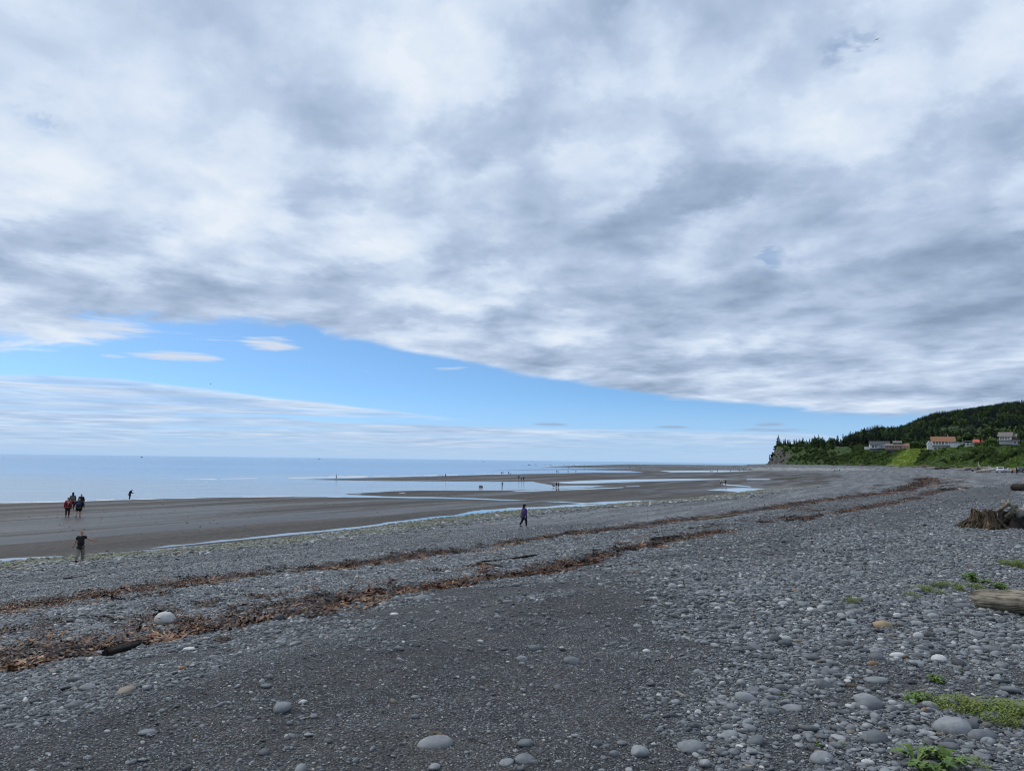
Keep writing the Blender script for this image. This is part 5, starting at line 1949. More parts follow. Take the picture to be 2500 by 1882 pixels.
patch(2230, 1700, 2400, 1745, 900, .085, 'spreading arm of the large mat of yellow-green plants')
patch(2290, 1705, 2560, 1775, 900, .095, 'large mat of yellow-green fleshy plants on the shingle')
patch(2430, 1765, 2520, 1785, 700, .07, 'low fringe of green plants below the large mat')
patch(2192, 1695, 2262, 1722, 130, .10, 'broad-leaved green plant at the end of the large mat', 'broad')
patch(2222, 1838, 2330, 1905, 90, .15, 'dark green broad-leaved plant at the lower edge of the shingle', 'broad')
patch(2340, 1862, 2450, 1910, 500, .10, 'yellow-green plants beside the dark broad-leaved one')
patch(1966, 1812, 2036, 1838, 600, .06, 'straggly olive-green plant in the bare gravel')
patch(2036, 1816, 2076, 1832, 500, .05, 'small green sprig next to the straggly olive plant')
patch(1886, 1692, 1930, 1708, 600, .05, 'small green plant alone at the gravel edge')
patch(2056, 1463, 2104, 1478, 800, .09, 'small green plant on the open shingle')
patch(2210, 1448, 2238, 1464, 800, .09, 'tiny green plant beside a brown scrap')
patch(2244, 1438, 2290, 1452, 800, .10, 'green plant in the row of low plants on the shingle')
patch(2292, 1428, 2350, 1450, 800, .12, 'wider green plant closing the row of low plants')
patch(2364, 1408, 2400, 1432, 45, .15, 'bushy dark green plant behind the weathered log', 'broad')
patch(2368, 1430, 2396, 1444, 800, .10, 'light green plant at the end of the weathered log')
patch(2474, 1374, 2512, 1396, 800, .14, 'yellowish green plant behind the weathered log at the berm')
patch(2432, 1430, 2456, 1444, 200, .10, 'small dry plant just behind the weathered log', 'broad')
patch(2240, 1540, 2300, 1554, 300, .05, 'flat yellow-green plant among blue cobbles')
patch(2276, 1656, 2310, 1674, 300, .07, 'small green plant above the stone heap', 'broad')
patch(2304, 1632, 2332, 1646, 500, .05, 'tiny light green plant beside bare gravel')
patch(2336, 1636, 2362, 1650, 500, .05, 'tiny yellow plant beside bare gravel')
patch(2250, 1812, 2272, 1832, 400, .07, 'small sprig among cobbles above the broad-leaved plant', 'broad')


# ------------------------------------------------------------------ houses on the bluff
def siding(name, color, step=0.22):
    m, nt, p = material(name, 0.7, 0.25)
    t_ = nt.node('ShaderNodeTexCoord')
    z = nt.sep(t_.outputs['Object'])[2]
    saw = nt.m('FRACT', nt.m('DIVIDE', z, step))
    n = nt.noise(t_.outputs['Object'], 1.5, 5, 0.6)
    k = nt.lin(n, 0.3, 0.7, 0.84, 1.10)
    cc = nt.node('ShaderNodeVectorMath', operation='SCALE')
    cc.inputs[0].default_value = color
    nt.put(cc.inputs['Scale'], k)
    nt.put(p.inputs['Base Color'], cc.outputs[0])
    nt.put(p.inputs['Normal'], nt.bump(saw, 0.6, 0.03))
    return m


m_white = siding('white_siding', (0.66, 0.67, 0.66))
m_lgrey = siding('light_grey_siding', (0.36, 0.39, 0.42))
m_dgrey = siding('dark_grey_siding', (0.115, 0.120, 0.125))
m_pink = siding('salmon_siding', (0.50, 0.26, 0.19))
m_brownw = siding('brown_siding', (0.16, 0.105, 0.075))
m_trim = flat('white_trim', (0.74, 0.74, 0.72), 0.6, 0.08)
m_rgrey = flat('grey_shingle_roof', (0.105, 0.112, 0.122), 0.9, 0.25, 2.5)
m_rorange = flat('orange_tile_roof', (0.30, 0.150, 0.085), 0.85, 0.22, 2.0)
m_rred = flat('red_metal_roof', (0.55, 0.11, 0.075), 0.5, 0.10, 1.0)
m_rbrown = flat('grey_brown_roof', (0.21, 0.185, 0.165), 0.9, 0.2, 2.0)
m_rwhite = flat('pale_green_roof', (0.55, 0.62, 0.57), 0.6, 0.1)
m_glass, nt, bsdf = material('window_glass', 0.06, 0.5)
bsdf.inputs['Base Color'].default_value = (0.02, 0.025, 0.03, 1)
m_conc = flat('concrete', (0.36, 0.35, 0.33), 0.9, 0.15)


def box_me(name, x0, x1, y0, y1, z0, z1, mat):
    V = [(x, y, z) for z in (z0, z1) for x, y in ((x0, y0), (x1, y0), (x1, y1), (x0, y1))]
    Fc = [(3, 2, 1, 0), (4, 5, 6, 7), (0, 1, 5, 4), (1, 2, 6, 5), (2, 3, 7, 6), (3, 0, 4, 7)]
    return mesh_np(name, V, Fc, mat, False)


def gable_me(name, x0, x1, y0, y1, z0, ze, zr, mat, axis='x'):
    """walls with gable ends; the ridge runs along the given axis"""
    if axis == 'x':
        ym = (y0 + y1) / 2
        V = [(x0, y0, z0), (x1, y0, z0), (x1, y1, z0), (x0, y1, z0), (x0, y0, ze), (x1, y0, ze), (x1, y1, ze), (x0, y1, ze), (x0, ym, zr), (x1, ym, zr)]
        Fc = [(0, 1, 5, 4), (2, 3, 7, 6), (1, 2, 6, 9, 5), (3, 0, 4, 8, 7), (4, 5, 9, 8), (6, 7, 8, 9)]
    else:
        xm = (x0 + x1) / 2
        V = [(x0, y0, z0), (x1, y0, z0), (x1, y1, z0), (x0, y1, z0), (x0, y0, ze), (x1, y0, ze), (x1, y1, ze), (x0, y1, ze), (xm, y0, zr), (xm, y1, zr)]
        Fc = [(0, 1, 5, 8, 4), (2, 3, 7, 9, 6), (1, 2, 6, 5), (3, 0, 4, 7), (5, 6, 9, 8), (7, 4, 8, 9)]
    return mesh_np(name, V, Fc, mat, False)


def roof_me(name, x0, x1, y0, y1, ze, zr, mat, axis='x', over=0.5, th=0.16):
    V, Fc = [], []

    def slab(pts):
        i = len(V)
        V.extend(pts)
        V.extend([(p[0], p[1], p[2] - th) for p in pts])
        Fc.extend([(i, i + 1, i + 2, i + 3), (i + 7, i + 6, i + 5, i + 4), (i, i + 4, i + 5, i + 1), (i + 1, i + 5, i + 6, i + 2), (i + 2, i + 6, i + 7, i + 3), (i + 3, i + 7, i + 4, i)])
    lift = th + 0.03
    if axis == 'x':
        ym = (y0 + y1) / 2
        k = (zr - ze) / (ym - y0)
        slab([(x0 - over, y0 - over, ze - k * over + lift), (x1 + over, y0 - over, ze - k * over + lift), (x1 + over, ym, zr + lift), (x0 - over, ym, zr + lift)])
        slab([(x0 - over, ym, zr + lift), (x1 + over, ym, zr + lift), (x1 + over, y1 + over, ze - k * over + lift), (x0 - over, y1 + over, ze - k * over + lift)])
    else:
        xm = (x0 + x1) / 2
        k = (zr - ze) / (xm - x0)
        slab([(x0 - over, y0 - over, ze - k * over + lift), (xm, y0 - over, zr + lift), (xm, y1 + over, zr + lift), (x0 - over, y1 + over, ze - k * over + lift)])
        slab([(xm, y0 - over, zr + lift), (x1 + over, y0 - over, ze - k * over + lift), (x1 + over, y1 + over, ze - k * over + lift), (xm, y1 + over, zr + lift)])
    return mesh_np(name, V, Fc, mat, False)


def window(parent, x, z, w, h, face, at_, name='window'):
    """window set in a wall; face 'y' looks along -Y, 'x' along -X"""
    if face == 'y':
        o = obj(name, box_me(name, x - w / 2, x + w / 2, at_ - .03, at_ + .05, z, z + h, m_glass), parent)
        V = [(x - w / 2 - .1, x + w / 2 + .1, z + h, z + h + .1), (x - w / 2 - .1, x + w / 2 + .1, z - .1, z), (x - w / 2 - .1, x - w / 2, z, z + h), (x + w / 2, x + w / 2 + .1, z, z + h), (x - .04, x + .04, z, z + h)]
        bm = bmesh.new()
        for a, b2, c_, d_ in V:
            t = bpy.data.meshes.new('t')
            t2 = box_me('t', a, b2, at_ - .08, at_ + .04, c_, d_, m_trim)
            bm.from_mesh(t2)
        me = bpy.data.meshes.new('frame')
        bm.to_mesh(me)
        bm.free()
        me.materials.append(m_trim)
        obj('frame', me, o)
    else:
        o = obj(name, box_me(name, at_ - .03, at_ + .05, x - w / 2, x + w / 2, z, z + h, m_glass), parent)
        me = box_me('frame', at_ - .06, at_ + .02, x - w / 2 - .1, x + w / 2 + .1, z + h, z + h + .12, m_trim)
        obj('frame', me, o)
    return o


def deck(parent, x0, x1, y0, y1, z, mat, posts=True):
    o = obj('balcony', box_me('balcony', x0, x1, y0, y1, z - .15, z, mat), parent)
    rail = bmesh.new()
    for zz in (z + .5, z + 1.0):
        rail.from_mesh(box_me('t', x0, x1, y0, y0 + .06, zz - .05, zz, mat))
    n = max(2, int((x1 - x0) / 1.2))
    for i in range(n + 1):
        xx = x0 + (x1 - x0 - .08) * i / n
        rail.from_mesh(box_me('t', xx, xx + .08, y0 + .005, y0 + .055, z + .002, z + .98, mat))
    me = bpy.data.meshes.new('railing')
    rail.to_mesh(me)
    rail.free()
    me.materials.append(mat)
    obj('railing', me, o)
    if posts:
        for xx in (x0 + .1, (x0 + x1) / 2, x1 - .25):
            obj('post', box_me('post', xx, xx + .15, y0 + .08, y0 + .23, -1.5, z - .155, mat), parent)
    return o


def house_at(px, py_base, px_w, w_m, s_min=18, s_max=60):
    """stand a house where its width in the photograph and its usual width agree, on the bluff top"""
    d_want = w_m * F / px_w
    d = px_dir(px, py_base)
    h_ = math.hypot(d.x, d.y)
    best = None
    t = np.linspace(200, 1200, 2500)
    x, y = d.x / h_ * t, d.y / h_ * t
    s = base_dist(x, y)
    ok = (s >= s_min) & (s <= s_max)
    tt = t[ok]
    i = int(np.argmin(np.abs(tt - d_want)))
    p = Vector((d.x / h_ * tt[i], d.y / h_ * tt[i], 0))
    zt = CZ + d.z / h_ * tt[i]
    zg = float(bluff_height(p.x, p.y))
    sc_ = px_w * tt[i] / F / w_m
    p.z = zt
    print('house', px, 'd %.0f want %.0f ground %.1f base %.1f scale %.2f' % (tt[i], d_want, zg, zt, sc_))
    return p, sc_, zg - zt


def house(px, pyb, pxw, wm, rz, label, s_min=24, s_max=60):
    p, sc_, dz_ = house_at(px, pyb, pxw, wm, s_min, s_max)
    face = math.atan2(p.x, p.y)
    o = empty('house', p, -face + rz, label=label, cat='house')
    o.scale = (sc_, sc_, sc_)
    obj('foundation', box_me('foundation', -wm / 2 + .6, wm / 2 - .6, .45, 6, min(-3.0, dz_ / sc_ - 1.0), -.002, m_dgrey), o)
    return o


# grey and white gabled house
h = house(2149, 1094.5, 39, 16.0, 0.12, 'grey and white gabled house with a dark grey roof on the bluff')
obj('wall', gable_me('wall', -8, 8, 2.0, 9, 0, 3.4, 6.4, m_white, 'x'), h)
obj('roof', roof_me('roof', -8, 8, 2.0, 9, 3.4, 6.4, m_rgrey, 'x'), h)
wg = obj('front_wing', gable_me('front_wing', -1.6, 7.6, -1.2, 3.0, 0, 3.1, 5.2, m_lgrey, 'y'), h)
obj('wing_roof', roof_me('wing_roof', -1.6, 7.6, -1.2, 4.0, 3.1, 5.2, m_rgrey, 'y', .45), h)
window(h, 1.0, 1.0, 1.2, 1.4, 'y', -1.2)
window(h, 4.6, 1.0, 1.6, 1.4, 'y', -1.2)
window(h, -5.6, 0.9, 1.6, 1.6, 'y', 2.0)
window(h, -3.2, 0.9, 1.2, 1.6, 'y', 2.0)
window(h, 5.0, 3.0, 1.2, 1.1, 'x', -8.0)
obj('annex', box_me('annex', -12.0, -8.02, 4, 7, -1.0, 1.6, m_white), h)
# salmon building with a brown roof and a small upper storey
h = house(2191, 1096.5, 46, 18.0, -0.05, 'low salmon-pink building with a brown roof beside the grey house', 20)
obj('wall', gable_me('wall', -9, 9, 0, 7, 0, 3.1, 4.5, m_pink, 'x'), h)
obj('roof', roof_me('roof', -9, 3.4, 0, 7, 3.1, 4.6, m_rbrown, 'x', .7), h)
obj('wing_wall', box_me('wing_wall', 3.6, 9.4, -2.0, -0.02, 0, 3.6, m_pink), h)
obj('upper_storey', gable_me('upper_storey', -3.2, 3.0, 2.0, 6, 3.6, 5.6, 6.9, m_brownw, 'x'), h)
obj('upper_roof', roof_me('upper_roof', -3.2, 3.0, 2.0, 6, 5.6, 6.9, m_rbrown, 'x', .5), h)
for x in (-7.5, -5.4, -3.3, -1.2, 0.9):
    window(h, x, 0.8, 1.3, 1.5, 'y', 0.0)
window(h, 5.2, 1.0, 1.0, 1.4, 'y', -2.0)
window(h, 7.6, 1.0, 1.0, 1.4, 'y', -2.0)
window(h, 0.0, 4.6, 1.4, 0.8, 'y', 2.0)
obj('door', box_me('door', 2.0, 2.95, -.06, .04, 0, 2.1, m_brownw), h)
obj('chimney', box_me('chimney', -1.5, -.9, 4.6, 5.2, 5.6, 7.9, m_conc), h)
# two-storey house with an orange roof
h = house(2304, 1094.0, 44, 14.5, 0.10, 'two-storey white and dark grey house with an orange roof on the bluff')
obj('wall', gable_me('wall', -7, 3.6, 0, 8.5, -2.0, 4.9, 8.0, m_white, 'x'), h)
obj('side_wall', gable_me('side_wall', 3.62, 7, 0.02, 8.48, -2.0, 4.86, 7.9, m_dgrey, 'x'), h)
rf = obj('roof', roof_me('roof', -6.8, 6.9, 0, 8.5, 4.9, 8.0, m_rorange, 'x', .75), h)
obj('chimney', box_me('chimney', 3.0, 3.6, 5.2, 5.9, 6.0, 9.6, m_conc), rf)
deck(h, -8.6, 4.0, -2.2, -0.02, 2.2, m_trim)
for x in (-5.6, -3.8, -2.0, -0.2, 1.8):
    window(h, x, 2.5, 1.25, 1.9, 'y', 0.0)
for x in (-5.0, -2.6, 0.6):
    window(h, x, -1.0, 1.3, 1.5, 'y', 0.0)
window(h, 5.3, 2.6, 1.2, 1.2, 'y', 0.02)
window(h, 2.4, 2.4, 1.3, 1.5, 'x', -7.0)
window(h, 5.6, 2.4, 1.3, 1.5, 'x', -7.0)
window(h, 4.2, 5.4, 1.0, 1.0, 'x', -7.0)
wing = obj('wing', gable_me('wing', -9.6, -7.05, 2.5, 7.5, -1.0, 3.2, 5.0, m_white, 'y'), h)
obj('wing_roof', roof_me('wing_roof', -9.6, -7.3, 2.5, 7.5, 3.2, 5.0, m_rwhite, 'y', .25), h)
# low white building with curved pale roofs
h = house(2349, 1089.0, 48, 15.0, 0.0, 'low white building with rounded pale roofs behind bushes', 30)


def arch_me(name, x0, x1, y0, y1, z0, rise, mat, n=12):
    V, Fc = [], []
    for i in range(n + 1):
        t = i / n
        x = x0 + (x1 - x0) * t
        z = z0 + rise * math.sin(math.pi * (0.12 + 0.76 * t)) - rise * math.sin(math.pi * .12)
        V += [(x, y0, z), (x, y1, z), (x, y0, z - .2), (x, y1, z - .2)]
    for i in range(n):
        a, b2 = i * 4, i * 4 + 4
        Fc += [(a, b2, b2 + 1, a + 1), (a + 2, a + 3, b2 + 3, b2 + 2), (a, a + 2, b2 + 2, b2), (a + 1, b2 + 1, b2 + 3, a + 3)]
    Fc += [(0, 1, 3, 2), (n * 4, n * 4 + 2, n * 4 + 3, n * 4 + 1)]
    return mesh_np(name, V, Fc, mat, True)


obj('wall', box_me('wall', -6.8, 7.0, 0.3, 7, -1.5, 2.2, m_white), h)
obj('roof', arch_me('roof', -1.0, 7.6, -.4, 7.5, 2.25, 1.9, m_rwhite), h)
obj('roof', arch_me('roof', -7.6, -0.9, -.4, 7.5, 2.25, 1.2, m_rwhite), h)
for x in (1.2, 3.2, 5.2):
    window(h, x, 0.7, 1.2, 1.2, 'y', 0.3)
for x in (0.5, 6.8):
    obj('vent_pipe', tube_mesh('vent_pipe', [(x, 3, 3.0), (x, 3, 4.9)], [.12, .12], 8, m_conc), h)
# red roof among bushes
h = house(2393, 1090.0, 26, 9.0, -0.15, 'small house with a bright red roof half hidden by bushes', 42, 80)
obj('wall', gable_me('wall', -4.2, 4.2, 0, 6, -1, 3.0, 4.9, m_lgrey, 'x'), h)
obj('roof', roof_me('roof', -4.2, 4.2, 0, 6, 3.0, 5.0, m_rred, 'x', .6), h)
window(h, -1.5, 1.0, 1.2, 1.2, 'y', 0.0)
window(h, 1.8, 1.0, 1.2, 1.2, 'y', 0.0)
# grey-brown roofed house above the flats
h = house(2464, 1081.0, 37, 14.0, -0.12, 'tall house with pitched grey-brown roofs and white windows above the slope', 30)
obj('wall', gable_me('wall', -6.5, 1.6, 0, 8, -1.0, 5.4, 7.4, m_white, 'x'), h)
obj('roof', roof_me('roof', -6.5, 1.6, 0, 8, 5.4, 8.2, m_rbrown, 'x', .9), h)
obj('rear_wall', gable_me('rear_wall', 1.62, 4.4, 1.5, 8, -1.0, 4.8, 6.6, m_brownw, 'x'), h)
obj('rear_roof', roof_me('rear_roof', 1.9, 4.4, 1.5, 8, 4.8, 6.9, m_rbrown, 'x', .6), h)
obj('porch_wall', box_me('porch_wall', 1.8, 9.0, -2.6, 1.4, -1.6, 2.0, m_lgrey), h)
obj('porch_roof', box_me('porch_roof', 1.2, 9.6, -3.2, 1.45, 2.03, 2.3, m_rbrown), h)
deck(h, -7.2, 1.1, -2.4, -.02, 2.3, m_trim)
for x in (-5.4, -3.7, -2.0, -0.3):
    window(h, x, 2.7, 1.2, 1.7, 'y', 0.0)
window(h, 4.0, -.3, 1.4, 1.3, 'y', -2.6)
window(h, 6.8, -.3, 1.4, 1.3, 'y', -2.6)
# cottages lower down in the shrubs
h = house(2057, 1101.0, 25, 14.0, 0.3, 'small grey-roofed cottage low among the shrubs', 16, 60)
obj('wall', gable_me('wall', -7, 0, 0, 7, -2, 3.2, 5.6, m_lgrey, 'y'), h)
obj('roof', roof_me('roof', -7, 0, 0, 7, 3.2, 5.6, m_rgrey, 'y', .6), h)
obj('wing_wall', gable_me('wing_wall', 0.02, 7, -2.0, 5, -2, 1.8, 3.8, m_white, 'y'), h)
obj('wing_roof', roof_me('wing_roof', 0.7, 7, -2.0, 5, 1.8, 3.8, m_rgrey, 'y', .5), h)
window(h, -3.5, 0.6, 1.6, 1.4, 'y', 0.0)
window(h, 3.5, 0.0, 1.6, 1.2, 'y', -2.0)
h = house(2090, 1092.0, 12, 7.0, 0.0, 'tiny shed with a grey roof above the shrub slope', 30, 70)
obj('wall', gable_me('wall', -3.3, 3.3, 0, 5, -2, 2.4, 3.8, m_dgrey, 'y'), h)
obj('roof', roof_me('roof', -3.3, 3.3, 0, 5, 2.4, 3.8, m_rgrey, 'y', .4), h)
window(h, 0, 0.6, 1.2, 1.0, 'y', 0.0)


# ------------------------------------------------------------------ vehicles at the end of the beach track
m_paint_w = flat('white_paint', (0.72, 0.72, 0.71), 0.35, 0.04, 1.0, 0.5)
m_paint_d = flat('dark_paint', (0.05, 0.06, 0.07), 0.35, 0.05, 1.0, 0.5)
m_tyre = flat('tyre_rubber', (0.02, 0.02, 0.02), 0.9, 0.1)
m_rim = flat('wheel_rim', (0.45, 0.45, 0.45), 0.4, 0.1, metal=0.8)
m_lamp = flat('lamp_glass', (0.5, 0.48, 0.42), 0.2, 0.05)


def profile_body(name, prof, half, mat, bev=0.08):
    """closed side outline (x, z) pushed out to both sides and rounded"""
    bm = bmesh.new()
    a = [bm.verts.new((x, -half, z)) for x, z in prof]
    b2 = [bm.verts.new((x, half, z)) for x, z in prof]
    bm.faces.new(a)
    bm.faces.new(b2[::-1])
    n = len(prof)
    for i in range(n):
        bm.faces.new((a[(i + 1) % n], a[i], b2[i], b2[(i + 1) % n]))
    bmesh.ops.recalc_face_normals(bm, faces=bm.faces)
    bmesh.ops.bevel(bm, geom=list(bm.edges), offset=bev, segments=2, affect='EDGES')
    me = bpy.data.meshes.new(name)
    bm.to_mesh(me)
    bm.free()
    me.materials.append(mat)
    return me


def wheel(parent, x, y, r):
    w = obj('wheel', tube_mesh('wheel', [(x, y - .11, r), (x, y + .11, r)], [r * .62, r * .62], 16, m_rim), parent)
    V, Fc = [], []
    n = 20
    for i in range(n):
        a = 2 * math.pi * i / n
        for rr_, yy in ((r, -.10), (r, .10), (r * .62, .115), (r * .62, -.115)):
            V.append((x + math.cos(a) * rr_, y + yy, r + math.sin(a) * rr_))
    for i in range(n):
        j = (i + 1) % n
        for q in range(4):
            q2 = (q + 1) % 4
            Fc.append((i * 4 + q, j * 4 + q, j * 4 + q2, i * 4 + q2))
    obj('tyre', mesh_np('tyre', V, Fc, m_tyre, True), w)


def vehicle(name, px, py, rz, label, prof, half, mat, wins, wheels, r, cat, lamps, d_fix):
    d = px_dir(px, py)
    hlen_ = math.hypot(d.x, d.y)
    x, y = d.x / hlen_ * d_fix, d.y / hlen_ * d_fix
    z = max(float(height(x, y)), float(bluff_height(x, y)))
    o = empty(name, (x, y, z), rz, label=label, cat=cat)
    body = obj('body', profile_body('body', prof, half, mat), o)
    for (x0, x1, z0, z1) in wins:
        for sg in (-1, 1):
            obj('window', box_me('window', x0, x1, sg * half - .012 * (sg < 0) - .002, sg * half + .012 * (sg > 0) + .002, z0, z1, m_glass), o)
    for wx in wheels:
        for sg in (-1, 1):
            wheel(o, wx, sg * (half - .1), r)
    for lx, lz in lamps:
        for sg in (-1, 1):
            obj('headlight', box_me('headlight', lx - .03, lx + .03, sg * half * .7 - .12, sg * half * .7 + .12, lz, lz + .16, m_lamp), o)
    print(name, x, y, z)
    return o


SUV = [(-2.2, .45), (2.2, .45), (2.25, 1.0), (1.3, 1.15), (.7, 1.8), (-2.0, 1.85), (-2.25, 1.1)]
vehicle('parked_car', 2441, 1136.5, -2.05, 'white off-road car parked behind the bleached driftwood', SUV, .92, m_paint_w,
        [(-1.8, -.7, 1.2, 1.68), (-.55, .5, 1.2, 1.68)], (-1.4, 1.45), .38, 'car', [(2.22, .75)], 282)
vehicle('parked_car', 2455, 1138.0, -2.35, 'small white car parked beside the white off-road car', [(-2.1, .35), (2.1, .35), (2.15, .8), (1.2, .98), (.5, 1.45), (-1.2, 1.48), (-1.9, 1.0), (-2.15, .9)], .86, m_paint_w,
        [(-1.3, -.3, 1.02, 1.36), (-.2, .55, 1.02, 1.36)], (-1.3, 1.35), .32, 'car', [(2.13, .62)], 285)
vehicle('parked_car', 2498, 1140.5, -2.7, 'dark off-road car parked in the grass below the bluff', SUV, .92, m_paint_d,
        [(-1.8, -.7, 1.2, 1.68), (-.55, .5, 1.2, 1.68)], (-1.4, 1.45), .38, 'car', [(2.22, .75)], 272)
for o in [q for q in bpy.data.objects if q.name.startswith('parked_car')]:
    mt = o.children[0]
    gl = obj('windscreen', mesh_np('windscreen', [(1.27, -.72, 1.2), (1.27, .72, 1.2), (.80, .66, 1.70), (.80, -.66, 1.70)] if 'off-road' in o['label'] else [(1.14, -.66, 1.05), (1.14, .66, 1.05), (.62, .6, 1.38), (.62, -.6, 1.38)], [(0, 1, 2, 3)], m_glass, False), o)
    gl.location = (0.04, 0, 0.03)


# ------------------------------------------------------------------ boats and birds
m_hull = flat('boat_paint', (0.70, 0.70, 0.68), 0.4, 0.1)
m_hull_d = flat('dark_boat_paint', (0.06, 0.07, 0.09), 0.5, 0.1)


def boat(px, py, L, mat, label, cabin=True):
    d = px_dir(px, py)
    t = -(CZ - 0.03) / d.z
    p = Vector((d.x * t, d.y * t, 0.0))
    s = L / 10.0
    root = empty('boat', p, random.uniform(-.5, .5), label=label, cat='boat')
    root.scale = (s, s, s)
    V, Fc = [], []
    st = [(-5, 1.3, 1.3), (-3, 1.55, 1.3), (0, 1.6, 1.35), (3, 1.2, 1.6), (4.5, .5, 1.9), (5.2, .05, 2.05)]
    for x, hw, zt in st:
        V += [(x, -hw, zt), (x, -hw * .75, .3), (x, 0, -.4), (x, hw * .75, .3), (x, hw, zt)]
    for i in range(len(st) - 1):
        for k in range(4):
            a = i * 5 + k
            Fc.append((a, a + 5, a + 6, a + 1))
        Fc.append((i * 5 + 4, i * 5 + 9, i * 5 + 5, i * 5))
    Fc.append((0, 1, 2, 3, 4))
    obj('hull', mesh_np('hull', V, Fc, mat, False), root)
    if cabin:
        c_ = obj('cabin', profile_body('cabin', [(-2.2, 1.3), (1.6, 1.4), (1.0, 3.6), (-2.0, 3.6)], .95, m_hull, .1), root)
        obj('window', box_me('window', -1.6, .6, -.975, .975, 2.5, 3.1, m_glass), c_)
        obj('mast', tube_mesh('mast', [(-1.5, 0, 3.6), (-1.5, 0, 6.4)], [.07, .04], 6, m_hull), root)
    return root


boat(779, 1120.8, 12, m_hull, 'small white motorboat out on the blue water')
boat(346, 1116.6, 9, m_hull_d, 'small dark boat low on the calm water')
boat(1840 - 660, 1127.0, 8, m_hull_d, 'tiny dark skiff far out on the sea', False)
m_bird = flat('bird_feathers', (0.03, 0.03, 0.035), 0.8, 0.1)
for px, py, dist_, lab in ((514, 937, 160.0, 'bird in flight low over the sea against the blue gap'), (2141, 97, 120.0, 'bird in flight high under the cloud deck')):
    d = px_dir(px, py)
    p = Vector((0, 0, CZ)) + d * dist_
    root = empty('flying_bird', p, 0.6, label=lab, cat='bird')
    root.scale = (.7, .7, .7)
    obj('body', tube_mesh('body', [(-.28, 0, 0), (-.12, 0, .0), (.08, 0, .01), (.2, 0, .03), (.29, 0, .03)], [.015, .06, .07, .045, .012], 8, m_bird), root)
    for sg in (-1, 1):
        obj('wing', mesh_np('wing', [(-.06, 0, .02), (.1, 0, .02), (.12, sg * .34, .14), (-.02, sg * .34, .13), (.02, sg * .74, .05), (-.06, sg * .70, .04), (-.06, 0, .0), (.1, 0, .0), (.12, sg * .34, .125), (-.02, sg * .34, .115)],
                            [(0, 1, 2, 3), (3, 2, 4, 5), (6, 9, 8, 7), (9, 5, 4, 8), (1, 7, 8, 2), (0, 3, 9, 6)], m_bird, False), root)
    obj('tail', mesh_np('tail', [(-.25, -.02, 0), (-.25, .02, 0), (-.42, .07, 0), (-.42, -.07, 0), (-.25, -.02, -.012), (-.25, .02, -.012), (-.42, .07, -.006), (-.42, -.07, -.006)], [(0, 1, 2, 3), (7, 6, 5, 4)], m_bird, False), root)


# ------------------------------------------------------------------ people and dogs
SKIN_SCENE = bpy.data.scenes.new('workbench')          # only to grow the surfaces in; removed at the end


def skin_mesh(name, chain, edges, mat, sub=1, root=0):
    """continuous surface grown round a skeleton: chain = [((x, y, z), (rx, ry)), ...]"""
    me = bpy.data.meshes.new(name)
    me.from_pydata([c_[0] for c_ in chain], edges, [])
    o = bpy.data.objects.new(name, me)
    SKIN_SCENE.collection.objects.link(o)
    o.modifiers.new('skin', 'SKIN')
    sv = me.skin_vertices[0].data
    for i, c_ in enumerate(chain):
        r_ = c_[1] if isinstance(c_[1], tuple) else (c_[1], c_[1])
        r_ = (r_[0] * 1.22, r_[1] * 1.22)
        sv[i].radius = r_
        sv[i].use_root = (i == root)
    o.modifiers['skin'].use_smooth_shade = True
    o.modifiers['skin'].branch_smoothing = 0.6
    ss = o.modifiers.new('sub', 'SUBSURF')
    ss.levels = ss.render_levels = sub
    with bpy.context.temp_override(scene=SKIN_SCENE, view_layer=SKIN_SCENE.view_layers[0]):
        dg = bpy.context.evaluated_depsgraph_get()
        dg.update()
        res = bpy.data.meshes.new_from_object(o.evaluated_get(dg))
    res.name = name
    res.materials.clear()
    res.materials.append(mat)
    bpy.data.objects.remove(o)
    return res


def hmat(name, c_, rough=0.8):
    return flat(name, c_, rough, 0.18, 9.0)


m_skin = hmat('skin', (0.44, 0.255, 0.18), 0.6)
m_cloth = {
    'black': hmat('black_cloth', (0.012, 0.012, 0.014)), 'navy': hmat('navy_cloth', (0.018, 0.024, 0.045)), 'red': hmat('red_cloth', (0.42, 0.020, 0.030)), 'grey': hmat('grey_cloth', (0.135, 0.135, 0.130)),
    'brown': hmat('brown_cloth', (0.060, 0.034, 0.024)), 'tan': hmat('tan_cloth', (0.215, 0.190, 0.150)), 'purple': hmat('purple_cloth', (0.060, 0.035, 0.135)), 'maroon': hmat('maroon_cloth', (0.045, 0.012, 0.014)),
    'white': hmat('white_cloth', (0.68, 0.68, 0.66)), 'orange': hmat('orange_cloth', (0.45, 0.17, 0.10)), 'blue': hmat('blue_cloth', (0.20, 0.28, 0.38)), 'dusk': hmat('dusk_blue_cloth', (0.030, 0.035, 0.075)),
    'shoe': hmat('shoe', (0.014, 0.012, 0.012)), 'blond': hmat('blond_hair', (0.36, 0.25, 0.13)), 'dark': hmat('dark_hair', (0.014, 0.010, 0.009)), 'ash': hmat('grey_hair', (0.16, 0.15, 0.14)), 'eye': hmat('eye', (0.01, 0.01, 0.01), 0.2)}


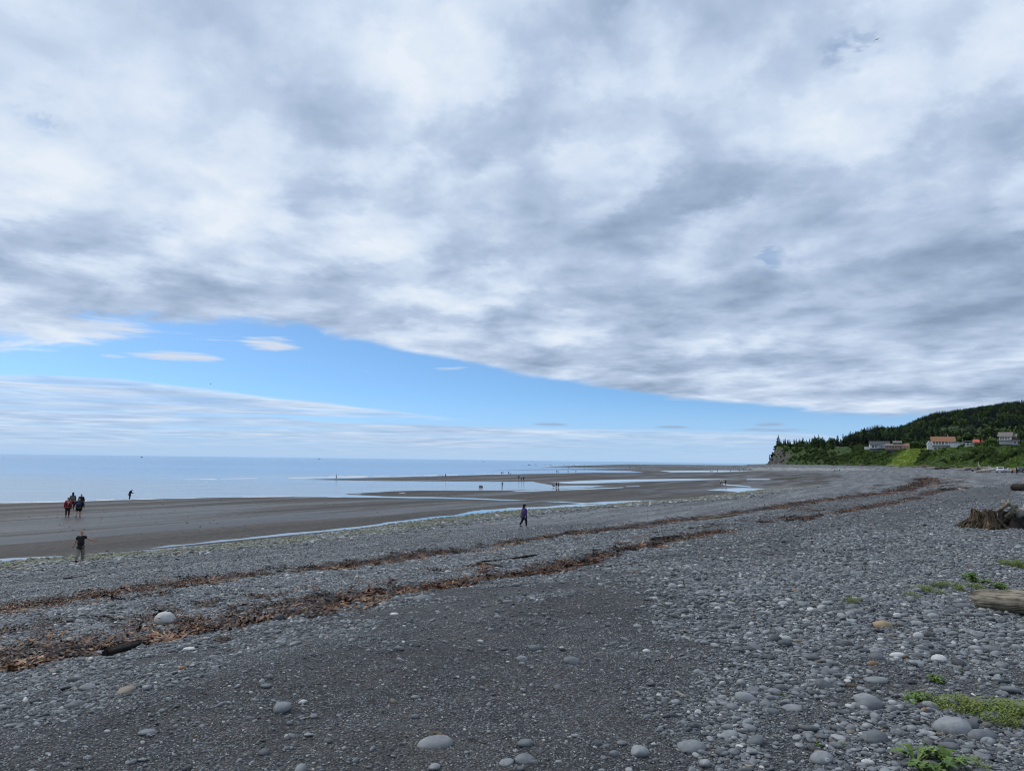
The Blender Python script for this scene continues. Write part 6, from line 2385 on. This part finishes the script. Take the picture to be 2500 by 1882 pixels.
def pose(step=0.0, lean=0.0, armL=None, armR=None, bow=0.0, wide=0.10, lift=0.0):
    """joints of a figure 1.75 m tall that faces +Y; step: right foot forward, left back"""
    J = {}
    J['pelvis'] = Vector((0, 0, .94))
    J['spine'] = Vector((0, .04 * bow + lean * .1, 1.14))
    J['chest'] = Vector((0, lean * .25 + .22 * bow, 1.36 - .06 * bow))
    J['neck'] = Vector((0, lean * .33 + .36 * bow, 1.49 - .14 * bow))
    J['skull'] = J['neck'] + Vector((0, .02 + .12 * bow, .11 - .06 * bow))
    J['crown'] = J['skull'] + Vector((0, .0 + .05 * bow, .10 - .03 * bow))
    for s_, n in ((-1, 'L'), (1, 'R')):
        k = step * s_
        J['hip' + n] = Vector((.085 * s_, 0, .90))
        J['knee' + n] = Vector((wide * s_, .30 * k + .03, .49 + (lift if s_ > 0 else 0) * .5))
        J['ankle' + n] = Vector((wide * s_, .42 * k - .02 - (.10 if k < 0 else 0), .08 + (lift if s_ > 0 else 0) + (.07 if k < -.3 else 0)))
        J['toe' + n] = J['ankle' + n] + Vector((.02 * s_, .17, -.045 - (.06 if k < -.3 else 0)))
        J['sh' + n] = J['chest'] + Vector((.175 * s_, 0, .05))
        arm = armL if s_ < 0 else armR
        if arm is None:
            arm = ((.07 * s_, .03 - .10 * k, -.28), (.03 * s_, .09 - .10 * k, -.26))
        J['el' + n] = J['sh' + n] + Vector(arm[0])
        J['wr' + n] = J['el' + n] + Vector(arm[1])
        J['dir' + n] = Vector(arm[1]).normalized()
    return J


def figure_meshes(key, J, fat=1.0, fingers=True, skirt=False, jacket=1.0, shorts=False, sleeve=True, flare=0.0, longhair=False):
    """body, top, trousers, shoes and hair as separate shells over one skeleton"""
    ch, ed = [], []

    def add(p, r, link=None):
        ch.append((tuple(p), r))
        if link is not None:
            ed.append((link, len(ch) - 1))
        return len(ch) - 1
    pel = add(J['pelvis'], (.125 * fat, .105 * fat))
    sp = add(J['spine'], (.115 * fat, .095 * fat), pel)
    cs = add(J['chest'], (.13 * fat, .10 * fat), sp)
    nk = add(J['neck'], .052, cs)
    jaw = add(J['neck'].lerp(J['skull'], .62) + Vector((0, .015, 0)), (.066, .074), nk)
    sk = add(J['skull'], (.076, .092), jaw)
    cr = add(J['crown'], (.058, .070), sk)
    for n in 'LR':
        s_ = -1 if n == 'L' else 1
        sh = add(J['sh' + n], .056, cs)
        el = add(J['el' + n], .042, sh)
        wr = add(J['wr' + n], .029, el)
        d = J['dir' + n]
        sd = d.cross(Vector((s_ * .3, 1, 0))).normalized()
        pm = add(J['wr' + n] + d * .055, (.036, .022), wr)
        if fingers:
            for q, (off, L) in enumerate(((-.030, .070), (-.011, .085), (.009, .080), (.028, .062))):
                a = add(J['wr' + n] + d * .095 + sd * off, .0095, pm)
                add(J['wr' + n] + d * (.095 + L * .55) + sd * off * 1.1 + Vector((0, .012, 0)), .0085, a)
                add(J['wr' + n] + d * (.095 + L) + sd * off * 1.1 + Vector((0, .032, 0)), .007, len(ch) - 1)
            t = add(J['wr' + n] + d * .035 - sd * .045 + Vector((0, .012, 0)), .011, pm)
            add(J['wr' + n] + d * .075 - sd * .060 + Vector((0, .022, 0)), .009, t)
        else:
            add(J['wr' + n] + d * .12, (.03, .016), pm)
        hp = add(J['hip' + n], .085 * fat, pel)
        kn = add(J['knee' + n], .056, hp)
        an = add(J['ankle' + n], .038, kn)
        add(J['toe' + n], (.038, .028), an)
    out = {'body': skin_mesh('body', ch, ed, m_skin, 1)}
    # top
    ch, ed = [], []
    hem = add(J['pelvis'] + Vector((0, 0, -.06 - .10 * (jacket - 1) * 2)), ((.165 + flare) * fat * jacket, (.14 + flare) * fat * jacket))
    sp = add(J['spine'], (.15 * fat * jacket, .128 * fat * jacket), hem)
    cs = add(J['chest'], (.155 * fat * jacket, .125 * fat * jacket), sp)
    add(J['neck'] + Vector((0, 0, -.03)), .070, cs)
    for n in 'LR':
        sh = add(J['sh' + n], .076 * jacket, cs)
        el = add(J['el' + n], .060 * jacket, sh) if sleeve else add(J['sh' + n].lerp(J['el' + n], .72), .066, sh)
        if sleeve:
            add(J['wr' + n], .046 * jacket, el)
    out['top'] = skin_mesh('top', ch, ed, m_skin, 1)
    # trousers
    ch, ed = [], []
    pel = add(J['pelvis'] + Vector((0, 0, .03)), (.148 * fat, .128 * fat))
    for n in 'LR':
        hp = add(J['hip' + n] + Vector((0, 0, -.06)), .106 * fat, pel)
        if shorts:
            add(J['hip' + n].lerp(J['knee' + n], .95), .10, hp)
        else:
            kn = add(J['knee' + n], .078 + flare * .3, hp)
            add(J['ankle' + n] + Vector((0, 0, .03)), .062 + flare * .5, kn)
    out['trousers'] = skin_mesh('trousers', ch, ed, m_skin, 1)
    for n in 'LR':
        out['shoe' + n] = skin_mesh('shoe', [(tuple(J['ankle' + n] + Vector((0, -.02, -.01))), (.048, .05)), (tuple(J['ankle' + n] + Vector((0, .06, -.04))), (.046, .042)), (tuple(J['toe' + n] + Vector((0, .02, -.005))), (.042, .03))], [(0, 1), (1, 2)], m_cloth['shoe'], 1)
    hv = [(tuple(J['skull'] + Vector((0, -.022, .03))), (.083, .096)), (tuple(J['crown'] + Vector((0, -.010, .022))), (.070, .084))]
    he = [(0, 1)]
    if longhair:
        hv += [(tuple(J['neck'] + Vector((0, -.07, .03))), (.08, .05)), (tuple(J['chest'] + Vector((0, -.13, .0))), (.075, .03))]
        he += [(0, 2), (2, 3)]
    out['hair'] = skin_mesh('hair', hv, he, m_skin, 1)
    # face
    f = J['skull']
    V, Fc = [], []
    out['nose'] = skin_mesh('nose', [(tuple(f + Vector((0, .085, .01))), .010), (tuple(f + Vector((0, .102, -.03))), .014)], [(0, 1)], m_skin, 1)
    for n, s_ in (('L', -1), ('R', 1)):
        out['ear' + n] = skin_mesh('ear', [(tuple(f + Vector((s_ * .078, 0, .015))), (.012, .016)), (tuple(f + Vector((s_ * .082, -.004, -.02))), (.010, .014))], [(0, 1)], m_skin, 1)
        out['eye' + n] = skin_mesh('eye', [(tuple(f + Vector((s_ * .032, .083, .012))), .010), (tuple(f + Vector((s_ * .034, .083, .012))), .010)], [(0, 1)], m_cloth['eye'], 1)
    out['mouth'] = skin_mesh('mouth', [(tuple(f + Vector((-.022, .086, -.058))), .006), (tuple(f + Vector((.022, .086, -.058))), .006)], [(0, 1)], m_cloth['maroon'], 1)
    return out


PART = {'body': 'body', 'top': 'jacket', 'trousers': 'trousers', 'shoeL': 'shoe', 'shoeR': 'shoe', 'hair': 'hair', 'nose': 'nose', 'earL': 'ear', 'earR': 'ear', 'eyeL': 'eye', 'eyeR': 'eye', 'mouth': 'mouth'}


def place_person(M, loc, h, rz, top, legs, hair, label, group=None, small=False):
    o = empty('person', loc, rz, label=label, cat='person', group=group)
    s_ = h / 1.76
    o.scale = (s_, s_, s_)
    for k_, me in M.items():
        if small and k_ in ('nose', 'earL', 'earR', 'eyeL', 'eyeR', 'mouth'):
            continue
        c_ = obj(PART.get(k_, k_), me, o)
        mt = {'top': top, 'trousers': legs, 'hair': hair}.get(k_)
        if mt:
            c_.material_slots[0].link = 'OBJECT'
            c_.material_slots[0].material = m_cloth[mt]
    return o


def stand(px, py, hpx):
    p = hit(px, py)
    d = (p - Vector((0, 0, CZ))).length
    return p, hpx * d / F


def away(p, extra=0.0):
    return -math.atan2(p.x, p.y) + extra


# boy with one arm held out, trousers wide at the hem
J = pose(.55, .18, ((-.10, .04, -.26), (-.12, .05, -.22)), ((.20, .02, -.15), (.26, .03, -.06)), wide=.07)
boy = figure_meshes('boy', J, 1.0, True, jacket=1.12, sleeve=False, flare=.045)
p, h = stand(194, 1372, 65)
o = place_person(boy, p, h, away(p, -.35), 'black', 'tan', 'blond', 'person in a black t-shirt and tan trousers striding over cobbles by the stream')
k_ = obj('tied_shirt', skin_mesh('tied_shirt', [(tuple(J['pelvis'] + Vector((0, 0, .02))), (.175, .155)), (tuple(J['pelvis'] + Vector((-.03, -.02, -.16))), (.185, .16)), (tuple(J['pelvis'] + Vector((-.02, -.03, -.24))), (.12, .12))], [(0, 1), (1, 2)], m_cloth['black'], 1), o)
# person in a red jacket with a backpack
J = pose(.12, .02, wide=.11)
walk1 = figure_meshes('walk1', J, 1.28, True, jacket=1.25)
p, h = stand(164, 1261, 40)
o = place_person(walk1, p, h, away(p), 'red', 'brown', 'dark', 'person in a red jacket with a black backpack walking to the sea')
bp = obj('backpack', skin_mesh('backpack', [(tuple(J['chest'] + Vector((0, -.25, -.02))), (.15, .10)), (tuple(J['spine'] + Vector((0, -.26, -.02))), (.165, .11)), (tuple(J['pelvis'] + Vector((0, -.24, .05))), (.15, .10))], [(0, 1), (1, 2)], m_cloth['black'], 1), o)
mark = [(-.05, .10), (-.03, .135), (.01, .145), (.05, .125), (.055, .085), (.03, .05), (.005, .025), (0.0, -.02)]
mk = tube_mesh('emblem', [(x, 0, z) for x, z in mark], [.016] * len(mark), 8, m_cloth['white'])
e_ = obj('emblem', mk, bp)
e_.location = J['spine'] + Vector((0, -.41, .02))
e_.scale = (1.5, 1.5, 1.5)
e2 = obj('emblem', tube_mesh('emblem', [(0, 0, -.075), (0, 0, -.045)], [.02, .02], 8, m_cloth['white']), bp)
e2.location = e_.location
e2.scale = (1.5, 1.5, 1.5)
# person in a grey hooded top
J = pose(-.2, .02)
M = figure_meshes('walk2', J, 1.18, True, jacket=1.2, longhair=True)
p, h = stand(176, 1243.5, 35.5)
place_person(M, p, h, away(p, .1), 'grey', 'maroon', 'dark', 'person in a grey top with long dark hair walking to the sea')
# person in dark clothes, mostly hidden
J = pose(.2, .02)
M = figure_meshes('walk3', J, 1.2, True, jacket=1.2)
p, h = stand(196.5, 1246, 35)
place_person(M, p, h, away(p), 'black', 'black', 'ash', 'person in dark clothes walking just ahead of the one in shorts')
# person in a navy jacket and shorts
J = pose(.42, .10, ((-.16, .02, -.24), (-.10, .05, -.22)), ((.16, .0, -.24), (.06, .06, -.24)), wide=.12)
M = figure_meshes('walk4', J, 1.3, True, jacket=1.3, shorts=True)
p, h = stand(190.5, 1262.5, 41)
o = place_person(M, p, h, away(p, -.1), 'navy', 'black', 'ash', 'person in a navy jacket and dark shorts walking over the sand')
obj('backpack', skin_mesh('backpack', [(tuple(J['chest'] + Vector((0, -.26, -.03))), (.15, .09)), (tuple(J['pelvis'] + Vector((0, -.26, .06))), (.16, .10))], [(0, 1)], m_cloth['dusk'], 1), o)
# person bending over at the water's edge
J = pose(.0, .05, ((-.02, .08, -.27), (.05, .20, -.06)), ((.02, .08, -.27), (-.05, .20, -.06)), bow=.55, wide=.10)
bent = figure_meshes('bent', J, 1.2, True, jacket=1.2)
p, h = stand(316, 1219.8, 24.0)
place_person(bent, p, h, away(p, -1.25), 'black', 'navy', 'dark', 'person in black bending over at the edge of the sea')
# walker in a long purple jacket
J = pose(.46, .08, ((-.07, .06, -.27), (-.02, .12, -.24)), ((.08, -.08, -.27), (.05, .02, -.26)), wide=.07)
wom = figure_meshes('wom', J, 1.3, True, jacket=1.4, longhair=True)
p, h = stand(1279, 1286.5, 54.5)
o = place_person(wom, p, h, away(p, -1.15), 'purple', 'black', 'dark', 'person in a long purple jacket and black trousers walking on the shingle')
obj('tied_jacket', skin_mesh('tied_jacket', [(tuple(J['pelvis'] + Vector((0, 0, .06))), (.26, .22)), (tuple(J['pelvis'] + Vector((0, 0, -.20))), (.28, .24)), (tuple(J['pelvis'] + Vector((0, -.01, -.30))), (.25, .21))], [(0, 1), (1, 2)], m_cloth['dusk'], 1), o)

# people farther off share a few poses
far_sets = [figure_meshes('far_a', pose(.15), 1.1, False, jacket=1.15), figure_meshes('far_b', pose(.5, .1), 1.05, False, jacket=1.1), figure_meshes('far_c', pose(-.4, .05), 1.1, False, jacket=1.15, longhair=True), bent]
rp = random.Random(77)
far_people = [
    (821, 1167.4, 11, 'white', 'grey', 'dark', 0, 'person in white standing at the tip of the sandbar', None), (1088, 1164.8, 9, 'black', 'black', 'dark', 2, 'person in black standing on the sandbar beside a child', None),
    (1081, 1164.6, 5, 'brown', 'black', 'dark', 0, 'small child standing beside the person in black on the sandbar', None), (1224, 1158.3, 7.2, 'black', 'navy', 'dark', 0, None, 'a'),
    (1228, 1158.0, 7.2, 'navy', 'black', 'dark', 1, None, 'a'), (1242, 1158.0, 7.4, 'black', 'black', 'dark', 1, 'person walking a dog along the edge of the far lagoon', None),
    (1266.5, 1169.4, 9.5, 'navy', 'black', 'dark', 0, 'person in navy in the trio standing above the pool', None), (1273, 1172.6, 9.5, 'orange', 'brown', 'dark', 0, 'person in orange in the trio standing above the pool', None),
    (1278.5, 1172.6, 9.5, 'black', 'black', 'dark', 2, 'person in black in the trio standing above the pool', None), (1226, 1188.6, 9.5, 'grey', 'black', 'dark', 1, 'person in grey stepping along the edge of the pool', None),
    (1359.5, 1154.0, 7, 'black', 'black', 'dark', 0, None, 'b'), (1363, 1154.2, 5, 'maroon', 'black', 'dark', 0, 'child in maroon on the sand by the lagoon', None), (1387, 1153.6, 5.6, 'navy', 'black', 'dark', 1, None, 'b'),
    (1406, 1153.2, 5.6, 'black', 'navy', 'dark', 2, None, 'b'), (1359, 1189.6, 14, 'black', 'navy', 'dark', 0, 'taller person of the pair standing with a dog at the pool', None),
    (1363.5, 1189.8, 13, 'grey', 'black', 'dark', 2, 'person in grey of the pair standing with a dog at the pool', None), (1735, 1152.2, 6, 'white', 'grey', 'dark', 0, None, 'c'), (1738.5, 1152.2, 6, 'white', 'black', 'dark', 1, None, 'c'),
    (1751.5, 1151.6, 6.2, 'black', 'black', 'dark', 0, 'person in black beside the pair in white on the flats', None), (1784, 1151.6, 5, 'grey', 'brown', 'dark', 3, 'person bending down alone on the far flats', None),
    (1805.5, 1150.2, 8, 'black', 'navy', 'dark', 0, 'tall dark figure standing alone on the far flats', None), (1815, 1146.6, 5, 'brown', 'black', 'dark', 0, None, 'd'), (1830, 1146.6, 5, 'black', 'black', 'dark', 1, None, 'd'),
    (1834, 1146.6, 5, 'navy', 'black', 'dark', 0, None, 'd'), (1881, 1146.6, 4.6, 'black', 'brown', 'dark', 2, None, 'd'), (1537, 1142.2, 5, 'black', 'black', 'dark', 0, 'dark figure on the rocky flat near the water', None),
    (1760, 1181.6, 11, 'white', 'black', 'dark', 0, None, 'e'), (1764.5, 1181.8, 11, 'white', 'grey', 'dark', 1, None, 'e'), (1771.5, 1182.6, 10.5, 'black', 'black', 'dark', 2, 'person in black walking with two people in white', None),
    (2037, 1150.4, 5.4, 'black', 'navy', 'dark', 0, None, 'f'), (2044, 1150.4, 5.4, 'brown', 'black', 'dark', 1, None, 'f'), (2049.5, 1150.4, 5.4, 'black', 'black', 'dark', 0, None, 'f'),
    (2453.5, 1161.5, 14, 'blue', 'blue', 'ash', 1, 'person in pale blue standing on the shingle near the driftwood', None), (2472, 1157.2, 13.4, 'orange', 'black', 'dark', 0, 'person in an orange-pink top and black trousers on the shingle', None),
    (2482.5, 1157.2, 13.2, 'black', 'black', 'dark', 2, 'person all in black beside the one in orange-pink', None)]
GL = {'a': ('dark figure of a pair at the edge of the far lagoon', 'pair at the far lagoon'), 'b': ('dark figure strolling beside the lagoon', 'strollers at the lagoon'), 'c': ('person in white of a pair on the far flats', 'pair in white'),
      'd': ('tiny dark figure on the far cobble spit', 'figures on the cobble spit'), 'e': ('person in white walking with one in black over the sand', 'walkers in white'), 'f': ('dark figure in a small party near the far shingle', 'party near the far shingle')}
for px, py, hp, top, legs, hair, st, lab, grp in far_people:
    p, h = stand(px, py, hp)
    h = min(max(h, 0.9 if 'child' in (lab or '') else 1.4), 1.95)
    place_person(far_sets[st], p, h, rp.uniform(0, 6.28), top, legs, hair, lab or GL[grp][0], GL[grp][1] if grp else None, True)


def dog(px, py, hpx, rz, label):
    p, h = stand(px, py, hpx)
    s_ = min(max(h, .45), .75)
    ch = [((0, -.45, .62), .13), ((0, 0, .60), .15), ((0, .38, .64), .17), ((0, .62, .86), .10), ((0, .78, .92), .105), ((0, .98, .86), .05),
          ((.12, .38, .40), .065), ((.12, .36, .2), .04), ((.12, .38, .02), .045), ((-.12, .38, .40), .065), ((-.12, .36, .2), .04), ((-.12, .38, .02), .045),
          ((.12, -.42, .42), .085), ((.12, -.52, .24), .045), ((.12, -.46, .02), .045), ((-.12, -.42, .42), .085), ((-.12, -.52, .24), .045), ((-.12, -.46, .02), .045),
          ((0, -.68, .72), .035), ((0, -.86, .9), .02)]
    ed = [(0, 1), (1, 2), (2, 3), (3, 4), (4, 5), (2, 6), (6, 7), (7, 8), (2, 9), (9, 10), (10, 11), (0, 12), (12, 13), (13, 14), (0, 15), (15, 16), (16, 17), (0, 18), (18, 19)]
    o = empty('dog', p, rz, label=label, cat='dog')
    o.scale = (s_, s_, s_)
    b_ = obj('body', skin_mesh('body', ch, ed, m_cloth['black'], 1, 1), o)
    for s2 in (-1, 1):
        obj('ear', skin_mesh('ear', [((s2 * .07, .74, 1.0), (.03, .02)), ((s2 * .10, .72, 1.08), (.012, .01))], [(0, 1)], m_cloth['black'], 1), o)


dog(1352.5, 1189.6, 6, 1.3, 'black dog standing in front of the pair at the pool')
dog(1246.5, 1158.0, 3, -1.3, 'small dark dog walked along the edge of the far lagoon')

bpy.data.scenes.remove(SKIN_SCENE)
